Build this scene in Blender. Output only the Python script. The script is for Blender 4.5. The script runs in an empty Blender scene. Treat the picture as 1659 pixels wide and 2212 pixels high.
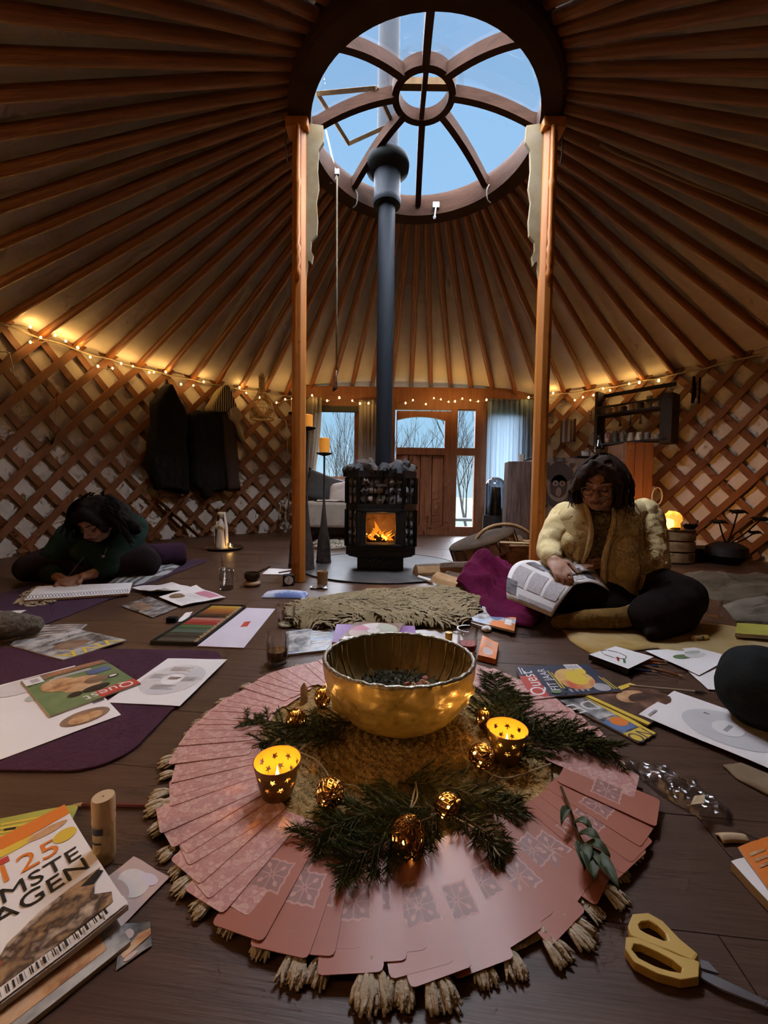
import bpy, bmesh, math, random
from mathutils import Vector, Matrix, noise
from math import sin, cos, pi, radians, sqrt, atan2, hypot
random.seed(7)
S = bpy.context.scene
COL = S.collection
# ------------------------------------------------------------------ camera
FPX, PITCH, ROLL, EYE = 883.5, radians(2.878), radians(.788), .56
_F = Vector((0, cos(PITCH), -sin(PITCH))); _U0 = Vector((0, sin(PITCH), cos(PITCH))); _R0 = Vector((1, 0, 0))
_R = cos(ROLL)*_R0 + sin(ROLL)*_U0; _U = -sin(ROLL)*_R0 + cos(ROLL)*_U0
CAMP = Vector((0, 0, EYE))
cam = bpy.data.cameras.new('camera'); camo = bpy.data.objects.new('camera', cam); COL.objects.link(camo)
camo.matrix_world = Matrix(((_R.x, _U.x, -_F.x, 0), (_R.y, _U.y, -_F.y, 0), (_R.z, _U.z, -_F.z, EYE), (0, 0, 0, 1)))
cam.sensor_fit = 'HORIZONTAL'; cam.sensor_width = 36; cam.lens = 36*FPX/1659; cam.clip_start = .02; cam.clip_end = 300
S.camera = camo
# ------------------------------------------------------------------ world, daylight, exposure
W = bpy.data.worlds.new('World'); S.world = W; W.use_nodes = True
nt = W.node_tree; nt.nodes.clear()
tc = nt.nodes.new('ShaderNodeTexCoord'); sx = nt.nodes.new('ShaderNodeSeparateXYZ'); rp = nt.nodes.new('ShaderNodeValToRGB')
bgn = nt.nodes.new('ShaderNodeBackground'); wo = nt.nodes.new('ShaderNodeOutputWorld')
nt.links.new(tc.outputs['Generated'], sx.inputs[0]); nt.links.new(sx.outputs['Z'], rp.inputs[0])
nt.links.new(rp.outputs[0], bgn.inputs[0]); nt.links.new(bgn.outputs[0], wo.inputs[0])
rp.color_ramp.elements[0].position = 0; rp.color_ramp.elements[0].color = (.58, .82, .93, 1)
rp.color_ramp.elements[1].position = .75; rp.color_ramp.elements[1].color = (.31, .56, .90, 1)
e = rp.color_ramp.elements.new(.12); e.color = (.40, .68, .91, 1)
bgn.inputs['Strength'].default_value = 1.0
sl = bpy.data.lights.new('overcast_daylight', 'SUN'); so = bpy.data.objects.new('overcast_daylight', sl); COL.objects.link(so)
sl.energy = 78.0; sl.angle = radians(136); sl.color = (.86, .90, 1.0)
so.rotation_euler = (radians(-10), radians(-4), 0); so.location = (0, 3, 8)
vs = S.view_settings; vs.view_transform = 'Standard'; vs.look = 'None'; vs.exposure = 0.0; vs.gamma = 1.0; vs.use_curve_mapping = False
cy = S.cycles
cy.use_denoising = True; cy.max_bounces = 6; cy.diffuse_bounces = 3; cy.glossy_bounces = 2; cy.transmission_bounces = 3; cy.transparent_max_bounces = 10
cy.use_adaptive_sampling = True; cy.adaptive_threshold = .095; cy.adaptive_min_samples = 14
cy.sample_clamp_indirect = 3.0; cy.sample_clamp_direct = 0.0; cy.caustics_reflective = False; cy.caustics_refractive = False; cy.blur_glossy = .5
# ------------------------------------------------------------------ layout helpers: photograph points carried to real places
def gp(x, y, z=0.0):
    "where the line of sight of photograph point (x, y) meets the level z"
    v = _R*((x-829.5)/FPX) - _U*((y-1106)/FPX) + _F
    return CAMP + v*((z-EYE)/v.z)
def at(x, y, Y):
    "where it meets the upright plane at depth Y"
    v = _R*((x-829.5)/FPX) - _U*((y-1106)/FPX) + _F
    return CAMP + v*(Y/v.y)
# ------------------------------------------------------------------ materials
MATS = {}
def M(name, col=(.5, .5, .5), rough=.6, metal=0, col2=None, ns=8, nd=3, stretch=(1, 1, 1), bump=0, bs=40, contrast=(.35, .65), coat=0, sheen=0,
      emit=None, es=0, trans=0, sss=0, tex='noise', bstretch=None, spec=.5, ior=1.45, bd=.02):
    if name in MATS: return MATS[name]
    if rough >= .85 and spec == .5: spec = .12      # cloth, bark and stone hardly shine
    m = bpy.data.materials.new(name); m.use_nodes = True; t = m.node_tree; b = t.nodes['Principled BSDF']; MATS[name] = m
    b.inputs['Base Color'].default_value = (*col, 1); b.inputs['Roughness'].default_value = rough; b.inputs['Metallic'].default_value = metal
    b.inputs['Specular IOR Level'].default_value = spec; b.inputs['IOR'].default_value = ior
    if coat: b.inputs['Coat Weight'].default_value = coat; b.inputs['Coat Roughness'].default_value = .15
    if sheen: b.inputs['Sheen Weight'].default_value = sheen
    if trans: b.inputs['Transmission Weight'].default_value = trans
    if sss: b.inputs['Subsurface Weight'].default_value = sss; b.inputs['Subsurface Radius'].default_value = (.02, .008, .004); b.inputs['Subsurface Scale'].default_value = .5
    if emit: b.inputs['Emission Color'].default_value = (*emit, 1); b.inputs['Emission Strength'].default_value = es
    if col2 or bump:
        c = t.nodes.new('ShaderNodeTexCoord')
    if col2:
        mp = t.nodes.new('ShaderNodeMapping'); mp.inputs['Scale'].default_value = stretch; t.links.new(c.outputs['Object'], mp.inputs[0])
        if tex == 'voronoi':
            n = t.nodes.new('ShaderNodeTexVoronoi'); n.inputs['Scale'].default_value = ns; o = n.outputs['Distance']
        elif tex == 'wave':
            n = t.nodes.new('ShaderNodeTexWave'); n.inputs['Scale'].default_value = ns; n.inputs['Distortion'].default_value = nd; n.inputs['Detail'].default_value = 3; o = n.outputs[0]
        else:
            n = t.nodes.new('ShaderNodeTexNoise'); n.inputs['Scale'].default_value = ns; n.inputs['Detail'].default_value = nd; n.inputs['Roughness'].default_value = .6; o = n.outputs[0]
        t.links.new(mp.outputs[0], n.inputs['Vector'])
        r = t.nodes.new('ShaderNodeValToRGB'); t.links.new(o, r.inputs[0]); cr = r.color_ramp
        cr.elements[0].position, cr.elements[1].position = contrast
        cr.elements[0].color = (*col, 1)
        if isinstance(col2[0], (tuple, list)):
            cr.elements[1].color = (*col2[-1], 1)
            for i, cc in enumerate(col2[:-1]):
                e = cr.elements.new(contrast[0] + (contrast[1]-contrast[0])*(i+1)/len(col2)); e.color = (*cc, 1)
        else: cr.elements[1].color = (*col2, 1)
        t.links.new(r.outputs[0], b.inputs['Base Color'])
    if bump:
        mp2 = t.nodes.new('ShaderNodeMapping'); mp2.inputs['Scale'].default_value = bstretch or stretch; t.links.new(c.outputs['Object'], mp2.inputs[0])
        n2 = t.nodes.new('ShaderNodeTexNoise'); n2.inputs['Scale'].default_value = bs; n2.inputs['Detail'].default_value = 4; t.links.new(mp2.outputs[0], n2.inputs['Vector'])
        bn = t.nodes.new('ShaderNodeBump'); bn.inputs['Strength'].default_value = bump; bn.inputs['Distance'].default_value = bd
        t.links.new(n2.outputs[0], bn.inputs['Height']); t.links.new(bn.outputs[0], b.inputs['Normal'])
    return m
def thin_glass(name, tint=(1, 1, 1), gloss=.10, rough=.02, edge=.6):
    "window and tumbler glass: clear, with the mirror share rising at grazing angles"
    if name in MATS: return MATS[name]
    m = bpy.data.materials.new(name); m.use_nodes = True; t = m.node_tree; t.nodes.clear(); MATS[name] = m
    o = t.nodes.new('ShaderNodeOutputMaterial'); mx = t.nodes.new('ShaderNodeMixShader'); a = t.nodes.new('ShaderNodeBsdfTransparent'); g = t.nodes.new('ShaderNodeBsdfGlossy')
    f = t.nodes.new('ShaderNodeLayerWeight'); f.inputs[0].default_value = .25; ml = t.nodes.new('ShaderNodeMath'); ml.operation = 'MULTIPLY_ADD'
    ml.inputs[1].default_value = edge; ml.inputs[2].default_value = gloss*.3
    t.links.new(f.outputs['Fresnel'], ml.inputs[0]); t.links.new(ml.outputs[0], mx.inputs[0]); t.links.new(a.outputs[0], mx.inputs[1]); t.links.new(g.outputs[0], mx.inputs[2])
    a.inputs[0].default_value = (*tint, 1); g.inputs['Roughness'].default_value = rough; t.links.new(mx.outputs[0], o.inputs[0])
    return m
def cloth_trans(name, col, amt=.5, rough=.9, transp=0.0):
    "thin cloth that lets light through"
    if name in MATS: return MATS[name]
    m = bpy.data.materials.new(name); m.use_nodes = True; t = m.node_tree; t.nodes.clear(); MATS[name] = m
    o = t.nodes.new('ShaderNodeOutputMaterial'); mx = t.nodes.new('ShaderNodeMixShader'); d = t.nodes.new('ShaderNodeBsdfDiffuse'); g = t.nodes.new('ShaderNodeBsdfTranslucent')
    d.inputs[0].default_value = (*col, 1); g.inputs[0].default_value = (*col, 1); mx.inputs[0].default_value = amt
    t.links.new(d.outputs[0], mx.inputs[1]); t.links.new(g.outputs[0], mx.inputs[2])
    if transp:
        m2 = t.nodes.new('ShaderNodeMixShader'); tr = t.nodes.new('ShaderNodeBsdfTransparent'); m2.inputs[0].default_value = transp
        t.links.new(mx.outputs[0], m2.inputs[1]); t.links.new(tr.outputs[0], m2.inputs[2]); t.links.new(m2.outputs[0], o.inputs[0])
    else: t.links.new(mx.outputs[0], o.inputs[0])
    return m
# ------------------------------------------------------------------ mesh building
def frame(d, up=Vector((0, 0, 1))):
    d = d.normalized()
    if abs(d.dot(up)) > .98: up = Vector((1, 0, 0))
    a = d.cross(up).normalized(); return a, a.cross(d).normalized()
class MB:
    def __init__(s): s.v = []; s.f = []; s.m = []; s.uv = None
    def add(s, vs, fs, mi=0, T=None):
        n = len(s.v)
        s.v += [tuple(T @ Vector(v)) if T else tuple(v) for v in vs]
        s.f += [tuple(i+n for i in f) for f in fs]; s.m += [mi]*len(fs); return s
    def box(s, c, d, mi=0, T=None, R=None):
        c = Vector(c); h = Vector(d)/2; vs = []
        for x in (-1, 1):
            for y in (-1, 1):
                for z in (-1, 1):
                    p = Vector((x*h.x, y*h.y, z*h.z)); vs.append(c + (R @ p if R else p))
        return s.add(vs, [(0, 1, 3, 2), (4, 6, 7, 5), (0, 4, 5, 1), (2, 3, 7, 6), (0, 2, 6, 4), (1, 5, 7, 3)], mi, T)
    def tube(s, pts, r, n=8, mi=0, caps=True, closed=False, T=None, flat=1.0):
        pts = [Vector(p) for p in pts]; k = len(pts); rs = r if isinstance(r, (list, tuple)) else [r]*k; vs = []; a = None
        for i, p in enumerate(pts):
            if closed: d = pts[(i+1) % k]-pts[i-1]
            else: d = pts[min(i+1, k-1)]-pts[max(i-1, 0)]
            if d.length < 1e-9: d = Vector((0, 0, 1))
            d.normalize()
            if a is None: a, b = frame(d)
            else:
                a = a - d*a.dot(d)
                if a.length < 1e-6: a, b = frame(d)
                a.normalize()
            b = d.cross(a)
            for j in range(n):
                t = 2*pi*j/n; vs.append(p + a*(cos(t)*rs[i]) + b*(sin(t)*rs[i]*flat))
        fs = []
        for i in range(k if closed else k-1):
            for j in range(n):
                q = (i+1) % k; fs.append((i*n+j, i*n+(j+1) % n, q*n+(j+1) % n, q*n+j))
        if caps and not closed: fs += [tuple(range(n))[::-1], tuple(range((k-1)*n, k*n))]
        return s.add(vs, fs, mi, T)
    def lathe(s, prof, n=24, mi=0, c=(0, 0, 0), T=None, caps=False, a0=0, a1=2*pi, sy=1.0):
        full = abs(a1-a0-2*pi) < 1e-6; m = n if full else n+1; vs = []
        for r, z in prof:
            for j in range(m):
                t = a0+(a1-a0)*j/n; vs.append((c[0]+r*cos(t), c[1]+r*sin(t)*sy, c[2]+z))
        fs = []
        for i in range(len(prof)-1):
            for j in range(n if not full else m):
                q = (j+1) % m
                fs.append((i*m+j, i*m+q, (i+1)*m+q, (i+1)*m+j))
        if caps: fs += [tuple(range(m))[::-1], tuple(range((len(prof)-1)*m, len(prof)*m))]
        return s.add(vs, fs, mi, T)
    def prism(s, poly, z0, z1, mi=0, T=None):
        n = len(poly); vs = [(p[0], p[1], z0) for p in poly] + [(p[0], p[1], z1) for p in poly]
        fs = [tuple(range(n))[::-1], tuple(range(n, 2*n))] + [(i, (i+1) % n, n+(i+1) % n, n+i) for i in range(n)]
        return s.add(vs, fs, mi, T)
    def ball(s, c, r, seg=12, rings=8, mi=0, R=None, T=None, wob=0, ws=6, seed=0):
        r = r if isinstance(r, (tuple, list, Vector)) else (r, r, r); vs = []; c = Vector(c)
        for i in range(rings+1):
            ph = pi*i/rings
            for j in range(seg):
                th = 2*pi*j/seg; d = Vector((sin(ph)*cos(th), sin(ph)*sin(th), cos(ph)))
                k = 1 + (wob*noise.noise(d*ws*.3 + Vector((seed*3.1, seed*1.7, seed))) if wob else 0)
                p = Vector((d.x*r[0], d.y*r[1], d.z*r[2]))*k; vs.append(c + (R @ p if R else p))
        fs = []
        for i in range(rings):
            for j in range(seg):
                a, b, cc, d = i*seg+j, i*seg+(j+1) % seg, (i+1)*seg+(j+1) % seg, (i+1)*seg+j
                fs.append((d, cc, b, a))
        return s.add(vs, fs, mi, T)
    def grid(s, fn, nu, nv, mi=0, uv=False):
        vs = [fn(i/nu, j/nv) for j in range(nv+1) for i in range(nu+1)]; w = nu+1
        fs = [(j*w+i, j*w+i+1, (j+1)*w+i+1, (j+1)*w+i) for j in range(nv) for i in range(nu)]
        return s.add(vs, fs, mi)
    def mesh(s, mats, smooth=False, name='mesh', org=None):
        me = bpy.data.meshes.new(name)
        vs = s.v
        if org is not None: vs = [tuple(org @ Vector(v)) for v in vs]
        me.from_pydata(vs, [], s.f)
        mats = mats if isinstance(mats, (list, tuple)) else [mats]
        for m in mats: me.materials.append(m)
        if len(mats) > 1: me.polygons.foreach_set('material_index', s.m)
        bm = bmesh.new(); bm.from_mesh(me); bmesh.ops.remove_doubles(bm, verts=bm.verts, dist=1e-6); bmesh.ops.recalc_face_normals(bm, faces=bm.faces)
        bm.to_mesh(me); bm.free()
        if smooth:
            me.polygons.foreach_set('use_smooth', [True]*len(me.polygons))
            if smooth != 'all':
                try: me.set_sharp_from_angle(angle=radians(smooth if smooth is not True else 45))
                except Exception: pass
        me.update(); return me
    def build(s, name, mats, parent=None, smooth=False, loc=None, label=None, kind=None, bevel=0):
        org = None
        if parent is not None and parent.get('_w'): org = inv(parent)
        elif loc is not None and parent is None: org = Matrix.Translation(-Vector(loc))
        o = bpy.data.objects.new(name, s.mesh(mats, smooth, name, org)); COL.objects.link(o)
        if parent is not None: o.parent = parent
        elif loc is not None: o.location = loc
        if label: o['label'] = label
        if kind: o['kind'] = kind
        if bevel:
            bv = o.modifiers.new('edge', 'BEVEL'); bv.width = bevel; bv.segments = 2; bv.limit_method = 'ANGLE'; bv.angle_limit = radians(40)
        return o
def inv(p):
    return (Matrix.Translation(p.location) @ p.rotation_euler.to_matrix().to_4x4()).inverted()
def thing(name, label, cat, loc=(0, 0, 0), rz=0, group=None, world=True):
    "an Empty at the base of a thing; world=True: its parts are built in room coordinates"
    o = bpy.data.objects.new(name, None); COL.objects.link(o); o.location = loc; o.rotation_euler = (0, 0, rz); o.empty_display_size = .05
    o['label'] = label; o['category'] = cat
    if group: o['group'] = group
    if world: o['_w'] = 1
    return o
def tag(o, label, cat, group=None):
    o['label'] = label; o['category'] = cat
    if group: o['group'] = group
    return o
def struct(o, label=None):
    o['kind'] = 'structure'
    if label: o['label'] = label
    return o
def dup(o, loc=None, rot=None, label=None, parent=None):
    c = o.copy(); COL.objects.link(c)
    if loc is not None: c.location = loc
    if rot is not None: c.rotation_euler = rot
    if label: c['label'] = label
    if parent is not None: c.parent = parent
    for ch in o.children: dup(ch, parent=c)
    return c
def lamp(name, loc, watts, col, r=.01, parent=None):
    l = bpy.data.lights.new(name, 'POINT'); l.energy = watts; l.color = col; l.shadow_soft_size = r
    o = bpy.data.objects.new(name, l); COL.objects.link(o); o.location = loc
    if parent is not None:
        o.parent = parent
        if parent.get('_w'): o.location = inv(parent) @ Vector(loc)
    return o
WORK = bpy.data.scenes.new('workbench')
def evaluated(o):
    "mesh of o with its modifiers applied, worked out in an otherwise empty scene to stay quick"
    for c_ in list(o.users_collection): c_.objects.unlink(o)
    WORK.collection.objects.link(o); vl = WORK.view_layers[0]; vl.update(); dg = vl.depsgraph
    me = bpy.data.meshes.new_from_object(o.evaluated_get(dg)); WORK.collection.objects.unlink(o); return me
_txt = {}
def glyphs(body):
    if body not in _txt:
        cu = bpy.data.curves.new('t', 'FONT'); cu.body = body; cu.size = 1; cu.align_x = 'LEFT'; cu.resolution_u = 3
        o = bpy.data.objects.new('t', cu); COL.objects.link(o); me = evaluated(o)
        _txt[body] = ([v.co.copy() for v in me.vertices], [tuple(p.vertices) for p in me.polygons])
        bpy.data.objects.remove(o); bpy.data.curves.remove(cu); bpy.data.meshes.remove(me)
    return _txt[body]
def push(me, fn):
    "move every vertex along its normal"
    n = len(me.vertices); co = [0.0]*(3*n); no = [0.0]*(3*n); me.vertices.foreach_get('co', co); me.vertices.foreach_get('normal', no)
    for i in range(0, 3*n, 3):
        k = fn(Vector(co[i:i+3])); co[i] += no[i]*k; co[i+1] += no[i+1]*k; co[i+2] += no[i+2]*k
    me.vertices.foreach_set('co', co); me.update()
def blob(name, prims, mat, parent, voxel=.01, smooth=6, label=None, noise_amp=0, noise_scale=8, cut=None):
    "one continuous surface grown over overlapping volumes: prims are ('t', pts, radii) limbs or ('b', centre, radii, rotation) masses"
    mb = MB()
    for p in prims:
        if p[0] == 't':
            pts = [Vector(q) for q in p[1]]; rs = p[2] if isinstance(p[2], (list, tuple)) else [p[2]]*len(pts)
            fl = p[3] if len(p) > 3 else 1.0
            mb.tube(pts, rs, 14, flat=fl)
            for q, r in zip(pts, rs): mb.ball(q, r*.995, 14, 10)
        elif p[0] == 'x': mb.box(p[1], p[2], R=p[3] if len(p) > 3 else None)
        else: mb.ball(p[1], p[2], 20, 14, R=p[3] if len(p) > 3 else None)
    me = bpy.data.meshes.new('tmp'); me.from_pydata(mb.v, [], mb.f)
    o = bpy.data.objects.new('tmp', me); COL.objects.link(o)
    r = o.modifiers.new('r', 'REMESH'); r.mode = 'VOXEL'; r.voxel_size = voxel; r.use_smooth_shade = True
    if smooth: s2 = o.modifiers.new('s', 'SMOOTH'); s2.factor = .5; s2.iterations = smooth
    m2 = evaluated(o); bpy.data.objects.remove(o); bpy.data.meshes.remove(me); m2.name = name
    if noise_amp:
        m2.update()
        push(m2, lambda q: (noise.noise(q*noise_scale) + .5*noise.noise(q*noise_scale*2.3))*noise_amp)
    if parent is not None and parent.get('_w'): m2.transform(inv(parent))
    m2.materials.clear(); m2.materials.append(mat)
    m2.polygons.foreach_set('use_smooth', [True]*len(m2.polygons)); m2.update()
    ob = bpy.data.objects.new(name, m2); COL.objects.link(ob)
    if parent is not None: ob.parent = parent
    if label: ob['label'] = label
    return ob
def rotm(rx=0, ry=0, rz=0):
    return Matrix.Rotation(rz, 3, 'Z') @ Matrix.Rotation(ry, 3, 'Y') @ Matrix.Rotation(rx, 3, 'X')
def bez(pts, n=12):
    "smooth path through the points"
    P = [Vector(p) for p in pts]; P = [P[0]*2-P[1]] + P + [P[-1]*2-P[-2]]; out = []
    for i in range(1, len(P)-2):
        for k in range(n):
            t = k/n; a, b, c, d = P[i-1:i+3]
            out.append(.5*((2*b)+(c-a)*t+(2*a-5*b+4*c-d)*t*t+(3*b-a-3*c+d)*t**3))
    out.append(P[-2]); return out
# ================================================================== the room
CX, CY, R = .206, 2.6015, 3.184
WH, CZ, CRI, CRO = 1.80, 2.694, .673, .80
NR = 70
def cyl(th, r, z): return Vector((CX+r*sin(th), CY+r*cos(th), z))
wood_floor = M('floor_wood', (.052, .024, .014), .42, col2=((.078, .038, .023), (.098, .052, .033)), ns=3, nd=6, stretch=(1, 14, 1), bump=.12, bs=8, bstretch=(1, 30, 1), contrast=(.3, .75))
joint = M('floor_joint', (.012, .008, .006), .8)
rafter_wood = M('rafter_wood', (.17, .055, .013), .5, col2=(.27, .095, .026), ns=3, nd=6, stretch=(1, 18, 18), bump=.15, bs=6, bstretch=(1, 20, 20))
lattice_wood = M('lattice_wood', (.13, .046, .015), .55, col2=(.20, .08, .028), ns=4, nd=5, stretch=(1, 1, .25), bump=.1, bs=20)
post_wood = M('post_wood', (.42, .135, .016), .5, col2=(.56, .20, .03), ns=3, nd=5, stretch=(9, 9, .5), bump=.06, bs=10)
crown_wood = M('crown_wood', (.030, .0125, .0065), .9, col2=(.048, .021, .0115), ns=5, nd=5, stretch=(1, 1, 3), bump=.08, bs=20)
canvas = M('canvas', (.56, .50, .44), .9, col2=(.66, .60, .53), ns=1.7, nd=5, bump=.35, bs=5, bd=.03)
pane_mat = thin_glass('window_glass', (.98, .99, 1), .03, .02, .15)

# floor: boards with open joints over a dark ground
fl = MB(); fl.lathe([(0.001, -.03), (R+.3, -.03)], 64, c=(CX, CY, 0)); floor = struct(fl.build('floor', joint, loc=(CX, CY, 0)))
ang = radians(-6); ca, sa = cos(ang), sin(ang); PW = .205; row = 0
yy = -3.3
while yy < 3.3:
    y1 = yy+PW-.0015; half = sqrt(max(0, (R+.30)**2 - min(abs(yy), abs(y1))**2)) if min(abs(yy), abs(y1)) < R+.30 else 0
    x = -half
    off = random.uniform(.3, 1.3)
    first = True
    while half and x < half-.02:
        L = off if first else 1.32; first = False; x1 = min(x+L, half)
        me = MB().box((0, 0, -.006), (x1-x-.0015, y1-yy, .012)).mesh(wood_floor, name='plank')
        o = bpy.data.objects.new('plank', me); COL.objects.link(o); o.parent = floor
        lx, ly = (x+x1)/2, (yy+y1)/2
        o.location = (lx*ca-ly*sa, lx*sa+ly*ca, random.uniform(-.0006, 0)); o.rotation_euler = (0, 0, ang)
        x = x1
    yy += PW

# walls: stretched cloth outside a trellis of crossed slats
TH0 = radians(31.5)
def wall(name, a0, a1):
    mb = MB(); n = int(abs(a1-a0)/radians(1.2)); nv = 14
    def fn(u, v):
        th = a0+(a1-a0)*u; z = -.03+v*(WH+.09)
        k = .012*noise.noise(Vector((th*7, z*2.2, 3))) + .006*noise.noise(Vector((th*20, z*6, 1)))
        return cyl(th, R+.035+k, z)
    mb.grid(fn, n, nv); return struct(mb.build(name, canvas, smooth='all', loc=(CX, CY, 0)))
TL = radians(23.3)
wl = wall('wall_left', -TL, -pi); wr = wall('wall_right', TH0, pi)
slope = 1.0/R*.93   # turn per metre of height
def slat_mesh(sign, z0, z1, layer):
    r = R-.012 if layer else R+.006; n = 12; w = .030; mb = MB(); vs = []
    for i in range(n+1):
        z = z0+(z1-z0)*i/n
        for rr in (r-.007, r+.007):
            for q in (-1, 1):
                th = sign*slope*(z - q*w*.72*0) ; dth = q*w*.73/R
                vs.append((rr*sin(th+dth), rr*cos(th+dth), z - q*sign*w*.68))
    fs = []
    for i in range(n):
        a = i*4; b = a+4
        fs += [(a, a+1, b+1, b), (a+3, a+2, b+2, b+3), (a+1, a+3, b+3, b+1), (a+2, a, b, b+2)]
    fs += [(0, 2, 3, 1), (n*4, n*4+1, n*4+3, n*4+2)]
    mb.add(vs, fs); return mb.mesh(lattice_wood, name='slat')
full = {s: slat_mesh(s, .02, WH+.05, s > 0) for s in (1, -1)}
for s in (1, -1):
    for k in range(NR):
        th = 2*pi*(k+.5*(s < 0)*0+.25)/NR - slope*s*(WH)   # the tops meet in pairs under each rafter
        th = 2*pi*(k+.5)/NR - slope*s*(WH-.02)
        zs = [z for z in [.02+i*.04 for i in range(46)] if not -TL < ((th+s*slope*z+pi) % (2*pi))-pi < TH0]
        if len(zs) < 4: continue
        me = full[s] if len(zs) > 44 else slat_mesh(s, zs[0], min(zs[-1]+.03, WH+.05), s > 0)
        base = ((th+s*slope*.9+pi) % (2*pi))-pi
        o = bpy.data.objects.new('slat', me); COL.objects.link(o); o.parent = wl if base < 0 else wr
        o.rotation_euler = (0, 0, -th)

# roof: cloth cone over rafters that run from the trellis to the crown ring
ZE, ZR = WH-.01, CZ+.075
mb = MB()
def roof(u, v):
    th = 2*pi*u; r = (R+.12)+(CRO-.03-(R+.12))*v; ph = abs((u*NR) % 1 - .5)*2   # 1 on a rafter, 0 between
    z = ZE+.045+(ZR+.05-ZE)*(R-r)/(R-CRO)
    pc = Vector((sin(th)*r, cos(th)*r, 0)); k0 = 1 if v < .9 else 0
    z += -.012*(1-ph)*(1-v)*.6 + .010*k0*noise.noise(pc*3) + .025*noise.noise(pc*8)*max(0, 1-v*7)
    return cyl(th, r, z)
mb.grid(roof, NR*4, 26); ceil = struct(mb.build('ceiling', canvas, smooth='all', loc=(CX, CY, 0)))
L = hypot(R+.04-CRO+.03, ZR-ZE); el = atan2(ZR-ZE, R-CRO)
rmb = MB()
for i in range(2):
    pass
rmb.tube([(0, 0, 0), (.06, 0, 0), (L*.5, 0, 0), (L-.25, 0, 0), (L, 0, 0)], [.020, .029, .031, .030, .026], 8)
rme = rmb.mesh(rafter_wood, smooth=50, name='rafter')
for k in range(NR):
    th = 2*pi*(k+.5)/NR; jit = random.uniform(-.003, .003)
    o = bpy.data.objects.new('rafter', rme); COL.objects.link(o); o.parent = ceil
    p = cyl(th, R+.03, ZE+.004+random.uniform(-.006, .006)) - Vector((CX, CY, 0))
    d = Vector((-sin(th+jit), -cos(th+jit), 0))*cos(el) + Vector((0, 0, sin(el))); a, b = frame(d)
    o.matrix_local = Matrix.Translation(p) @ Matrix((d, a, b)).transposed().to_4x4()
# eave cord: a woven band tying the trellis top
mb = MB(); mb.tube([cyl(2*pi*i/140, R-.03, WH-.02+.008*sin(i*2.2)) for i in range(140)], .009, 5, closed=True)
o = struct(mb.build('trim_1', M('band', (.34, .27, .2), .9), smooth='all', loc=(CX, CY, WH)))

# crown: ring, eight arched spokes, hub and domed panes
win = bpy.data.objects.new('window_1', None); COL.objects.link(win); win.location = (CX, CY, CZ); win['_w'] = 1; struct(win, 'round domed roof light with eight spokes')
mb = MB(); H = .115
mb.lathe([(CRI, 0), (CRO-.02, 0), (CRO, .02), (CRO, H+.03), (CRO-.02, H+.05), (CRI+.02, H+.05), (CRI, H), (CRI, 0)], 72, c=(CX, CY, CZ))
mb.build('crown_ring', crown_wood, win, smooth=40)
HUBZ, HR = CZ+.285, .193
def archz(r): # dome height at radius
    t = min(1, r/CRI); return CZ+H-.02 + (HUBZ-CZ-H+.02)*(1-t**2.1)
spoke_lit = M('spoke_wood_lit', (.085, .048, .02), .9, col2=(.125, .075, .034), ns=6, nd=4, stretch=(3, 3, 1))  # paler copy of the crown wood, daylight put into its colour
for k in range(8):
    th = 2*pi*k/8 + radians(2); d = Vector((sin(th), cos(th), 0)); p = Vector((cos(th), -sin(th), 0)); mb = MB(); vs = []; n = 10
    for i in range(n+1):
        r = HR-.02+(CRI+.03-HR+.02)*i/n; z = archz(r); w = .021
        for q in (-1, 1):
            for dz in (-.035, .035): vs.append(Vector((CX, CY, z+dz)) + d*r + p*(q*w))
    fs = []
    for i in range(n):
        a = i*4; b = a+4; fs += [(a, a+1, b+1, b), (a+2, b+2, b+3, a+3), (a, b, b+2, a+2), (a+1, a+3, b+3, b+1)]
    fs += [(0, 2, 3, 1), (n*4, n*4+1, n*4+3, n*4+2)]
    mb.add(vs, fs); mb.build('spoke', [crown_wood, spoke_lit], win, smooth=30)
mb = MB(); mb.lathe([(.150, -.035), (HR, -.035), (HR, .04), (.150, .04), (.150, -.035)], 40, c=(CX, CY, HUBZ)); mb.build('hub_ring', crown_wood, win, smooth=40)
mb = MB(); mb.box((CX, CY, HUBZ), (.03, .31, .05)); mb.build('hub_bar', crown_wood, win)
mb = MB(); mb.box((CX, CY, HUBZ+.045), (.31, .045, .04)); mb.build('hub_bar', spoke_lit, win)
for k in range(8):
    a0 = 2*pi*k/8+radians(2); mb = MB()
    mb.grid(lambda u, v: Vector((CX+(.15+(CRI+.05-.15)*v)*sin(a0+u*pi/4), CY+(.15+(CRI+.05-.15)*v)*cos(a0+u*pi/4), archz(.15+(CRI+.05-.15)*v)+.045)), 6, 8)
    mb.build('pane', pane_mat, win, smooth='all')
mb = MB(); mb.grid(lambda u, v: Vector((CX+.24*v*sin(u*2*pi), CY+.24*v*cos(u*2*pi), HUBZ+.11-.07*v*v)), 28, 5); mb.build('pane', pane_mat, win, smooth='all')
# vent sash standing open on one side, with its stay
th0 = radians(-66); c0 = cyl(th0, .43, archz(.43)+.10); mb = MB()
rd = Vector((sin(th0), cos(th0), .12)); tg = Vector((cos(th0), -sin(th0), 0))
for a, b in (((-.17, -.13), (.2, -.20)), ((-.17, .13), (.2, .20)), ((.2, -.2), (.2, .2)), ((-.17, -.13), (-.17, .13))):
    mb.tube([c0+rd*a[0]+tg*a[1], c0+rd*b[0]+tg*b[1]], .016, 4)
mb.build('vent_sash', spoke_lit, win)
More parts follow.
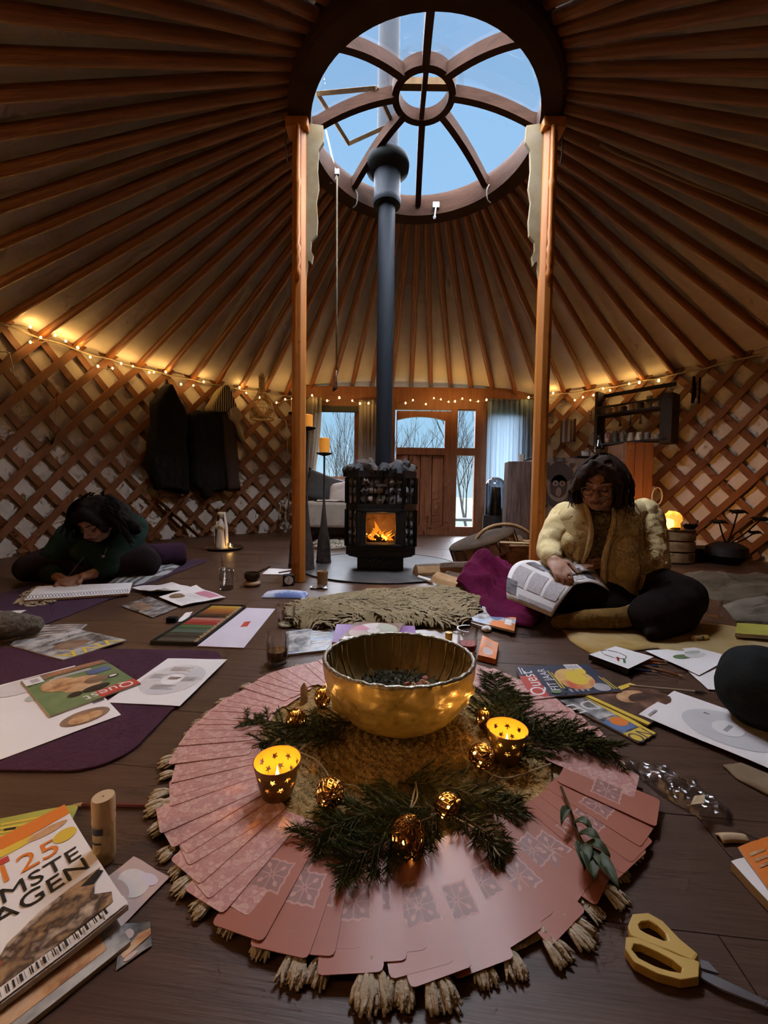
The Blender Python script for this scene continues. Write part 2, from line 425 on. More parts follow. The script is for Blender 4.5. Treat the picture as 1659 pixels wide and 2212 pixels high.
# lashings around the ring beside the posts
rope = M('rope', (.14, .12, .10), .9)
for s in (-1, 1):
    th = s*radians(96); mb = MB(); q = [(CRI-.004, H*.2), (CRI-.006, -.006), (.74, -.012), (CRO+.006, -.004), (CRO+.012, .1), (CRO+.01, .16)]
    mb.tube([cyl(th, r, CZ+z) for r, z in q], .006, 6); mb.tube(bez([cyl(th, CRO+.012, CZ+.02), cyl(th, CRO+.02, CZ-.1), cyl(th+.02, CRO+.01, CZ-.2)], 4), .005, 6)
    mb.build('lashing', rope, win, smooth='all')
for th, nm in ((radians(-42), 'hook'), (radians(50), 'hook')):
    mb = MB(); mb.tube(bez([cyl(th, CRI-.005, CZ+.06), cyl(th, CRI-.03, CZ+.01), cyl(th, CRI-.02, CZ-.05), cyl(th, CRI+.02, CZ-.055)], 5), .005, 6); mb.build(nm, rope, win, smooth='all')
mb = MB(); p = cyl(radians(14), CRI-.012, CZ+.06); mb.box(p, (.05, .012, .04)); mb.tube([p+Vector((0, -.015, 0)), p+Vector((-.012, -.03, -.10))], .006, 6); mb.lathe([(.012, -.006), (.012, .006)], 8, c=p+Vector((-.013, -.03, -.11)))
mb.build('latch', M('steel', (.20, .20, .19), .5, 1), win, smooth=40)

# two posts under the crown ring with carved brackets
def post(px, py, label, side):
    b = gp(px, py); d = Vector((b.x-CX, b.y-CY, 0)).normalized(); rr = .735
    x0 = CX+d.x*rr; y0 = CY+d.y*rr
    t = thing('support_post', label, 'post', (x0, y0, 0)); dr = Vector((d.x, d.y, 0))
    mb = MB(); n = 8; w = .040
    prof = [(cos(pi/8+i*pi/4)*w*1.08, sin(pi/8+i*pi/4)*w*1.08) for i in range(8)]
    mb.prism([(x0+p[0], y0+p[1]) for p in prof], 0, CZ, 0); mb.build('shaft', post_wood, t, bevel=.004)
    # front spindle with turned beads
    mb = MB(); zz = [1.78, 1.83, 1.86, 1.89, 1.93, 1.96, 1.99, 2.05, 2.09, 2.30, 2.33, 2.36, 2.60, 2.64]; rs = [.006, .018, .010, .02, .012, .02, .01, .016, .012, .014, .02, .013, .014, .012]
    mb.tube([Vector((x0, y0-.048, z)) for z in zz], rs, 10); mb.build('carved_spindle', post_wood, t, smooth='all')
    # scrolled fretwork bracket on the inner side
    br = M('bracket', (.20, .15, .08), .9, col2=(.26, .215, .14), ns=6)
    prof = [(0, 2.69), (.16, 2.69), (.165, 2.60), (.12, 2.55), (.11, 2.44), (.125, 2.34), (.10, 2.26), (.115, 2.15), (.105, 2.07), (.055, 2.03), (.05, 1.98), (.075, 1.95), (.06, 1.90), (.03, 1.92), (.0, 1.80)]
    mb = MB(); vs = []; nn = len(prof)
    for off in (-.012, .012):
        for a, z in prof: vs.append(Vector((x0, y0, z)) - dr*(.036+a*.62) + Vector((0, off, 0)))
    fs = [tuple(range(nn)), tuple(range(nn, 2*nn))[::-1]] + [(i, nn+i, nn+(i+1) % nn, (i+1) % nn) for i in range(nn)]
    mb.add(vs, fs); mb.build('bracket', br, t)
    mb = MB(); mb.box((x0+d.x*.01, y0, CZ-.03), (.13, .10, .06)); mb.build('capital', post_wood, t, bevel=.006)
    return t
pl = post(648, 1256, 'orange wooden post nearer the hanging coats and candlesticks, holding up the roof ring', -1)
pr = post(1160, 1265, 'orange wooden post beside the cream-jacketed reader, holding up the roof ring', 1)

# ------------------------------------------------------------------ flat entrance front
FY = 5.30
def fp(x, y, dy=0): return at(x, y, FY+dy)
door_wood = M('door_wood', (.22, .082, .036), .45, col2=(.31, .125, .058), ns=2.5, nd=6, stretch=(10, 10, .8), bump=.12, bs=12, coat=.15)
door_dark = M('door_groove', (.06, .022, .01), .6)
trim_wood = M('trim_wood', (.22, .088, .04), .5, col2=(.31, .13, .06), ns=3, nd=5, stretch=(8, 8, .8))
def fbox(mb, x0, y0, x1, y1, d0, d1, mi=0):
    a = fp(x0, y0); b = fp(x1, y1); X0, X1 = sorted((a.x, b.x)); Z0, Z1 = sorted((a.z, b.z))
    mb.box(((X0+X1)/2, FY+(d0+d1)/2, (Z0+Z1)/2), (X1-X0, abs(d1-d0), Z1-Z0), mi)
ex0, ex1 = CX-1.25, CX+1.74
# front wall around the openings
fw = bpy.data.objects.new('wall_back', None); COL.objects.link(fw); fw.location = (CX, FY, 0); fw['_w'] = 1; struct(fw)
T = fp(900, 884).z; B = 0
def wpiece(xa, xb, za, zb, nm='panel', m=trim_wood, d=.06):
    mb = MB(); mb.box(((xa+xb)/2, FY+d/2+.02, (za+zb)/2), (xb-xa, d, zb-za)); mb.build(nm, m, fw)
XW0, XW1 = fp(676, 950).x, fp(770, 950).x           # window beside the daybed
XD0, XD1 = fp(853, 950).x, fp(1048, 950).x          # door set
XV0, XV1 = fp(1052, 950).x, 1.72                    # curtained window
ZS = fp(720, 1034).z                                # its sill
ZT = fp(900, 884).z; ZH = 1.80
wpiece(ex0, ex1, ZT, ZH+.1, 'header'); mb = MB(); mb.box((ex0-.01, FY+.14, .95), (.03, .28, 1.9)); mb.build('return_panel', trim_wood, fw); wpiece(ex0, XW0, 0, ZT); wpiece(XW1, XD0, 0, ZT); wpiece(XW0, XW1, 0, ZS)
wpiece(XD1, XV0, 0, ZT); wpiece(XV1, ex1+.02, 0, ZT); wpiece(XV0, XV1, 0, .42)
def glazed(name, x0, x1, z0, z1, label, fw_=.03):
    w = bpy.data.objects.new(name, None); COL.objects.link(w); w.location = ((x0+x1)/2, FY, z0); w['_w'] = 1; struct(w, label)
    for a, b, c, d in ((x0, x0+fw_, z0, z1), (x1-fw_, x1, z0, z1), (x0, x1, z0, z0+fw_), (x0, x1, z1-fw_, z1)):
        mb = MB(); mb.box(((a+b)/2, FY+.04, (c+d)/2), (b-a, .05, d-c)); mb.build('window_frame', trim_wood, w)
    mb = MB(); mb.box(((x0+x1)/2, FY+.05, (z0+z1)/2), (x1-x0-fw_, .006, z1-z0-fw_)); mb.build('pane', pane_mat, w)
    return w
w2 = glazed('window_2', XW0, XW1, ZS, ZT, 'tall window over the daybed with bare trees outside')
w3 = glazed('window_3', XV0, XV1, .42, ZT, 'window behind the white curtain')
mb = MB(); mb.box(((XW0+XW1)/2, FY-.03, ZS-.012), (XW1-XW0+.1, .12, .024)); mb.build('window_sill', M('sill_white', (.6, .6, .6), .5), w2)
# dark roller blind rolled at the top of that window
mb = MB(); mb.box(((XW0+XW1)/2, FY-.035, fp(720, 885).z), (XW1-XW0+.06, .05, .075)); o = mb.build('window_blind', M('blind', (.05, .05, .045), .9), loc=((XW0+XW1)/2, FY-.035, fp(720, 885).z-.03), bevel=.01); tag(o, 'dark rolled blind across the top of the daybed window', 'blind')
# door leaf
dr = bpy.data.objects.new('door_1', None); COL.objects.link(dr); dr.location = (fp(910, 1000).x, FY, 0); dr['_w'] = 1; struct(dr, 'red-brown boarded wooden door with arched light')
dx0, dx1 = fp(856, 950).x, fp(974, 950).x; gx0, gx1 = fp(858, 930).x, fp(961, 930).x; gz0, gz1 = fp(910, 967).z, fp(910, 900).z
mb = MB()
for a, b, c, d in ((dx0, gx0, 0, ZT-.02), (gx1, dx1, 0, ZT-.02), (gx0, gx1, gz0-.09, gz0), (gx0, gx1, 0, .12)):
    mb.box(((a+b)/2, FY+.03, (c+d)/2), (b-a, .05, d-c))
# arched top rail
n = 10; arc = [(gx0+(gx1-gx0)*i/n, gz1-.045+.045*(1-(2*i/n-1)**2)) for i in range(n+1)]
for i in range(n):
    (xa, za), (xb, zb) = arc[i], arc[i+1]
    mb.add([(xa, FY+.005, za), (xb, FY+.005, zb), (xb, FY+.005, ZT-.02), (xa, FY+.005, ZT-.02), (xa, FY+.055, za), (xb, FY+.055, zb), (xb, FY+.055, ZT-.02), (xa, FY+.055, ZT-.02)],
           [(0, 1, 2, 3), (5, 4, 7, 6), (0, 4, 5, 1), (3, 2, 6, 7)])
mb.build('door_frame', door_wood, dr)
mb = MB(); mb.box(((gx0+gx1)/2, FY+.058, (gz0-.05)/2), (gx1-gx0, .012, gz0-.05)); mb.build('door_backing', door_dark, dr)
nb = 4
for i in range(nb):
    a = gx0+(gx1-gx0)*i/nb; b = gx0+(gx1-gx0)*(i+1)/nb
    mb = MB(); mb.box(((a+b)/2, FY+.035, (.12+gz0-.09)/2), (b-a-.008, .03, gz0-.09-.12)); mb.build('door_board', door_wood, dr, bevel=.003)
mb = MB(); mb.box(((gx0+gx1)/2, FY+.05, (gz0+gz1)/2), (gx1-gx0, .006, gz1-gz0)); mb.build('pane', pane_mat, dr)
mb = MB(); p = fp(888, 990); mb.tube([p+Vector((0, -.03, .02)), p+Vector((0, -.035, -.03))], .006, 8); mb.box(p+Vector((0, -.005, 0)), (.02, .02, .07)); mb.build('door_handle', M('brass', (.7, .5, .2), .35, 1), dr, smooth=40)
# fixed side lights beside the door
sd = bpy.data.objects.new('window_4', None); COL.objects.link(sd); sd.location = (fp(1010, 1000).x, FY, 0); sd['_w'] = 1; struct(sd, 'narrow side light of two panes beside the door')
sx0, sx1 = fp(988, 950).x, fp(1026, 950).x; z1a, z1b, z2a, z2b = fp(1006, 884).z, fp(1006, 968).z, fp(1006, 984).z, fp(1006, 1138).z
for a, b, c, d in ((dx1, sx0, 0, ZT), (sx1, XD1, 0, ZT), (sx0, sx1, z1b, z2a)[0:2]+(z2a, z1b), (sx0, sx1, 0, z2b), (sx0, sx1, z1a, ZT+.01)):
    c, d = sorted((c, d)); mb = MB(); mb.box(((a+b)/2, FY+.03, (c+d)/2), (b-a, .06, d-c)); mb.build('window_frame', trim_wood, sd)
for c, d in ((z1b, z1a), (z2b, z2a)):
    mb = MB(); mb.box(((sx0+sx1)/2, FY+.045, (c+d)/2), (sx1-sx0, .006, d-c)); mb.build('pane', pane_mat, sd)

# ------------------------------------------------------------------ outdoors
grass = M('grass', (.017, .028, .015), .95, col2=(.028, .040, .025), ns=3, nd=5)
mb = MB(); mb.grid(lambda u, v: Vector((-40+80*u, FY+1.2+70*v, -.35+.5*noise.noise(Vector((u*9, v*9, 0)))*v)), 30, 30); struct(mb.build('ground', grass, smooth='all', loc=(0, 12, -.35)))
bark = M('bark', (.014, .013, .013), .95, col2=(.024, .022, .021), ns=20)
def bare_tree(x, y, h, seed, label, spread=.5, n0=1, w=.03):
    rnd = random.Random(seed); t = thing('bare_tree', label, 'tree', (x, y, -.3), group='bare trees outside')
    tr = MB(); tw = MB()
    def grow(p, d, L, r, lev, mb):
        pts = [p]; q = p; dd = d.copy()
        for i in range(4):
            dd = (dd + Vector((rnd.uniform(-.13, .13), rnd.uniform(-.13, .13), rnd.uniform(0, .10)))).normalized(); q = q+dd*(L/4); pts.append(q)
        mb.tube(pts, [r, r*.85, r*.7, r*.55, r*.4], 5 if lev == 0 else 4, caps=False)
        if lev < 3:
            for i in range(6 if lev < 2 else 4):
                k = rnd.randint(1, 4); a = rnd.uniform(0, 2*pi); nd_ = (dd + Vector((cos(a), sin(a), .25))*rnd.uniform(.35, .9)*spread*1.6).normalized()
                grow(pts[k], nd_, L*rnd.uniform(.4, .68), r*.45, lev+1, tw)
    for i in range(n0):
        grow(Vector((x+rnd.uniform(-.5, .5)*(n0 > 1), y+rnd.uniform(-.4, .4)*(n0 > 1), -.4)), Vector((rnd.uniform(-.18, .18), rnd.uniform(-.1, .1), 1)).normalized(), h*rnd.uniform(.75, 1), w, 0, tr)
    tr.build('trunk', bark, t, smooth='all'); tw.build('twigs', bark, t, smooth='all', kind='stuff')
bare_tree(-1.6, 9.2, 2.3, 3, 'thicket of bare upright stems seen through the daybed window', .4, 6, .014)
bare_tree(-.75, 9.5, 2.2, 4, 'bare bush of thin stems close to the daybed window edge', .4, 5, .014)
bare_tree(.35, 12, 2.0, 5, 'small bare tree low in the arched door light', .5, 2, .03)
bare_tree(1.25, 12.5, 2.0, 9, 'faint bare sapling beside the small tree in the door light', .45, 2, .025)
bare_tree(2.15, 12, 2.4, 6, 'bare tree leaning into the arched door light', .6, 3, .03)
bare_tree(1.95, 9.5, 2.9, 8, 'slim bare tree filling the narrow side light', .45, 1, .035)
# low bench and path seen through the side light
mb = MB(); mb.box((1.75, 8.2, .02), (1.6, .35, .05)); mb.box((1.2, 8.2, -.16), (.08, .3, .34)); mb.box((2.3, 8.2, -.16), (.08, .3, .34)); tag(mb.build('garden_bench', M('grey_wood', (.022, .024, .023), .9), loc=(1.75, 8.2, -.33)), 'low grey bench on the grass outside the side light', 'bench')
# ================================================================== hearth and stove
iron = M('black_iron', (.018, .018, .02), .45, .6, col2=(.03, .03, .033), ns=30, bump=.05, bs=80)
iron2 = M('flue_enamel', (.016, .020, .026), .6, .0, spec=.12, bump=.02, bs=60)
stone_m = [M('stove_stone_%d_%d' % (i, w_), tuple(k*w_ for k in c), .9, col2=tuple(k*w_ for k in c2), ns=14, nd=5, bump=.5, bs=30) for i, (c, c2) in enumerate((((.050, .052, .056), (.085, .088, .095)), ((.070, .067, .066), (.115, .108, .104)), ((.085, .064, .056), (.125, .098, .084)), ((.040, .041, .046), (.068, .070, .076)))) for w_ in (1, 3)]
s0 = gp(821, 1238); SX, SY = s0.x, s0.y+.215
mb = MB(); mb.lathe([(.001, .008), (.60, .008), (.60, .0)], 64, c=(SX, SY+.05, 0))
hp = thing('hearth_plate', 'round grey hearth plate with black edge under the stove', 'hearth', (SX, SY+.05, 0))
mb.build('plate', M('hearth_slate', (.045, .043, .042), .5, col2=(.075, .07, .068), ns=6, bump=.06, bs=30), hp, smooth=30)
mb = MB(); mb.tube([(SX+.605*cos(2*pi*i/72), SY+.05+.605*sin(2*pi*i/72), .006) for i in range(72)], .006, 6, closed=True); mb.build('edge_strip', iron, hp, smooth='all')

st = thing('wood_stove', 'black iron wood stove packed with stones, fire burning behind its glass', 'stove', (SX, SY, .008))
OCT = [(-.158, -.215), (.158, -.215), (.245, -.125), (.245, .125), (.158, .215), (-.158, .215), (-.245, .125), (-.245, -.125)]
def octo(k, dx=0): return [(SX+x*k, SY+y*k) for x, y in OCT]
mb = MB(); mb.box((SX, SY, .062), (.325, .30, .108)); mb.build('base', iron, st, bevel=.006)
mb = MB()
for i in range(7):
    a = -.07+i*.0233; mb.ball((SX+a, SY-.154, .075+.012*sin(i*2.1)), (.014, .006, .012), 8, 6)
mb.tube([(SX-.08, SY-.154, .06), (SX-.03, SY-.156, .052), (SX+.03, SY-.156, .055), (SX+.08, SY-.154, .06)], .006, 6); mb.build('relief_ornament', M('relief', (.09, .085, .085), .4, .5), st, smooth='all')
def ring(k0, k1, z0, z1, nm, m=iron, par=None):
    mb = MB(); o, i = octo(k1), octo(k0); n = 8; vs = [(*p, z) for z in (z0, z1) for p in o] + [(*p, z) for z in (z0, z1) for p in i]; fs = []
    for j in range(n):
        q = (j+1) % n; fs += [(j, q, n+q, n+j), (2*n+j, 3*n+j, 3*n+q, 2*n+q), (n+j, n+q, 3*n+q, 3*n+j), (j, 2*n+j, 2*n+q, q)]
    mb.add(vs, fs); return mb.build(nm, m, par or st)
mb = MB(); mb.prism(octo(1.0), .112, .155); mb.prism(octo(.93), .10, .114); mb.build('floor_pan', iron, st, bevel=.006)
# firebox: five walls around an open front, so that the fire lights it from inside
fb = M('firebox_brick', (.10, .075, .055), .9, col2=(.16, .12, .09), ns=18)
fx, fz0, fz1, fy0, fy1 = .132, .20, .405, SY-.205, SY+.06
mb = MB()
mb.box((SX, fy1, .30), (.30, .02, .24)); mb.box((SX-fx-.01, (fy0+fy1)/2, .30), (.02, fy1-fy0, .24)); mb.box((SX+fx+.01, (fy0+fy1)/2, .30), (.02, fy1-fy0, .24)); mb.box((SX, (fy0+fy1)/2, .19), (.30, fy1-fy0, .02)); mb.box((SX, (fy0+fy1)/2, .415), (.30, fy1-fy0, .02))
mb.build('firebox', fb, st)
mb = MB(); mb.prism(octo(.72), .43, .655); mb.box((SX-.19, SY, .30), (.05, .28, .28)); mb.box((SX+.19, SY, .30), (.05, .28, .28)); mb.box((SX, SY+.13, .3), (.4, .1, .28)); mb.build('core', iron, st)
ring(.86, 1.0, .655, .70, 'top_band'); ring(.90, 1.005, .432, .475, 'middle_band'); ring(.90, 1.0, .155, .175, 'bottom_band')
# cage bars
for j in range(8):
    (xa, ya), (xb, yb) = OCT[j], OCT[(j+1) % 8]; nbar = 7 if abs(xb-xa) > .25 else 4 if abs(yb-ya) > .2 else 3
    for i in range(nbar):
        t = i/(nbar-1) if nbar > 1 else .5; x, y = xa+(xb-xa)*t, ya+(yb-ya)*t
        for z0, z1 in ((.475, .655), (.175, .432)):
            if z0 < .3 and j == 0 and 0 < i < nbar-1: continue
            mb = MB(); w = .016 if i in (0, nbar-1) else .0065
            mb.tube([(SX+x*.985, SY+y*.985, z0), (SX+x*.985, SY+y*.985, z1)], w, 6); mb.build('cage_bar', iron, st)
stones = []
for i in range(8):
    mb = MB(); mb.ball((0, 0, 0), (.5, .42, .46), 9, 6, wob=.55, ws=7, seed=i); stones.append([mb.mesh(m, smooth=38, name='stone') for m in stone_m])
TOPS = [[r_[k] for k in (0, 2, 4, 6)] for r_ in stones]; SIDES = [[r_[k] for k in (1, 3, 5, 7)] for r_ in stones]  # side stones get paler colours to make up for the weak light there
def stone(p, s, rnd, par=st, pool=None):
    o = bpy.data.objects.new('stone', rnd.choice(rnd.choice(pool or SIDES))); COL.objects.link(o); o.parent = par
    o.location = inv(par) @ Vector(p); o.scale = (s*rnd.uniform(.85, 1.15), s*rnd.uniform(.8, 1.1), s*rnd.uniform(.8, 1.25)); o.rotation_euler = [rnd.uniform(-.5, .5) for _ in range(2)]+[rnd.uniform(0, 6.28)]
rnd = random.Random(4)
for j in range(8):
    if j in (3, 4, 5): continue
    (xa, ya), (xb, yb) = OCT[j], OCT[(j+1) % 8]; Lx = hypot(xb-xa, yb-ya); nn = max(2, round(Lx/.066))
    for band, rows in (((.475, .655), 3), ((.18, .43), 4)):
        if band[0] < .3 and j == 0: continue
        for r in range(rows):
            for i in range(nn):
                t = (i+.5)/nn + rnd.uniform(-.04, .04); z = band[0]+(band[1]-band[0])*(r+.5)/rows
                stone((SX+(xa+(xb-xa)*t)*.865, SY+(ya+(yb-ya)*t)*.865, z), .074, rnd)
for i in range(30):
    a = rnd.uniform(0, 2*pi); k = sqrt(rnd.uniform(0.03, 1)); rr = .09+.125*k
    stone((SX+rr*cos(a)*1.05, SY+rr*sin(a)*.95, .70+.055*(1-k)+rnd.uniform(0, .012)), rnd.uniform(.085, .118), rnd, pool=TOPS)
# door
dfy = SY-.222
mb = MB()
for c, d in (((SX-.148, dfy, .31), (.028, .022, .25)), ((SX+.148, dfy, .31), (.028, .022, .25)), ((SX, dfy, .428), (.32, .022, .018)), ((SX, dfy, .189), (.32, .022, .018)), ((SX-.118, dfy-.001, .31), (.035, .012, .235)), ((SX+.118, dfy-.001, .31), (.035, .012, .235))): mb.box(c, d)
sd_ = mb.build('stove_door', iron, st, bevel=.003)
mb = MB(); mb.box((SX, dfy, .31), (.25, .004, .22)); mb.build('glass', thin_glass('stove_glass', (.95, .85, .7), .2), st)
strip = M('steel_strip', (.55, .48, .36), .35, 1)
for z in (.412, .208):
    mb = MB(); mb.box((SX, dfy-.014, z), (.19, .006, .007)); mb.build('steel_strip', strip, st)
# nameplate on the front cage
mb = MB(); mb.box((SX+.002, SY-.232, .602), (.09, .006, .024)); npl = mb.build('nameplate', M('plate_dark', (.03, .03, .03), .4, .5), st)
vsT, fsT = glyphs('HARVIA'); mb = MB(); mb.add([(SX-.036+v.x*.0212, SY-.2362, .5935+v.y*.023) for v in vsT], fsT); mb.build('lettering', M('plate_steel', (.65, .62, .6), .4, .3), st)
# fire
def fire_mat(name, c, e):
    return M(name, (0, 0, 0), 1, emit=c, es=e)
fm = [fire_mat('flame_orange', (1, .28, .02), 1.6), fire_mat('flame_yellow', (1, .55, .10), 3.0), fire_mat('ember', (1, .18, .02), .8)]
rnd = random.Random(11)
def flame(x, y, z, h, w, m, lean):
    mb = MB(); pts = []; rs = []
    for i in range(9):
        t = i/8; pts.append((x+lean*t*t+.012*sin(t*7+x*40), y+.01*sin(t*5), z+h*t)); rs.append(max(.0008, w*(sin(pi*min(1, t*.86+.16))**1.2)*(1-t*.35)))
    mb.tube(pts, rs, 8, flat=.5); mb.build('flame', m, st, smooth='all')
fy = SY-.13
for x, h, w, m, l in ((-.045, .135, .026, 0, .012), (-.052, .085, .015, 1, .006), (-.012, .12, .016, 0, -.012), (.012, .07, .017, 0, .02), (.05, .075, .022, 0, .018), (.057, .055, .014, 1, .01), (.03, .05, .016, 1, -.02), (-.025, .055, .014, 1, 0), (.078, .05, .013, 0, .01), (-.075, .07, .013, 0, .01)): flame(SX+x, fy+rnd.uniform(-.02, .02), .218, h, w, fm[m], l)
for i, (x, a) in enumerate(((-.03, .3), (.03, -.4), (0, .1))):
    mb = MB(); mb.tube([(SX+x-.07*cos(a), fy+.03+.05*sin(a)-.01*i, .214+.012*i), (SX+x+.07*cos(a), fy+.03-.05*sin(a), .218+.01*i)], .019, 7); mb.build('burning_log', M('char', (.03, .02, .015), .95, col2=(.3, .06, .01), ns=25, contrast=(.55, .8)), st)
lamp('fire_light', (SX, SY-.10, .29), 2.6, (1, .42, .10), .05, st); 
# flue
mb = MB(); mb.tube([(SX+.012, SY+.02, .69), (SX+.012, SY+.02, 2.64)], .060, 24); fl_ = mb.build('flue_pipe', iron2, st, smooth=40)
mb = MB(); mb.lathe([(.061, 2.585), (.095, 2.59), (.1, 2.605), (.1, 2.63), (.094, 2.64), (.094, 2.94), (.06, 2.94)], 28, c=(SX+.012, SY+.02, 0)); mb.build('flue_sleeve', iron2, st, smooth=40)
mb = MB(); mb.lathe([(.095, 2.80), (.15, 2.83), (.157, 2.86), (.15, 2.895), (.11, 2.93), (.085, 2.95)], 30, c=(SX+.012, SY+.02, 0)); mb.build('flue_collar', M('collar_rubber', (.012, .013, .013), .9), st, smooth=50)
mb = MB(); mb.tube([(SX+.012, SY+.02, 2.9), (SX+.012, SY+.02, 3.9)], .075, 20); mb.build('outdoor_flue', M('flue_steel', (.03, .035, .042), .9, 0), st, smooth=40)

# ------------------------------------------------------------------ curtains
voile = cloth_trans('voile', (.40, .50, .58), .6, transp=.25); cream = cloth_trans('cream_curtain', (.55, .49, .42), .45)
def curtain(x0, x1, ztop, zbot, folds, amp, y, m, label, pull=0, cat='curtain'):
    mb = MB()
    def fn(u, v):
        xx = x0+(x1-x0)*u; k = 1-pull*v*v; xx = x0+(xx-x0)*k
        return Vector((xx, y+amp*sin(u*folds*2*pi+.6*sin(v*3))*(.5+.5*v)+amp*.4*sin(u*folds*5.1*pi), ztop+(zbot-ztop)*v))
    mb.grid(fn, folds*10, 14); th = mb
    o = mb.build('curtain', m, smooth='all', loc=((x0+x1)/2, y, zbot)); so_ = o.modifiers.new('thickness', 'SOLIDIFY'); so_.thickness = .0012
    tag(o, label, cat); return o
curtain(fp(1049, 900).x, fp(1165, 900).x, fp(1100, 866).z, .25, 11, .016, FY-.10, voile, 'sheer white curtain hanging behind the glass dome')
curtain(fp(776, 900).x, fp(824, 900).x, fp(800, 866).z, .25, 6, .016, FY-.07, cream, 'narrow cream curtain between the daybed window and the door')
curtain(fp(655, 900).x, fp(698, 900).x, fp(690, 862).z, .30, 5, .02, FY-.10, cream, 'cream curtain drawn aside at the post end of the daybed window', pull=.75)

# ------------------------------------------------------------------ daybed with cushions
beige = M('beige_upholstery', (.36, .31, .26), .9, col2=(.42, .37, .31), ns=12, bump=.2, bs=60)
bx0, bx1 = -.90, -.20; by0, by1 = 4.32, 5.12
ztop = at(700, 1085, by0).z; zlow = at(700, 1140, by0).z
db = thing('daybed', 'beige upholstered daybed under the window beside the stove', 'daybed', ((bx0+bx1)/2, (by0+by1)/2, 0))
mb = MB(); mb.box(((bx0+bx1)/2, (by0+by1)/2, (ztop+zlow)/2), (bx1-bx0, by1-by0, ztop-zlow)); mb.build('mattress', beige, db, bevel=.03)
mb = MB(); mb.box(((bx0+bx1)/2, (by0+by1)/2+.03, zlow-.03), (bx1-bx0-.04, by1-by0-.06, .06)); mb.build('frame', M('dark_frame', (.02, .018, .016), .7), db)
for x in (bx0+.08, bx1-.08):
    for y in (by0+.1, by1-.08): mb = MB(); mb.box((x, y, (zlow-.06)/2), (.06, .06, zlow-.06)); mb.build('leg', MATS['dark_frame'], db)
mb = MB(); mb.box(((bx0+bx1)/2, by1+.03, ztop+.09), (bx1-bx0, .10, .20)); mb.build('backrest', M('grey_upholstery', (.33, .32, .32), .9, bump=.2, bs=60), db, bevel=.03)
def pillow(name, c, d, rot, m, label, p=.6, cat='cushion'):
    mb = MB(); n = 12
    for sgn in (1, -1):
        vs = []; 
        for j in range(n+1):
            for i in range(n+1):
                u, v = i/n*2-1, j/n*2-1; k = max(0, (1-u*u)*(1-v*v))**.4
                px = u*(1-.10*(1-v*v)*abs(u)); py = v*(1-.10*(1-u*u)*abs(v))
                q = Vector((px*d[0]/2, py*d[1]/2, sgn*k*d[2]/2 + .012*noise.noise(Vector((u*2.5, v*2.5, c[0]*5))))); vs.append(Vector(c)+rot @ q)
        w = n+1; fs = [(j*w+i, j*w+i+1, (j+1)*w+i+1, (j+1)*w+i) for j in range(n) for i in range(n)]; mb.add(vs, fs)
    o = mb.build(name, m, smooth='all', loc=(c[0], c[1], c[2]-d[2]*.4)); tag(o, label, cat); return o
pillow('cushion', at(698, 1054, 4.72)+Vector((0, 0, -.01)), (.46, .42, .16), rotm(1.05, .35, .25), M('charcoal_velvet', (.045, .045, .045), .8, bump=.25, bs=12), 'dark charcoal cushion slumped on the daybed near the candlestick')
pillow('cushion', at(739, 1066, 4.62), (.34, .34, .14), rotm(.9, -.2, -.2), M('pale_linen', (.55, .49, .45), .9, bump=.2, bs=30), 'pale pinkish pillow on the daybed next to the stove')
mb = MB(); c = at(718, 1083, 4.45); mb.grid(lambda u, v: c+Vector((-.16+.30*u, -.08+.2*v, .012+.016*noise.noise(Vector((u*4, v*4, 2))))), 14, 10); o = mb.build('folded_cloth', MATS['pale_linen'], smooth='all', loc=c); tag(o, 'small folded white cloth in front of the charcoal cushion', 'cloth'); o.modifiers.new('t', 'SOLIDIFY').thickness = .01

# ------------------------------------------------------------------ sheepskins
def fleece(name, outline, label, col, col2, zb=.02, hair=.045, n=5200, seed=1, cat='rug', zfun=None):
    rnd = random.Random(seed); P = [Vector((p[0], p[1], 0)) for p in outline]; c = sum(P, Vector())/len(P); k = len(P)
    t = thing(name, label, cat, (c.x, c.y, 0)); mh = M(name+'_'+str(seed), col, .95, col2=col2, ns=9, nd=4, sheen=.2)
    zf = zfun or (lambda x, y: 0)
    mb = MB(); vs = []; rings = 6
    for r in range(rings+1):
        for i in range(k):
            q = c+(P[i]-c)*(1-r/rings*.999); vs.append((q.x, q.y, zf(q.x, q.y)+.003+zb*min(1, r*1.2/1.5)*(.8+.4*noise.noise(q*6))))
    fs = [(r*k+i, r*k+(i+1) % k, (r+1)*k+(i+1) % k, (r+1)*k+i) for r in range(rings) for i in range(k)]
    mb.add(vs, fs); mb.build('hide', mh, t, smooth='all')
    hb = MB(); area = []
    for i in range(k): area.append(abs((P[i]-c).cross(P[(i+1) % k]-c).z))
    for _ in range(n):
        i = rnd.choices(range(k), area)[0]; u, v = sqrt(rnd.random()), rnd.random(); q = c+((P[i]-c)*(1-v)+(P[(i+1) % k]-c)*v)*u
        a = 6.28*noise.noise(q*5)+rnd.uniform(-.7, .7)+1; d = Vector((cos(a), sin(a), 0)); s = Vector((-sin(a), cos(a), 0))*rnd.uniform(.005, .009); h = hair*rnd.uniform(.6, 1.1)
        z = zf(q.x, q.y)+.004+zb*min(1, (1-u)*4)*.8; q = Vector((q.x, q.y, z))
        m1 = q+d*h*.35+Vector((0, 0, h*.55)); m2 = q+d*h*.9+Vector((0, 0, h*.5)); e = q+d*h*1.15+Vector((0, 0, h*.15))
        hb.add([q-s, q+s, m1-s, m1+s, m2-s*.8, m2+s*.8, e], [(0, 1, 3, 2), (2, 3, 5, 4), (4, 5, 6)])
    hb.build('fleece', mh, t, smooth='all', kind='stuff'); return t
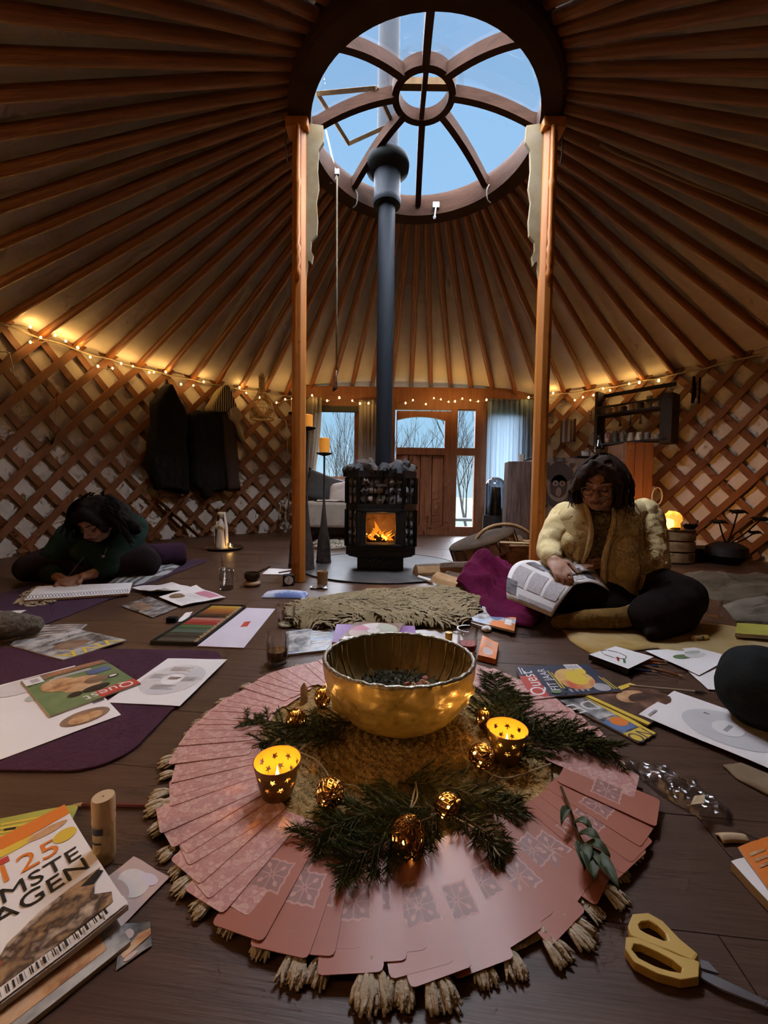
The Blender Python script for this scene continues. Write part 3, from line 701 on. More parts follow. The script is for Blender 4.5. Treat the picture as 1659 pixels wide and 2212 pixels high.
ol = [gp(*p) for p in ((615, 1335), (640, 1318), (700, 1300), (780, 1290), (880, 1285), (960, 1280), (1000, 1284), (1030, 1300), (1040, 1325), (1020, 1352), (960, 1362), (900, 1352), (820, 1358), (740, 1362), (680, 1366), (640, 1358))]
fleece('sheepskin_rug', ol, 'long-haired beige sheepskin lying on the floor in front of the stove', (.22, .165, .085), (.33, .26, .15), .022, .055, 8500, 1)
ol = [gp(*p) for p in ((672, 1180), (690, 1167), (720, 1163), (748, 1166), (760, 1175), (748, 1183), (710, 1186))]
fleece('sheepskin_rug', ol, 'small pale sheepskin on the floor at the foot of the daybed', (.5, .46, .36), (.62, .56, .46), .015, .035, 900, 2)

# ------------------------------------------------------------------ candlesticks
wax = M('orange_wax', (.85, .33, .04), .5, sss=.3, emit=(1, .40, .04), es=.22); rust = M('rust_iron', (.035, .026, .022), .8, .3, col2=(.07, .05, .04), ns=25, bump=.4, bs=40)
def candlestick(px, py, top_px, cand_h, label, candle=True):
    b = gp(px, py); zt = at(top_px[0], top_px[1], b.y).z
    t = thing('candlestick', label, 'candlestick', (b.x, b.y, 0)); x, y = b.x, b.y
    mb = MB(); mb.lathe([(.058, 0), (.060, .012), (.056, .03), (.049, .16), (.030, .26), (.022, .34), (.012, .44), (.0075, .5), (.0065, zt-.005)], 14, c=(x, y, 0), caps=True); mb.build('cone_stem', rust, t, smooth=40)
    mb = MB(); mb.lathe([(.006, zt-.015), (.05, zt-.002), (.062, zt+.006), (.06, zt+.009), (.001, zt+.004)], 18, c=(x, y, 0)); mb.build('drip_dish', rust, t, smooth=50)
    cn = thing('pillar_candle', 'burnt orange pillar candle on the '+label.split(' ', 1)[1].split(' standing')[0].split(', ')[0][:60], 'candle', (x, y, zt+.006))
    mb = MB(); r = .04; mb.lathe([(r*.98, 0), (r, .01), (r, cand_h-.012), (r*1.02, cand_h-.004), (r*.85, cand_h), (r*.6, cand_h-.012), (.001, cand_h-.015)], 20, c=(x, y, zt+.006))
    mb.build('wax_body', wax, cn, smooth=50); mb = MB(); mb.tube([(x, y, zt+cand_h-.01), (x+.002, y, zt+cand_h+.012)], .0015, 5); mb.build('wick', M('wick', (.03, .02, .02), .9), cn)
    return cn
c1 = candlestick(699, 1217, (697, 981), .115, 'tall iron candlestick, its whole stem showing against the window'); c1['label'] = 'orange pillar candle glowing against the daybed window'
c2 = candlestick(640, 1224, (637, 895), .10, 'taller iron candlestick half hidden behind the orange post'); c2['label'] = 'upper orange candle peeking out behind the orange post'
c3 = candlestick(662, 1231, (640, 926), .09, 'iron candlestick with its cone foot just behind the orange post'); c3['label'] = 'lower orange candle peeking out behind the orange post'

# ------------------------------------------------------------------ glass dome, wood pedestal and cup by the curtain
p = gp(1068, 1190); p = Vector((at(1069, 1100, 4.75).x, 4.75, 0))
cl = thing('glass_dome', 'tall bell-shaped glass dome on a dark base before the curtain', 'glass dome', (p.x, p.y, 0)); zt = at(1069, 1030, 4.75).z; r = .115
mb = MB(); mb.lathe([(r+.02, 0), (r+.025, .02), (r+.02, .3), (.001, .3)], 24, c=(p.x, p.y, 0)); mb.build('plinth', M('dark_plinth', (.02, .02, .02), .6), cl, smooth=40)
mb = MB(); z0 = .30; mb.lathe([(r, z0), (r, zt-r)]+[(r*cos(a*pi/16), zt-r+r*sin(a*pi/16)) for a in range(1, 8)]+[(.001, zt)], 28, c=(p.x, p.y, 0)); mb.build('dome', thin_glass('dome_glass', (.45, .47, .5), .5), cl, smooth='all')
mb = MB(); mb.tube([(p.x, p.y, .30), (p.x+.01, p.y, zt-.12)], [.075, .05], 9); mb.build('dark_relic', M('relic', (.015, .014, .015), .7, bump=.4, bs=20), cl, smooth='all')
q = at(1124, 1000, 4.1); ps = thing('wood_pedestal', 'grey weathered timber pedestal beside the orange post', 'pedestal', (q.x, 4.15, 0)); zt = at(1124, 998, 4.1).z
mb = MB()
prof = [(-.135, -.1), (-.05, -.13), (.06, -.12), (.15, -.1), (.15, .12), (-.11, .12)]
n = len(prof); vs = []
for k, z in enumerate((0, .15, .35, .5, zt-.02, zt)):
    for j, (a, b) in enumerate(prof): vs.append((q.x+a*(1.1-.15*z)+.012*noise.noise(Vector((j, k, 1))), 4.15+b+.012*noise.noise(Vector((j, k, 7))), z))
fs = [(k*n+j, k*n+(j+1) % n, (k+1)*n+(j+1) % n, (k+1)*n+j) for k in range(5) for j in range(n)]+[tuple(range(5*n, 6*n))]
mb.add(vs, fs); mb.build('trunk_block', M('weathered', (.085, .06, .05), .9, col2=(.18, .13, .115), ns=7, nd=5, stretch=(6, 6, .6), bump=.7, bs=10, bstretch=(8, 8, .8)), ps, smooth=30)
mb = MB(); c = at(1127, 990, 4.12); mb.lathe([(.001, 0), (.026, 0), (.034, .075), (.031, .075), (.024, .006), (.001, .006)], 18, c=(c.x, 4.12, zt)); tag(mb.build('cup', M('beige_clay', (.42, .38, .34), .7), smooth=40, loc=(c.x, 4.12, zt)), 'small beige cup on top of the weathered pedestal', 'cup')

# ------------------------------------------------------------------ basket with drum, beater and firewood
wick = M('wicker', (.26, .14, .06), .8, col2=(.40, .24, .11), ns=12, bump=.3, bs=50)
b = gp(1098, 1238); bx, by, brx, bry, bh = b.x+.02, b.y+.17, .24, .18, .19
bk = thing('log_basket', 'round wicker basket with arched handle between the shawl and orange post', 'basket', (bx, by, 0))
mb = MB()
def weave(u, v):
    a = u*2*pi; k = .86+.14*v; w = .005*sin(a*22+(int(v*10) % 2)*pi); return Vector((bx+(brx*k+w)*cos(a), by+(bry*k+w)*sin(a), bh*v))
mb.grid(weave, 88, 12); mb.build('basket_wall', wick, bk, smooth='all').modifiers.new('t', 'SOLIDIFY').thickness = .012
mb = MB(); mb.lathe([(.001, .01), (.2, .01)], 20, c=(bx, by, 0), sy=.75); mb.build('basket_floor', wick, bk)
mb = MB(); mb.tube([(bx+brx*cos(2*pi*i/40), by+bry*sin(2*pi*i/40), bh+.004*(i % 2)) for i in range(40)], .014, 7, closed=True); mb.build('rim', wick, bk, smooth='all')
mb = MB(); mb.tube([(bx+(brx-.02)*cos(a), by, bh-.02+.16*sin(a)) for a in [pi*i/16 for i in range(17)]], .013, 8); mb.build('handle', wick, bk, smooth='all')
barkm = M('log_bark', (.09, .06, .045), .95, col2=(.16, .11, .08), ns=14, bump=.6, bs=30); splitm = M('split_wood', (.34, .19, .08), .8, col2=(.48, .30, .15), ns=6, nd=5, stretch=(2, 14, 14), bump=.2, bs=20)
def log(px, py, z, L, r, rz, label, roll=0.0, tilt=0.0, c=None, seed=0):
    "a split log: bark on the round side, pale split faces and ends"
    c = c or gp(px, py, z); t = thing('firewood_log', label, 'log', tuple(c), group='split logs by the stove', world=False); t.rotation_euler = (roll, tilt, rz)
    sec = [(-r, -.55*r), (r*.95, -.55*r), (r*.75, .15*r), (r*.25, .75*r), (-r*.35, .7*r), (-r*.85, .1*r)]; n = len(sec); mb = MB()
    vs = [(s_*L/2+.01*noise.noise(Vector((k, s_, seed))), y*(1+.06*s_)+.004*noise.noise(Vector((k, 3, seed))), zz) for s_ in (-1, 1) for k, (y, zz) in enumerate(sec)]
    mb.add(vs, [(k, (k+1) % n, n+(k+1) % n, n+k) for k in (2, 3)], 0); mb.add(vs, [(k, (k+1) % n, n+(k+1) % n, n+k) for k in (0, 1, 4, 5)]+[tuple(range(n))[::-1], tuple(range(n, 2*n))], 1)
    mb.build('split_block', [barkm, splitm], t); return t
log(938, 1232, .036, .27, .058, radians(18), 'split log lying alone closest to the stove', .2, seed=1)
log(972, 1258, .036, .24, .056, radians(-62), 'split log in front of the others beside the white tube', -.3, seed=2)
log(1003, 1256, .036, .26, .056, radians(-50), 'split log half under the purple shawl', .4, seed=3)
log(1000, 1226, .10, .28, .052, radians(-35), 'split log lying on top of the small pile', .9, radians(-8), seed=4)
log(1015, 1226, .036, .30, .055, radians(5), 'split log at the rear of the pile below the drum', -.2, seed=5)
log(0, 0, 0, .34, .045, radians(25), 'split log sticking out of the wicker basket', .5, radians(-14), c=Vector((bx-.01, by+.02, .17)), seed=6)
# frame drum leaning on the logs
dc = at(1042, 1172, by-.02); dt = thing('frame_drum', 'hide frame drum laced around its rim, tilted over the firewood', 'drum', (dc.x, dc.y, dc.z)); dt['_w'] = 0
dt.rotation_euler = (radians(1), radians(-19), radians(6)); 
hide = M('drum_hide', (.035, .02, .012), .9, col2=(.07, .04, .022), ns=5, nd=4); side = M('drum_side', (.20, .10, .04), .6, col2=(.28, .16, .065), ns=6)
mb = MB(); rD = .245; mb.lathe([(.001, .035), (rD*.6, .036), (rD-.006, .034), (rD, .028), (rD, .018)], 40, sy=.85); mb.build('drum_skin', hide, dt, smooth=50)
mb = MB(); mb.lathe([(rD-.002, .028), (rD-.002, -.085), (rD-.022, -.085), (rD-.022, .028)], 40, sy=.85); mb.build('drum_hoop', side, dt, smooth=40)
for i in range(18):
    a0 = 2*pi*i/18; mb = MB()
    q = [(rD*cos(a0+da)*1.008, rD*.85*sin(a0+da)*1.008, z) for da, z in ((-.05, .025), (0, -.06), (.05, .025))]; mb.tube(q, .0035, 5); mb.build('lacing', barkm, dt)
# beater resting on the basket
mb = MB(); a = Vector((bx-.12, by-bry-.03, bh+.03)); b2 = Vector((bx+.16, by-bry-.035, bh+.022)); bt = thing('drum_beater', 'wooden drum beater with padded pale head across the basket rim', 'beater', tuple(a))
mb.tube([a, b2], .009, 8); mb.build('stick', M('pale_wood', (.55, .40, .22), .6), bt, smooth='all'); mb = MB(); mb.ball(b2, (.045, .03, .032), 12, 8); mb.build('padded_head', M('felt', (.55, .45, .33), .95, bump=.3, bs=60), bt, smooth='all')
a = gp(905, 1247, .012); b2 = gp(932, 1256, .012); mb = MB(); mb.tube([a, b2], .013, 10); tag(mb.build('lighter_tube', M('white_tube', (.6, .58, .55), .5), smooth=40, loc=a), 'short white tube on the hearth beside the split logs', 'tube')
# purple shawl heaped over the logs
purple = M('purple_shawl', (.080, .0035, .028), .9, col2=(.118, .006, .042), ns=6, bump=.5, bs=22)
pk = [gp(*p) for p in ((985, 1285), (1003, 1272), (1022, 1250), (1060, 1236), (1100, 1240), (1160, 1290), (1178, 1335), (1150, 1358), (1090, 1350), (1060, 1345), (1030, 1305))]
c = sum(pk, Vector())/len(pk); mb = MB(); K = len(pk)
def shawl(u, v):
    i = u*K; k = int(i) % K; q = pk[k].lerp(pk[(k+1) % K], i-int(i)); w = q.lerp(c+Vector((-.02, .10, 0)), v); 
    fold = (.5-abs(noise.noise(Vector((w.x*7+w.y*5, w.y*4, 1)))))*.11-.03 + .03*sin(w.x*31+w.y*17+4*noise.noise(w*6))*min(1, v*4)
    g = max(0, 1-(hypot(w.x-(c.x-.06), w.y-(c.y+.17))/.30))
    return Vector((w.x, w.y, .012+max(0, v)**.6*.06+g**.8*.16+max(-.004, fold*(.3+v))))
mb.grid(shawl, 132, 26); o = mb.build('shawl', purple, smooth='all', loc=(c.x, c.y, 0)); tag(o, 'purple shawl heaped on the floor between firewood and open magazine', 'shawl'); o.modifiers.new('t', 'SOLIDIFY').thickness = .006
# ================================================================== fairy lights along the eave
def oncyl(px, py, r):
    v = _R*((px-829.5)/FPX) - _U*((py-1106)/FPX) + _F
    ax, ay = -CX, -CY; A = v.x**2+v.y**2; B = 2*(ax*v.x+ay*v.y); C = ax*ax+ay*ay-r*r
    t = (-B+sqrt(max(0, B*B-4*A*C)))/(2*A); return CAMP+v*t
raw = [(65.6, 705.8), (88, 728.7), (65.6, 739), (119, 724), (142, 736.7), (168, 751), (195, 771), (211.7, 791), (243, 795.5), (261.6, 785), (287, 791), (322, 804.7), (332.5, 804), (358, 803.4), (391, 830), (417.6, 832.8), (439.8, 824.6), (517.7, 837), (532, 848.7), (560.6, 858.4), (597, 869.7), (616, 862.5), (631, 862.5), (636, 866), (674, 854), (706.6, 865.5), (733, 859), (761, 865.5), (777.6, 871.7), (796, 871), (876, 870.7), (892, 864.4), (920, 873), (937.4, 860), (952.4, 862.7), (969, 868), (983, 867), (998.6, 861), (1016, 864.4), (1033, 867), (1051, 863.7), (1142, 858.5), (1195, 849), (1182, 864.5), (1241.6, 864.5), (1259, 858), (1282, 853.5), (1302.6, 839.4), (1318, 843.5), (1359, 829), (1381, 826), (1423, 822)]
pts = []
for x, y in raw:
    p = oncyl(x, y, R-.075)
    if p.y > FY-.16: p = at(x, y, FY-.16)
    pts.append(p)
back = [cyl(-radians(88+i*4.6)+.01*(i % 3), R-.075, WH-.06+.03*sin(i*1.7)) for i in range(20)]
order = back[::-1]+pts
fs_ = thing('fairy_light_string', 'string of tiny warm fairy lights running along the eave', 'string lights', tuple(cyl(0, 0, WH)))
path = []
for i in range(len(order)-1):
    a, b = order[i], order[i+1]
    for k in range(3):
        t = k/3; path.append(a.lerp(b, t)+Vector((0, 0, -.035*sin(pi*t)*min(1, (b-a).length*4))))
path.append(order[-1])
mb = MB(); mb.tube(path, .0022, 4); mb.build('wire', M('copper_wire', (.12, .10, .06), .6), fs_, smooth='all')
bulb_m = M('fairy_bulb', (1, .8, .4), .5, emit=(1, .62, .16), es=14)
mb = MB(); mb.ball((0, 0, 0), (.009, .009, .013), 8, 6); bme = mb.mesh(bulb_m, 'all', 'bulb')
for i, p in enumerate(order):
    o = bpy.data.objects.new('bulb', bme); COL.objects.link(o); o.parent = fs_; o.location = inv(fs_) @ p; o.scale = [random.uniform(.8, 1.25)]*3
    lamp('bulb_light', p+(Vector((CX, CY, p.z))-p).normalized()*.012, .62, (1, .55, .16), .012, fs_)

# ------------------------------------------------------------------ unseen lamp added behind the camera to brighten and warm the room
lx, ly = -1.45, .05
fl2 = thing('floor_lamp', 'added fill lamp with linen drum shade, unseen near the rear wall', 'lamp', (lx, ly, 0))
mb = MB(); mb.lathe([(.001, .02), (.14, .02), (.15, .0)], 24, c=(lx, ly, 0)); mb.build('base', iron, fl2, smooth=40)
mb = MB(); mb.tube([(lx, ly, .02), (lx, ly, 1.05)], .012, 8); mb.build('pole', iron, fl2, smooth=40)
mb = MB(); mb.lathe([(.2, .90), (.16, 1.20), (.001, 1.202)], 28, c=(lx, ly, 0)); mb.build('lamp_shade', cloth_trans('shade_linen', (.9, .75, .5), .6), fl2, smooth='all')
lamp('fill_light', (lx, ly, 1.05), 38, (1, .66, .38), .06, fl2)

# ------------------------------------------------------------------ coats hanging on the trellis
black = M('black_wool', (.008, .008, .009), .95, col2=(.014, .013, .013), ns=10, bump=.3, bs=30)
def hang(name, px_outline, label, m, cat, thick=.12, r=None, voxel=.022, noise_amp=.01, smooth=3):
    "a garment hung on the wall: outline given on the wall, filled out to a soft body"
    rr = R-.10
    pts = [oncyl(x, y, rr) for x, y in px_outline]; c = sum(pts, Vector())/len(pts)
    out = Vector((CX-c.x, CY-c.y, 0)).normalized(); rt = Vector((-out.y, out.x, 0))
    pl_ = [((p-c).dot(rt), (p-c).z) for p in pts]
    t = thing(name, label, cat, tuple(c+Vector((0, 0, min(q[1] for q in pl_)))))
    mb = MB(); n = len(pl_); vs = []; lev = 5
    for k in range(lev):
        f = k/(lev-1); s_ = 1-.22*f**2.2
        for a, z in pl_:
            q = c+rt*(a*s_)+Vector((0, 0, z*(1-.05*f*f)))+out*(thick*f-.045); vs.append(q)
    fs = [(k*n+j, k*n+(j+1) % n, (k+1)*n+(j+1) % n, (k+1)*n+j) for k in range(lev-1) for j in range(n)]+[tuple(range(n))[::-1], tuple(range((lev-1)*n, lev*n))]
    me = bpy.data.meshes.new('tmp'); mb.add(vs, fs); me.from_pydata([tuple(v) for v in mb.v], [], mb.f)
    bm = bmesh.new(); bm.from_mesh(me); bmesh.ops.recalc_face_normals(bm, faces=bm.faces); bm.to_mesh(me); bm.free()
    o = bpy.data.objects.new('tmp', me); COL.objects.link(o); r_ = o.modifiers.new('r', 'REMESH'); r_.mode = 'VOXEL'; r_.voxel_size = voxel; s2 = o.modifiers.new('s', 'SMOOTH'); s2.iterations = smooth
    m2 = evaluated(o); bpy.data.objects.remove(o); m2.update()
    push(m2, lambda q: noise.noise(Vector(((q-c).dot(rt)*16, (q-c).z*3, c.x)))*noise_amp*1.6+noise.noise(q*18)*noise_amp*.4)
    m2.transform(inv(t)); m2.materials.clear(); m2.materials.append(m); m2.polygons.foreach_set('use_smooth', [True]*len(m2.polygons))
    b = bpy.data.objects.new('garment', m2); COL.objects.link(b); b.parent = t; return t, c, rt, out
t, c, rt, out = hang('coat', [(352, 832), (366, 827), (378, 850), (392, 870), (402, 892), (404, 925), (400, 960), (409, 1000), (410, 1068), (385, 1066), (372, 1058), (335, 1060), (325, 1030), (316, 1000), (322, 950), (324, 910), (322, 868), (333, 862)], 'long black coat hanging on the trellis, farther from the lampshade', black, 'coat')
mb = MB(); q = oncyl(358, 826, R-.08); mb.tube(bez([q+Vector((0, 0, .03)), q+out*.03+Vector((0, 0, .02)), q+out*.02-Vector((0, 0, .03))], 4), .006, 6); mb.build('hanging_loop', black, t)
t, c, rt, out = hang('coat', [(404, 895), (425, 885), (452, 890), (478, 888), (488, 920), (487, 1000), (492, 1060), (470, 1064), (455, 1063), (452, 1077), (434, 1077), (430, 1060), (412, 1050), (406, 990), (402, 940)], 'black jacket hanging on the trellis under the patterned knit hat', black, 'coat')
t, c, rt, out = hang('dress', [(470, 892), (492, 886), (505, 905), (509, 960), (514, 1010), (520, 1062), (490, 1062), (480, 1000), (474, 940)], 'brownish grey pleated dress hanging beside the black jacket', M('taupe_knit', (.05, .032, .03), .95, col2=(.075, .05, .045), ns=8, stretch=(30, 30, 1), bump=.5, bs=14, bstretch=(30, 30, 1)), 'dress', thick=.14)
zig = M('zigzag_knit', (.45, .38, .22), .95, col2=(.015, .014, .014), ns=17, nd=2, contrast=(.47, .53), tex='wave', stretch=(1, 1, 1.6))
t, c, rt, out = hang('knit_hat', [(478, 833), (487, 834), (500, 858), (508, 880), (503, 893), (470, 892), (445, 892), (444, 880), (458, 860), (468, 842)], 'cream and black zigzag knit hat with earflaps on a trellis end', zig, 'hat', thick=.17, voxel=.016, noise_amp=.004)
t, c, rt, out = hang('scarf', [(482, 886), (500, 880), (512, 892), (517, 905), (505, 916), (512, 930), (522, 950), (524, 962), (518, 955), (508, 935), (498, 915), (486, 905)], 'pale cream scarf draped from the zigzag hat over the dress', M('cream_wool', (.40, .34, .26), .95, bump=.3, bs=30), 'scarf', thick=.20, voxel=.013, noise_amp=.004)

# ------------------------------------------------------------------ wicker lampshade hung under the eave
q = oncyl(566, 905, R-.26); ws = thing('wicker_lampshade', 'open wicker bell lampshade hanging unlit from the eave', 'lampshade', tuple(q)); zt = oncyl(563, 812, R-.26).z; Hh = zt-q.z
prof = [(.135, 0), (.15, .06), (.14, .22), (.105, .40), (.06, .55), (.036, .70), (.036, .95), (.04, 1.0)]
ww = M('pale_wicker', (.42, .32, .19), .8)
def pr_(t):
    for (r0, z0), (r1, z1) in zip(prof, prof[1:]):
        if t <= z1: return r0+(r1-r0)*(t-z0)/(z1-z0)
    return prof[-1][0]
mb = MB()
for i in range(26):
    a = 2*pi*i/26; mb.tube([q+Vector((pr_(k/10)*cos(a), pr_(k/10)*sin(a), Hh*k/10)) for k in range(11)], .0028, 4, caps=False)
mb.build('ribs', ww, ws, smooth='all')
for z, r in ((0, .008), (.02, .006), (.22, .004), (.4, .004), (.56, .005), (.72, .005), (.84, .005), (.97, .006)):
    mb = MB(); mb.tube([q+Vector((pr_(z)*cos(2*pi*i/28), pr_(z)*sin(2*pi*i/28), Hh*z)) for i in range(28)], r, 5, closed=True); mb.build('hoop', ww, ws, smooth='all')
mb = MB(); a = q+Vector((0, 0, Hh)); mb.tube(bez([a, a+Vector((.0, .0, .06)), oncyl(560, 806, R-.12)], 4), .004, 5); mb.build('cord', M('white_cord', (.5, .46, .4), .8), ws)
# white cable drooping from the lampshade toward the post
mb = MB(); mb.tube(bez([oncyl(530, 902, R-.06), oncyl(560, 906, R-.06), oncyl(595, 908, R-.06), oncyl(612, 905, R-.06), oncyl(620, 925, R-.06), oncyl(621, 1000, R-.06)], 5), .0045, 5); tag(mb.build('white_cable', MATS['white_cord'], smooth='all', loc=oncyl(600, 950, R-.05)), 'thin white cable strung along the trellis below the wicker lampshade', 'cable')
mb = MB(); mb.tube(bez([oncyl(2, 760, R-.06), oncyl(18, 762, R-.06), oncyl(26, 785, R-.06), oncyl(31, 815, R-.06)], 5), .005, 5); tag(mb.build('white_cable', MATS['white_cord'], smooth='all', loc=oncyl(20, 800, R-.06)), 'short loose white cable hanging from the trellis at the photo edge', 'cable')
# dried twig on the trellis
q = oncyl(112, 950, R-.03); tw = thing('dried_twig', 'small dark dried twig tied to the trellis above the writing woman', 'twig', tuple(q)); mb = MB(); rt_ = Vector((q.y-CY, -(q.x-CX), 0)).normalized()*-1
for a, b in ((-.04, .08), (.02, .09), (.06, .06), (-.02, .05), (.08, .035)): mb.tube([q+Vector((0, 0, -.04)), q+rt_*a*.5+Vector((0, 0, .01)), q+rt_*a+Vector((0, 0, b-.02))], [.004, .003, .001], 5)
mb.build('sprays', M('dead_twig', (.015, .013, .01), .9), tw); mb = MB(); mb.tube([q+Vector((0, 0, -.03)), q+rt_*-.04+Vector((0, 0, .25)), q+rt_*-.05+Vector((0, 0, .4))], .0015, 4); mb.build('thread', black, tw)
# macrame tassel hanging near the post
q = oncyl(612, 1105, R-.08); mc = thing('macrame_hanging', 'knotted cream macrame with two tassels hanging low beside the post', 'macrame', tuple(q)); cw = MATS['cream_wool']
for dx, top in ((-.05, .16), (.03, .22)):
    mb = MB(); b = q+Vector((dx, 0, -.06)); mb.tube([b+Vector((0, 0, -.06)), b, b+Vector((0, 0, .04)), b+Vector((.02, 0, top))], [.022, .014, .006, .005], 8); mb.ball(b+Vector((0, 0, .045)), .012, 8, 6); mb.build('tassel', cw, mc, smooth='all')
mb = MB(); mb.tube(bez([q+Vector((-.03, 0, .12)), q+Vector((0, .0, .02)), q+Vector((.06, 0, .03)), q+Vector((.08, 0, .25))], 5), .006, 6); mb.build('knotted_cord', M('brown_cord', (.09, .06, .04), .9), mc, smooth='all')
# folded wooden trestle leaning on the trellis under the coats
q = oncyl(372, 1110, R-.06); sb = thing('folding_trestle', 'folded brown wooden trestle leaning on the wall below the black coats', 'trestle', (q.x, q.y, 0)); sw = M('stool_wood', (.11, .040, .016), .6, col2=(.17, .07, .03), ns=5)
for (a, b) in (((335, 1075), (428, 1158)), ((398, 1072), (318, 1160))):
    mb = MB(); mb.tube([oncyl(*a, R-.05), oncyl(*b, R-.08)], .034, 4, flat=.5); mb.build('leg', sw, sb)
mb = MB(); mb.tube([oncyl(345, 1068, R-.07), oncyl(388, 1068, R-.07)], .022, 4); mb.build('top_rail', sw, sb)

# ------------------------------------------------------------------ statue, tray and tealight
q = gp(486, 1186); tr = thing('metal_tray', 'round tarnished silver tray on the floor with statue and tealight', 'tray', (q.x, q.y, 0)); silver = M('tarnished_silver', (.32, .28, .22), .35, 1)
mb = MB(); mb.lathe([(.001, .010), (.15, .010), (.165, .020), (.172, .022), (.172, .018), (.15, .004), (.001, .004)], 36, c=(q.x, q.y, 0)); mb.build('dish', silver, tr, smooth=50)
s_ = q+Vector((-.035, .01, .010)); stt = thing('figurine', 'small white robed figurine with long veil on the silver tray', 'figurine', tuple(s_)); zt = at(478, 1105, s_.y).z; Hh = zt-s_.z
sm = M('ivory_plaster', (.50, .42, .33), .55, col2=(.62, .53, .42), ns=10)
blob('body', [('t', [s_+Vector((0, 0, .012)), s_+Vector((0, 0, Hh*.3)), s_+Vector((0, 0, Hh*.62)), s_+Vector((0, 0, Hh*.78))], [.062, .048, .042, .022]), ('b', s_+Vector((0, -.004, Hh*.90)), (.026, .028, .034)), ('t', [s_+Vector((-.035, -.005, Hh*.7)), s_+Vector((-.035, -.035, Hh*.55)), s_+Vector((0, -.048, Hh*.62))], [.014, .013, .009]), ('t', [s_+Vector((.035, -.005, Hh*.7)), s_+Vector((.035, -.035, Hh*.55)), s_+Vector((0, -.048, Hh*.62))], [.014, .013, .009])], sm, stt, .006, 3)
mb = MB()
def veil(u, v):
    a = radians(-35)+radians(250)*u; r = .032+.02*min(1, v*2.2)+.012*v+.004*sin(u*22)*v; return s_+Vector((r*cos(a), r*sin(a), Hh*(.985-.92*v)))
mb.grid(veil, 28, 10); mb.lathe([(.001, Hh*.99), (.02, Hh*.985), (.034, Hh*.95), (.032, Hh*.9)], 14, c=s_); mb.build('veil', sm, stt, smooth='all').modifiers.new('t', 'SOLIDIFY').thickness = .004
g = q+Vector((.062, -.035, .010)); tl = thing('tealight', 'lit tealight in a clear glass cup beside the white figurine', 'tealight', tuple(g)); cup = thin_glass('tumbler_glass', (.985, .985, .98), .15, .03, .4)
mb = MB(); mb.lathe([(.024, 0), (.032, .05), (.030, .05), (.022, .004), (.001, .004)], 18, c=g); mb.build('glass_cup', cup, tl, smooth='all')
mb = MB(); mb.lathe([(.001, .004), (.019, .004), (.019, .018), (.001, .017)], 16, c=g); mb.build('wax_body', M('white_wax', (.8, .7, .5), .5), tl, smooth=40)
flame_m = M('candle_flame', (0, 0, 0), 1, emit=(1, .66, .22), es=14)
mb = MB(); mb.lathe([(.001, .02), (.004, .026), (.005, .032), (.003, .042), (.0005, .052)], 10, c=g); mb.build('flame', flame_m, tl, smooth='all'); lamp('flame_light', g+Vector((0, 0, .04)), .5, (1, .55, .15), .008, tl)
# purple bolster
a = gp(338, 1200, .085); b = gp(400, 1196, .085); d = (b-a).normalized(); a = a-d*.22
bo = thing('bolster', 'dark purple cylindrical bolster lying behind the writing woman', 'bolster', tuple(a.lerp(b, .5)-Vector((0, 0, .085)))); pm = M('plum_cotton', (.035, .014, .03), .9, col2=(.05, .022, .042), ns=8, bump=.2, bs=30)
mb = MB(); mb.tube([a, a+d*.02, b-d*.02, b], [.07, .085, .085, .07], 20); mb.build('roll', pm, bo, smooth=50); mb = MB(); mb.box(b+d*-.03+Vector((0, -.086, -.01)), (.02, .004, .03)); mb.build('label_tag', M('tag_grey', (.10, .08, .09), .8), bo)

# ------------------------------------------------------------------ pull cord from the crown
a = at(716, 300, 2.95); b = at(728, 385, 2.95); c_ = at(727, 800, 2.95); pc = thing('pull_cord', 'long pale cord with turned wooden pull hanging from the roof vent', 'cord', tuple(at(727, 830, 2.95)))
mb = MB(); mb.tube([at(704, 282, 2.95), b, c_], .006, 6); mb.build('rope', M('pale_rope', (.30, .26, .18), .9), pc, smooth='all')
mb = MB(); e = at(719, 845, 2.95); mb.tube([c_, c_-Vector((.004, 0, .05)), at(724, 838, 2.95), e], [.006, .008, .018, .006], 8); mb.build('cord_pull', M('dark_pull', (.08, .035, .02), .5), pc, smooth='all')
mb = MB(); q = at(728, 372, 2.95); mb.box(q, (.03, .02, .035)); mb.tube(bez([q+Vector((0, 0, -.01)), q+Vector((-.02, 0, -.06)), q+Vector((-.05, 0, -.07)), q+Vector((-.045, .03, -.02))], 4), .005, 6); mb.build('cleat', MATS['steel'], pc)

# slack cord stretched under the roof cloth on the rack side
def onroof(px, py, below=.06):
    v = (_R*((px-829.5)/FPX) - _U*((py-1106)/FPX) + _F).normalized(); t = .3
    while t < 7:
        p = CAMP+v*t; r = hypot(p.x-CX, p.y-CY)
        if p.z > ZE+(ZR-ZE)*(R-r)/(R-CRO)-below: return p
        t += .005
    return p
mb = MB(); mb.tube([onroof(x, y) for x, y in ((1296, 312), (1340, 335), (1400, 358), (1470, 388), (1560, 422), (1640, 455), (1700, 480))], .007, 5); tag(mb.build('roof_cord', M('roof_cord', (.26, .20, .13), .9), smooth='all', loc=onroof(1470, 388)), 'pale cord running slantwise beneath the rafters above the wall rack', 'cord')
# ================================================================== right-hand side: cabinet, shelves, lamp
def wp(x, y, r=R-.10): return oncyl(x, y, r)
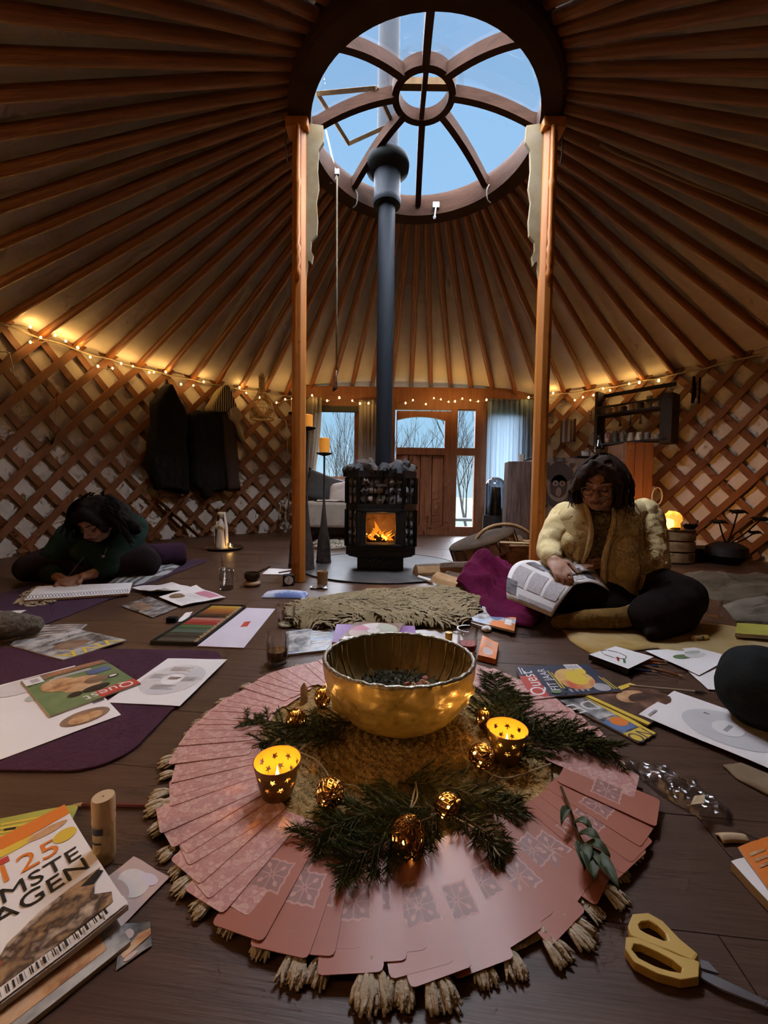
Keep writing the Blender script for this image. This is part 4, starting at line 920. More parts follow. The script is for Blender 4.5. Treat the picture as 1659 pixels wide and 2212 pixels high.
# cabinet draped with a printed cloth
cq = at(1226, 1080, 4.25); cb = thing('draped_cabinet', 'low cabinet under a grey cloth printed with an ornate dark oval figure', 'cabinet', (cq.x, 4.45, 0)); zt = at(1226, 990, 4.25).z
grey_c = M('printed_cloth', (.13, .11, .10), .9, col2=(.20, .17, .15), ns=5)
mb = MB(); mb.box((cq.x, 4.45, zt/2), (.66, .36, zt-.004)); mb.build('body', M('cab_wood', (.10, .05, .03), .6), cb)
mb = MB()
def drape(u, v): return Vector((cq.x-.35+.70*u, 4.255+.006*sin(u*20), zt+.002-(zt-.06)*v))
mb.grid(drape, 24, 12); mb.grid(lambda u, v: Vector((cq.x-.35+.70*u, 4.255+.40*v, zt+.003)), 6, 4); mb.build('cloth', grey_c, cb, smooth=50)
ink = M('cloth_ink', (.05, .042, .04), .9); ink2 = M('cloth_pale', (.155, .13, .115), .9)
mb = MB(); cz = zt-.28; fy_ = 4.244
def ell(cx_, cz_, rx, rz, mi, a0=0, a1=2*pi, k=24, dy=0): mb.add([(cx_+rx*cos(a0+(a1-a0)*i/k), fy_-dy, cz_+rz*sin(a0+(a1-a0)*i/k)) for i in range(k)], [tuple(range(k))], mi)
x = cq.x-.10
ell(x, cz, .17, .24, 0); ell(x, cz+.02, .13, .19, 1, dy=.001); ell(x, cz+.12, .15, .10, 0, dy=.002); ell(x, cz-.01, .09, .12, 0, dy=.002); ell(x-.035, cz+.02, .03, .03, 1, dy=.003); ell(x+.035, cz+.02, .03, .03, 1, dy=.003)
ell(x-.035, cz+.02, .012, .014, 0, dy=.004); ell(x+.035, cz+.02, .012, .014, 0, dy=.004); ell(x, cz-.07, .03, .05, 1, dy=.003)
for i in range(14):
    a = 2*pi*i/14; ell(x+.20*cos(a), cz+.27*sin(a), .022, .022, 0, dy=.001)
mb.build('cloth_print', [ink, ink2], cb)
# things on the cabinet: board, jar, cup with brush
def lathe_thing(name, prof, c, m, label, cat, group=None, n=20, part=None):
    mb = MB(); mb.lathe(prof, n, c=tuple(c)); return tag(mb.build(name, m, smooth=45, loc=tuple(c)), label, cat, group)
p = at(1258, 985, 4.4); mb = MB(); mb.box((p.x, 4.4, zt+.02), (.16, .10, .03)); tag(mb.build('black_box', M('box_black', (.015, .015, .015), .5), loc=(p.x, 4.4, zt+.005), bevel=.004), 'flat black box lying on the draped cabinet', 'box')
p = at(1270, 968, 4.46); lathe_thing('metal_mug', [(.001, 0), (.04, 0), (.045, .10), (.041, .10), (.036, .005), (.001, .005)], (p.x, 4.5, zt+.004), M('grey_enamel', (.35, .33, .31), .4), 'grey mug standing behind the flat black box', 'mug')
p = at(1190, 960, 4.5); mb = MB(); mb.prism([(p.x-.10, 0), (p.x+.05, 0), (p.x+.05, .16), (p.x+.0, .2), (p.x-.10, .18)], 0, .012, T=Matrix.Translation((0, 4.56, zt+.006)) @ Matrix.Rotation(radians(80), 4, 'X')); tag(mb.build('chopping_board', M('board_wood', (.26, .15, .08), .7), loc=(p.x, 4.55, zt)), 'small wooden board leaning on the trellis behind the orange post', 'board')
p = at(1225, 935, 4.75); mb = MB()
def sc(u, v): return Vector((p.x-.09+.18*u, 4.72+.02*sin(u*9), p.z+.14-.26*v+.02*u))
mb.grid(sc, 14, 10); o = mb.build('tea_towel', M('stripe_towel', (.42, .36, .30), .9, col2=(.16, .11, .09), tex='wave', ns=6, nd=0, stretch=(1, 1, .8), contrast=(.42, .5)), smooth='all', loc=(p.x, 4.72, p.z-.12)); o.modifiers.new('t', 'SOLIDIFY').thickness = .004; tag(o, 'cream and brown striped cloth pinned on the trellis', 'cloth')
for (px, py, w, h, col, lab) in ((1186, 908, .13, .10, (.30, .18, .15), 'small reddish picture card tucked in the trellis near the post'), (1278, 897, .10, .14, (.34, .27, .18), 'pale card with dark red marks tucked in the trellis'), (1200, 955, .09, .16, (.40, .36, .30), 'cream paper leaf pinned low on the trellis'), (1282, 950, .09, .12, (.36, .33, .28), 'round pale plate leaning on the trellis')):
    p = wp(px, py, R-.06); d = Vector((CX-p.x, CY-p.y, 0)).normalized(); r_ = Vector((-d.y, d.x, 0)); mb = MB()
    vs = [p+r_*(w/2*cos(a))*1.2+Vector((0, 0, h/2*sin(a)*1.2)) for a in ([pi/4+i*pi/2 for i in range(4)] if 'plate' not in lab and 'leaf' not in lab else [i*pi/8 for i in range(16)])]; n = len(vs)
    mb.add(vs+[v+d*.006 for v in vs], [tuple(range(n))[::-1], tuple(range(n, 2*n))]+[(i, (i+1) % n, n+(i+1) % n, n+i) for i in range(n)])
    t_ = thing('wall_card', lab, 'card', tuple(p-Vector((0, 0, h/2)))); mb.build('sheet', M('card_%d' % px, col, .8, col2=tuple(k*.7 for k in col), ns=14), t_)
    if px == 1278:
        mb = MB()
        for dz in (.035, 0, -.035): mb.ball(p+d*.007+Vector((0, 0, dz)), (.015, .003, .014), 8, 6)
        mb.build('red_marks', M('red_mark', (.22, .03, .02), .7), t_)
# dark wall rack with crockery
A_, B_ = wp(1303, 900, R-.16), wp(1458, 900, R-.16); zc = wp(1380, 905, R-.16).z
rk = thing('wall_rack', 'dark wooden wall rack with two shelves of crockery on the trellis', 'rack', tuple(A_.lerp(B_, .5))); ax_ = (B_-A_); ax_.z = 0; Lr = ax_.length; ax_.normalize(); dep = Vector((ax_.y, -ax_.x, 0))
if dep.dot(Vector((CX, CY, 0))-A_) < 0: dep = -dep
Rm = Matrix((ax_, dep, Vector((0, 0, 1)))).transposed(); dk = M('rack_wood', (.020, .014, .011), .7, col2=(.035, .024, .018), ns=6)
z_top, z_mid, z_bot = wp(1380, 842, R-.16).z, wp(1380, 890, R-.16).z, wp(1380, 955, R-.16).z; mid = Vector((A_.x+B_.x, A_.y+B_.y, 0))*.5
def rbox(nm, u, w, z0, z1, d0=-.02, d1=.16, m=dk):
    mb = MB(); c = mid+ax_*u+dep*((d0+d1)/2)+Vector((0, 0, (z0+z1)/2)); mb.box(c, (w, abs(d1-d0), abs(z1-z0)), R=Rm); return mb.build(nm, m, rk)
rbox('side', -Lr/2, .03, z_bot-.05, z_top+.02); rbox('side', Lr/2-.02, .10, z_bot-.05, z_top-.12); rbox('shelf', 0, Lr, z_mid-.02, z_mid); rbox('shelf', 0, Lr, z_bot-.02, z_bot); rbox('rail', 0, Lr, z_top-.03, z_top+.005, .0, .03); rbox('rail', 0, Lr, z_mid+.06, z_mid+.08, .15, .165)
crock = [M('crock_%d' % i, c, .5) for i, c in enumerate(((.62, .54, .42), (.24, .22, .20), (.60, .42, .33), (.42, .38, .24), (.09, .08, .07)))]
rnd = random.Random(5); names = [('mug', 'cup'), ('jar', 'jar'), ('bowl', 'bowl'), ('tin', 'tin')]
desc = ['cream', 'grey', 'pinkish', 'olive', 'black']
for row, (z, hh) in enumerate(((z_mid, .13), (z_bot, .12))):
    for i in range(7):
        u = -Lr/2+.09+i*(Lr-.22)/6; k = rnd.randint(0, 3); mi = (i*2+row+k) % 5; c = mid+ax_*u+dep*(.06+.015*rnd.random())+Vector((0, 0, z)); h = hh*rnd.uniform(.6, 1.1); r_ = rnd.uniform(.026, .036)
        pf = {0: [(.001, 0), (r_, 0), (r_*1.05, h*.7), (r_*.95, h*.7), (r_*.9, .006), (.001, .006)], 1: [(.001, 0), (r_, 0), (r_, h*.8), (r_*.7, h*.88), (r_*.7, h), (.001, h)], 2: [(.001, 0), (r_*.5, 0), (r_*1.2, h*.5), (r_*1.1, h*.5), (r_*.45, .008), (.001, .008)], 3: [(.001, 0), (r_, 0), (r_, h), (.001, h)]}[k]
        ordn = ['first', 'second', 'third', 'fourth', 'fifth', 'sixth', 'seventh'][i]
        lathe_thing('crockery_'+names[k][0], pf, c, crock[mi], '%s %s, %s along the %s shelf of the wall rack' % (desc[mi], names[k][0], ordn, ('upper', 'lower')[row]), names[k][1], 'crockery on the wall rack', 14)
for i in range(3):
    c = mid+ax_*(-.12+.10*i)+dep*.10+Vector((0, 0, z_mid-.035)); mb = MB(); mb.tube([c, c-Vector((0, 0, .015)), c-Vector((0, 0, .11))], [.003, .003, .014], 6); tag(mb.build('kitchen_ladle', MATS['steel'], smooth='all', loc=c-Vector((0, 0, .1))), '%s metal ladle hooked under the upper rack shelf' % ['left', 'middle', 'right'][i], 'ladle', 'ladles under the rack')
# tools hanging from a rafter end at the rack's right
p = wp(1497, 850, R-.14); mb = MB(); mb.tube([p+Vector((0, 0, .16)), p+Vector((.01, 0, -.02)), p+Vector((0, 0, -.09))], [.012, .02, .012], 6); mb.tube([p+ax_*.05+Vector((0, 0, .14)), p+ax_*.05+Vector((0, 0, -.10))], .008, 6); tag(mb.build('hanging_tongs', black, smooth='all', loc=p), 'dark tongs hanging from the rafter end beside the rack', 'tongs')
# bottles standing on the plank cupboard
# tall orange plank cupboard lit by the salt lamp
A2 = at(1350, 1000, 4.02); zt2 = at(1380, 955, 4.0).z; X0, X1 = at(1352, 1000, 4.0).x, at(1413, 1000, 4.0).x
pk_ = thing('plank_cupboard', 'narrow orange wooden cupboard standing behind the seated reader', 'cupboard', ((X0+X1)/2, 4.15, 0)); ow = M('cup_wood', (.22, .09, .03), .55, col2=(.30, .13, .045), ns=3, nd=5, stretch=(8, 8, .6))
for i in range(3):
    a, b = X0+(X1-X0)*i/3, X0+(X1-X0)*(i+1)/3; mb = MB(); mb.box(((a+b)/2, 4.03, zt2/2), (b-a-.004, .04, zt2)); mb.build('plank', ow, pk_, bevel=.003)
mb = MB(); mb.box(((X0+X1)/2, 4.19, zt2/2), (X1-X0, .28, zt2-.01)); mb.build('body', ow, pk_)
for i, (dx, h, r_) in enumerate(((-.10, .17, .028), (-.02, .12, .03))):
    c = ((X0+X1)/2-.14+dx, 4.1, zt2); 
p = at(1300, 960, 4.35); lathe_thing('glass_bottle', [(.001, 0), (.040, 0), (.041, .15), (.018, .20), (.018, .25), (.021, .25), (.021, .258), (.001, .258)], (p.x, 4.42, zt+.004), thin_glass('bottle_glass', (.75, .8, .78), .5), 'clear narrow-necked bottle on the draped cabinet under the rack', 'bottle')
mb = MB(); c = Vector((X1+.03, 3.98, at(1418, 1072, 3.98).z)); mb.tube([c+Vector((.0, 0, .045*0))+Vector((.05*cos(a), 0, .085*sin(a))) for a in [2*pi*i/18 for i in range(18)]], .007, 6, closed=True); tag(mb.build('hanging_hoop', MATS['white_cord'], smooth='all', loc=c-Vector((0, 0, .08))), 'pale hoop hanging on the side of the orange cupboard', 'hoop')

# steamer-like drum table with salt lamp
b = gp(1476, 1219); dx_, dy_ = b.x, b.y+.16; zt3 = at(1476, 1146, b.y).z
dtb = thing('bentwood_drum', 'round stacked bentwood drum serving as a side table', 'side table', (dx_, dy_, 0)); bw = M('bentwood', (.30, .19, .09), .7, col2=(.40, .27, .14), ns=8, stretch=(1, 1, 4))
for i in range(3):
    z0, z1 = zt3*i/3+.004, zt3*(i+1)/3-.004; mb = MB(); mb.lathe([(.165, z0), (.172, z0+.006), (.172, z1-.006), (.165, z1), (.001, z1)], 36, c=(dx_, dy_, 0)); mb.build('tier', bw, dtb, smooth=40)
mb = MB(); mb.lathe([(.001, zt3+.004), (.178, zt3+.004), (.178, zt3-.006)], 36, c=(dx_, dy_, 0)); mb.build('table_top', M('glass_top', (.2, .13, .08), .15), dtb, smooth=40)
lp = Vector((at(1447, 1130, dy_-.05).x+.0, dy_-.05, zt3+.006)); zl = at(1447, 1104, dy_-.05).z
sl_ = thing('salt_lamp', 'glowing orange rock-salt lamp on the bentwood drum', 'lamp', tuple(lp)); hgt = zl-lp.z
salt = M('salt_rock', (.9, .40, .12), .5, col2=(.95, .55, .2), ns=14, emit=(1, .30, .03), es=1.5, bump=.4, bs=30)
mb = MB(); mb.ball(lp+Vector((.02, 0, hgt*.48)), (.075, .06, hgt*.55), 12, 8, wob=.4, ws=8, seed=3); mb.build('salt_crystal', salt, sl_, smooth=35)
mb = MB(); mb.ball(lp+Vector((-.045, -.035, hgt*.28)), (.05, .045, hgt*.30), 10, 7, wob=.4, ws=8, seed=5); mb.build('bright_crystal', M('salt_bright', (1, .7, .3), .5, emit=(1, .62, .16), es=3.2), sl_, smooth=35)
mb = MB(); mb.lathe([(.001, 0), (.075, 0), (.075, .012), (.001, .012)], 18, c=lp); mb.build('lamp_base', M('lamp_base_wood', (.12, .05, .02), .6), sl_)
lamp('salt_light', lp+Vector((.0, .0, hgt+.05)), 2.4, (1, .38, .06), .05, sl_); lamp('salt_light', lp+Vector((.02, .14, .10)), 4.0, (1, .40, .07), .05, sl_)
p = Vector((at(1490, 1140, dy_-.06).x, dy_-.06, zt3+.006)); dsh = thing('offering_dish', 'small dark dish with twisted rim next to the salt lamp', 'dish', tuple(p)); mb = MB(); mb.lathe([(.001, 0), (.04, 0), (.06, .03), (.055, .03), (.036, .006), (.001, .006)], 20, c=p, sy=.7); mb.build('bowl', black, dsh, smooth=40)
mb = MB()
for i in range(9): mb.ball(p+Vector((-.05+.0125*i, -.01, .028+.008*(i % 2))), .011, 7, 5)
mb.tube([p+Vector((.055, 0, .03)), p+Vector((.062, 0, .06))], .004, 5); mb.ball(p+Vector((.062, 0, .066)), .009, 7, 5); mb.build('dark_beads', black, dsh, smooth='all')
# dried sunflowers in a dark vase
v = gp(1590, 1222); v = Vector((v.x, v.y+.1, 0)); vs_ = thing('dried_flowers', 'dark dried sunflower heads in a squat vase against the trellis', 'dried flowers', tuple(v)); dk2 = M('dried_dark', (.012, .009, .008), .9)
mb = MB(); mb.lathe([(.001, 0), (.09, 0), (.15, .07), (.14, .14), (.07, .18), (.06, .17), (.001, .16)], 24, c=v); mb.build('vase', M('vase_dark', (.015, .012, .011), .5), vs_, smooth=45)
for px, py, r_ in ((1553, 1127, .05), (1594, 1105, .055), (1645, 1121, .06), (1590, 1180, .06), (1632, 1150, .04)):
    h = at(px, py, v.y-.02); mb = MB(); mb.tube(bez([v+Vector((0, 0, .15)), v.lerp(h, .5)+Vector((0, 0, .06)), h], 5), .006, 5); mb.build('stem', dk2, vs_, smooth='all')
    mb = MB(); mb.ball(h, (r_, r_*.9, r_*.32), 12, 6)
    for k in range(16):
        a = 2*pi*k/16; d = Vector((cos(a), sin(a)*.8, .15*sin(a*3))); s = Vector((-sin(a), cos(a), 0))*.012; mb.add([h+d*r_*.7-s, h+d*r_*.7+s, h+d*r_*1.5+Vector((0, 0, -.012)), h+d*r_*.9+Vector((0, 0, .012))], [(0, 1, 2), (0, 2, 3), (1, 3, 2)])
    mb.build('flower_head', dk2, vs_, smooth=30)
mb = MB(); c = v+Vector((-.18, -.05, 0)); mb.box(c+Vector((0.05, 0, .05)), (.42, .3, .10)); o = mb.build('low_crate', M('dark_crate', (.03, .018, .012), .8), loc=tuple(c), bevel=.006); o.location.y += .32; o.location.x += .05; tag(o, 'low dark wooden crate behind the dried flowers', 'crate')
# ================================================================== people
skin = M('skin_fair', (.42, .22, .14), .55, col2=(.48, .26, .17), ns=12, sss=.15); skin_d = M('skin_warm', (.26, .13, .08), .55, col2=(.31, .16, .10), ns=12, sss=.15)
def basis(fwd, up=Vector((0, 0, 1))):
    f = Vector(fwd).normalized(); r = f.cross(up).normalized(); u = r.cross(f).normalized(); return Matrix((r, f, u)).transposed()
def head_prims(c, B, s=1.0):
    P = lambda x, y, z: c+B @ Vector((x*s, y*s, z*s)); r = lambda a, b, d: (a*s, b*s, d*s)
    return [('b', P(0, -.012, .035), r(.074, .092, .085), B), ('b', P(0, .02, -.02), r(.062, .068, .085), B), ('b', P(0, .045, -.075), r(.036, .034, .034), B), ('b', P(-.03, .03, -.055), r(.034, .04, .04), B), ('b', P(.03, .03, -.055), r(.034, .04, .04), B),
            ('t', [P(0, .082, .012), P(0, .096, -.012), P(0, .106, -.026)], [.009*s, .011*s, .014*s]), ('b', P(-.013, .094, -.03), r(.010, .010, .008), B), ('b', P(.013, .094, -.03), r(.010, .010, .008), B),
            ('t', [P(-.05, .062, .03), P(0, .083, .028), P(.05, .062, .03)], [.012*s, .012*s, .012*s]), ('b', P(-.038, .06, -.022), r(.024, .02, .022), B), ('b', P(.038, .06, -.022), r(.024, .02, .022), B),
            ('t', [P(-.022, .078, -.055), P(0, .088, -.053), P(.022, .078, -.055)], [.006*s, .0085*s, .006*s]), ('t', [P(-.018, .076, -.063), P(0, .084, -.064), P(.018, .076, -.063)], [.006*s, .0085*s, .006*s]),
            ('b', P(-.076, -.005, -.005), r(.010, .018, .03), B), ('b', P(.076, -.005, -.005), r(.010, .018, .03), B)]
def face_bits(t, c, B, s, brow, lipc, lidc):
    P = lambda x, y, z: c+B @ Vector((x*s, y*s, z*s))
    for sg in (-1, 1):
        mb = MB(); mb.tube([P(sg*.016, .093, .034), P(sg*.034, .086, .040), P(sg*.052, .068, .034)], [.003*s, .0042*s, .002*s], 6); mb.build('eyebrow', brow, t, smooth='all')
        mb = MB(); mb.ball(P(sg*.031, .067, .006), .0145*s, 12, 8); e = mb.build('eye', lidc, t, smooth='all')
        mb = MB(); mb.tube([P(sg*.018, .078, -.002), P(sg*.032, .083, -.005), P(sg*.046, .073, -.001)], [.0016*s, .0022*s, .0016*s], 5); mb.build('eyelash', brow, t, smooth='all')
    mb = MB(); mb.tube([P(-.022, .082, -.058), P(-.008, .094, -.055), P(.008, .094, -.055), P(.022, .082, -.058)], [.002*s, .005*s, .005*s, .002*s], 6); mb.tube([P(-.018, .081, -.062), P(0, .0915, -.065), P(.018, .081, -.062)], [.002*s, .0055*s, .002*s], 6); mb.build('lips', lipc, t, smooth='all')
def hand_prims(w, d, n, side, s=1.0, curl=.5, spread=.12):
    "wrist w, direction d of the palm, back-of-hand normal n; side +1 puts the thumb along n x d"
    d = Vector(d).normalized(); n = Vector(n); n = (n-d*n.dot(d)).normalized(); a = n.cross(d)*side; out = []
    B = Matrix((a, d, n)).transposed(); pc = w+d*.048*s; out.append(('b', pc, (.040*s, .050*s, .017*s), B)); out.append(('t', [w-d*.03*s, w+d*.02*s], [.026*s, .026*s], .75))
    for k, (off, L) in enumerate(((.031, .070), (.0105, .078), (-.0105, .073), (-.031, .058))):
        b = w+d*.085*s+a*off*s; dd = (d+a*(off*spread*10)*.4).normalized(); pts = [b-dd*.02*s, b]; cur = 0
        for q in range(3):
            cur += curl*(.55+.25*q); v = dd*cos(cur)-n*sin(cur); pts.append(pts[-1]+v*(L*s*(.42, .32, .26)[q]))
        out.append(('t', pts, [.0085*s, .0085*s, .0080*s, .0074*s, .0062*s]))
    b = w+d*.028*s+a*.032*s; v1 = (d*.6+a*.75-n*.25).normalized(); v2 = (d*.9+a*.25-n*.45*curl*1.6).normalized()
    out.append(('t', [b-a*.015*s, b+v1*.03*s, b+v1*.03*s+v2*.032*s, b+v1*.03*s+v2*.055*s], [.014*s, .012*s, .0105*s, .008*s])); return out
def strands(mb, c, B, s, n, rnd, face_half, length, wave, rad, fall=1.0, out_=.05, back=False):
    for _ in range(n):
        az = rnd.uniform(face_half, pi)*rnd.choice((-1, 1)); ph = rnd.uniform(.25, 1.25); d = Vector((sin(az)*sin(ph), cos(az)*sin(ph), cos(ph)))
        p = c+B @ Vector((d.x*.083*s, (d.y*.10-.012)*s, (.035+d.z*.098)*s)); o = (B @ Vector((sin(az), cos(az)*.75, 0))); o.z *= .3
        L = length*rnd.uniform(.75, 1.1); w1, w2 = rnd.uniform(0, 6.28), rnd.uniform(.8, 1.3); pts = []; rs = []; side_ = o.cross(Vector((0, 0, 1)))
        for k in range(9):
            t = k/8; q = p+o*(out_*sin(min(1, t*1.5)*pi/2)*s)+Vector((0, 0, -L*t**1.25*fall)) + side_*(wave*sin(w1+t*9*w2)*t) + o*(wave*.7*cos(w1+t*8*w2)*t)
            pts.append(q); rs.append(rad*(1-.55*t)*(.6+.4*min(1, t*5)))
        mb.tube(pts, rs, 5, caps=False)
# ------------------------------------------------------------------ reader in the cream jacket
def V(px, py, Y): return at(px, py, Y)
pel = V(1305, 1272, 2.06); pel.z = max(pel.z, .10); ch = V(1298, 1165, 2.03); nk = V(1300, 1095, 1.95)
hc = V(1296, 1046, 1.86); fw_ = Vector((-.58, -.74, -.33)); HB = basis(fw_, Vector((.10, 0, 1)))
P1 = thing('person', 'seated person in a cream jacket and dark trousers reading an open magazine', 'person', (pel.x, pel.y, 0))
shL, shR = V(1222, 1117, 1.99), V(1392, 1112, 2.04); elL, wrL = V(1187, 1188, 1.90), V(1193, 1205, 1.80); elR, wrR = V(1400, 1222, 1.95), V(1290, 1218, 1.86)
hipL, hipR = pel+Vector((-.10, -.02, 0)), pel+Vector((.10, -.02, 0)); knR = V(1474, 1290, 1.80); anR = V(1352, 1327, 1.66); knL = V(1168, 1290, 1.82); anL = V(1320, 1318, 1.86)
anR.z = .062; heel = V(1345, 1330, 1.66); toe = V(1205, 1345, 1.64); heel.z = .05; toe.z = .035; knL.z = max(knL.z, .11); anL.z = .06
hL = hand_prims(wrL+Vector((0, -.005, 0)), Vector((.02, -.75, -.35)), Vector((-.2, -.3, 1)), 1, 1.0, .5); hR = hand_prims(wrR, Vector((-.95, -.18, -.05)), Vector((0, -.4, 1)), -1, 1.0, .35)
blob('body', head_prims(hc, HB) + hL + hR + [('t', [nk+Vector((0, .02, -.04)), nk, hc+HB @ Vector((0, -.02, -.05))], [.062, .054, .052]), ('t', [pel, ch, nk+Vector((0, .02, -.06))], [.12, .12, .08]), ('t', [shL, elL, wrL], [.048, .040, .027]), ('t', [shR, elR, wrR], [.048, .040, .027]), ('t', [nk+Vector((0, .02, -.05)), shL], [.06, .05]), ('t', [nk+Vector((0, .02, -.05)), shR], [.06, .05]),
     ('t', [hipL, knL, anL], [.085, .06, .036]), ('t', [hipR, knR, anR], [.085, .06, .036]), ('t', [anR, heel, toe], [.036, .036, .022]), ('t', [anL, anL+Vector((.12, .02, -.02))], [.036, .025])], skin, P1, .0062, 2)
brow = M('brow_brown', (.05, .03, .02), .8); lipm = M('lips_rose', (.36, .13, .10), .5); lid = M('eyelid', (.36, .18, .12), .5)
face_bits(P1, hc, HB, 1.0, brow, lipm, lid)
mb = MB(); PP = lambda x, y, z: hc+HB @ Vector((x, y, z))
for sg in (-1, 1):
    mb.tube([PP(sg*.034+.024*cos(a), .098-.006*abs(cos(a)), -.004+.019*sin(a)) for a in [2*pi*i/18 for i in range(18)]], .0016, 5, closed=True); mb.tube([PP(sg*.058, .09, 0), PP(sg*.076, .02, .004)], .0016, 5)
mb.tube([PP(-.011, .1, 0), PP(0, .104, .004), PP(.011, .1, 0)], .0016, 5); mb.build('glasses', M('gold_wire', (.3, .2, .12), .4, .8), P1, smooth='all', label='thin-rimmed spectacles')
# trousers
trm = M('dark_trousers', (.011, .007, .008), .95, col2=(.018, .012, .012), ns=6, bump=.25, bs=18)
cuff = V(1402, 1338, 1.60); cuff.z = .085; dr1 = V(1432, 1372, 1.57); dr1.z = .045; dr2 = V(1405, 1385, 1.53); dr2.z = .03
blob('trousers', [('t', [pel+Vector((0, .02, .0)), pel+Vector((0, .0, .05))], [.15, .14]), ('t', [hipR+Vector((.02, 0, 0)), (hipR+knR)/2+Vector((0, 0, .015)), knR], [.125, .115, .095]), ('t', [knR, (knR+cuff)/2+Vector((.01, -.02, 0)), cuff], [.098, .10, .078]), ('t', [(knR+cuff)/2+Vector((.02, -.04, -.03)), dr1, dr2], [.075, .042, .024]), ('t', [hipL, (hipL+knL)/2, knL], [.12, .10, .085]), ('t', [knL, anL+Vector((0, 0, .03))], [.085, .075]), ('b', V(1310, 1300, 1.83), (.16, .10, .06))], trm, P1, .011, 5, noise_amp=.006, noise_scale=11)
sock = M('mustard_sock', (.16, .085, .022), .9, col2=(.21, .12, .035), ns=30, bump=.25, bs=90)
blob('sock', [('t', [anR+Vector((.015, 0, 0)), heel+Vector((-.005, 0, .002)), heel.lerp(toe, .55)+Vector((0, 0, .008)), toe], [.043, .044, .040, .028])], sock, P1, .007, 4)
# knitted top
kn = M('knit_top', (.30, .235, .13), .95, col2=(.44, .35, .20), ns=40, nd=2, bump=.9, bs=60)
blob('knit_top', [('t', [pel+Vector((0, 0, .06)), ch+Vector((0, -.01, 0)), nk+Vector((-.005, .012, -.065))], [.14, .135, .085])], kn, P1, .009, 4, noise_amp=.004, noise_scale=40)
# cream jacket: body shell with open front and two sleeves
jk = M('cream_fleece', (.72, .56, .27), .97, col2=(.82, .67, .37), ns=22, nd=4, bump=.4, bs=110, bd=.005)
blob('jacket_body', [('t', [pel+Vector((0, .05, .0)), ch+Vector((.0, .06, 0)), nk+Vector((.0, .06, -.045))], [.17, .155, .095]),
     ('t', [shL+Vector((0, .01, .005)), nk+Vector((-.05, .03, -.03))], [.07, .05]), ('t', [shR+Vector((0, .01, .005)), nk+Vector((.05, .03, -.03))], [.075, .05]),
     ('t', [V(1230, 1120, 1.93), V(1225, 1175, 1.90), V(1232, 1225, 1.90)], [.055, .062, .055], .6), ('t', [V(1350, 1120, 1.93), V(1345, 1180, 1.88), V(1345, 1240, 1.87), V(1338, 1278, 1.87)], [.06, .07, .075, .06], .6), ('b', V(1372, 1255, 1.95), (.10, .10, .08))], jk, P1, .010, 5, noise_amp=.006, noise_scale=13)
blob('sleeve', [('t', [shL, shL.lerp(elL, .5)+Vector((-.012, 0, 0)), elL, wrL+Vector((0, .012, .005))], [.075, .066, .060, .046])], jk, P1, .009, 4, noise_amp=.006, noise_scale=17)
blob('sleeve', [('t', [shR, shR.lerp(elR, .5)+Vector((.02, 0, 0)), elR+Vector((.01, 0, .01)), elR.lerp(wrR, .6)], [.08, .080, .082, .062])], jk, P1, .009, 4, noise_amp=.009, noise_scale=19)
mb = MB(); lw = elR.lerp(wrR, .62); dd = (wrR-elR).normalized(); mb.tube([lw-dd*.02, lw+dd*.05], [.056, .052], 14, caps=False); mb.build('turned_cuff', jk, P1, smooth='all').modifiers.new('t', 'SOLIDIFY').thickness = .008
# open front panels and the rolled collar along their edges
def panel(inn, out):
    I, O = bez([V(*p) for p in inn], 5), bez([V(*p) for p in out], 5); n_ = len(I)-1; mb = MB()
    def fn(u, v):
        k = v*n_; i = min(int(k), n_-1); a = I[i].lerp(I[i+1], k-i); b = O[i].lerp(O[i+1], k-i); q = a.lerp(b, u)
        return q+Vector((0, -.020*sin(pi*min(1, u*1.1))-.007*sin(u*9+v*5)*v-.004*noise.noise(q*25), 0))
    mb.grid(fn, 14, 4*n_//2); o = mb.build('front_panel', jk, P1, smooth='all'); o.modifiers.new('t', 'SOLIDIFY').thickness = .012
    mb = MB(); mb.tube([p+Vector((0, -.004, 0)) for p in I], [.010+.004*sin(pi*k/n_) for k in range(n_+1)], 8, flat=.8); mb.build('collar', jk, P1, smooth='all')
panel(((1262, 1086, 1.90), (1270, 1112, 1.865), (1276, 1150, 1.845), (1268, 1190, 1.845), (1256, 1216, 1.85)), ((1216, 1086, 1.96), (1204, 1112, 1.93), (1203, 1150, 1.91), (1210, 1190, 1.89), (1220, 1216, 1.885)))
panel(((1322, 1086, 1.90), (1326, 1120, 1.86), (1316, 1165, 1.84), (1304, 1215, 1.835), (1304, 1260, 1.835), (1322, 1292, 1.83)), ((1374, 1086, 1.98), (1388, 1120, 1.94), (1392, 1165, 1.91), (1394, 1215, 1.89), (1394, 1260, 1.885), (1372, 1300, 1.86)))
mb = MB(); mb.tube(bez([V(1262, 1086, 1.90), nk+Vector((-.06, .05, .0)), nk+Vector((0, .085, .015)), nk+Vector((.065, .05, 0)), V(1322, 1086, 1.90)], 6), .022, 8, flat=.7); mb.build('collar', jk, P1, smooth='all')
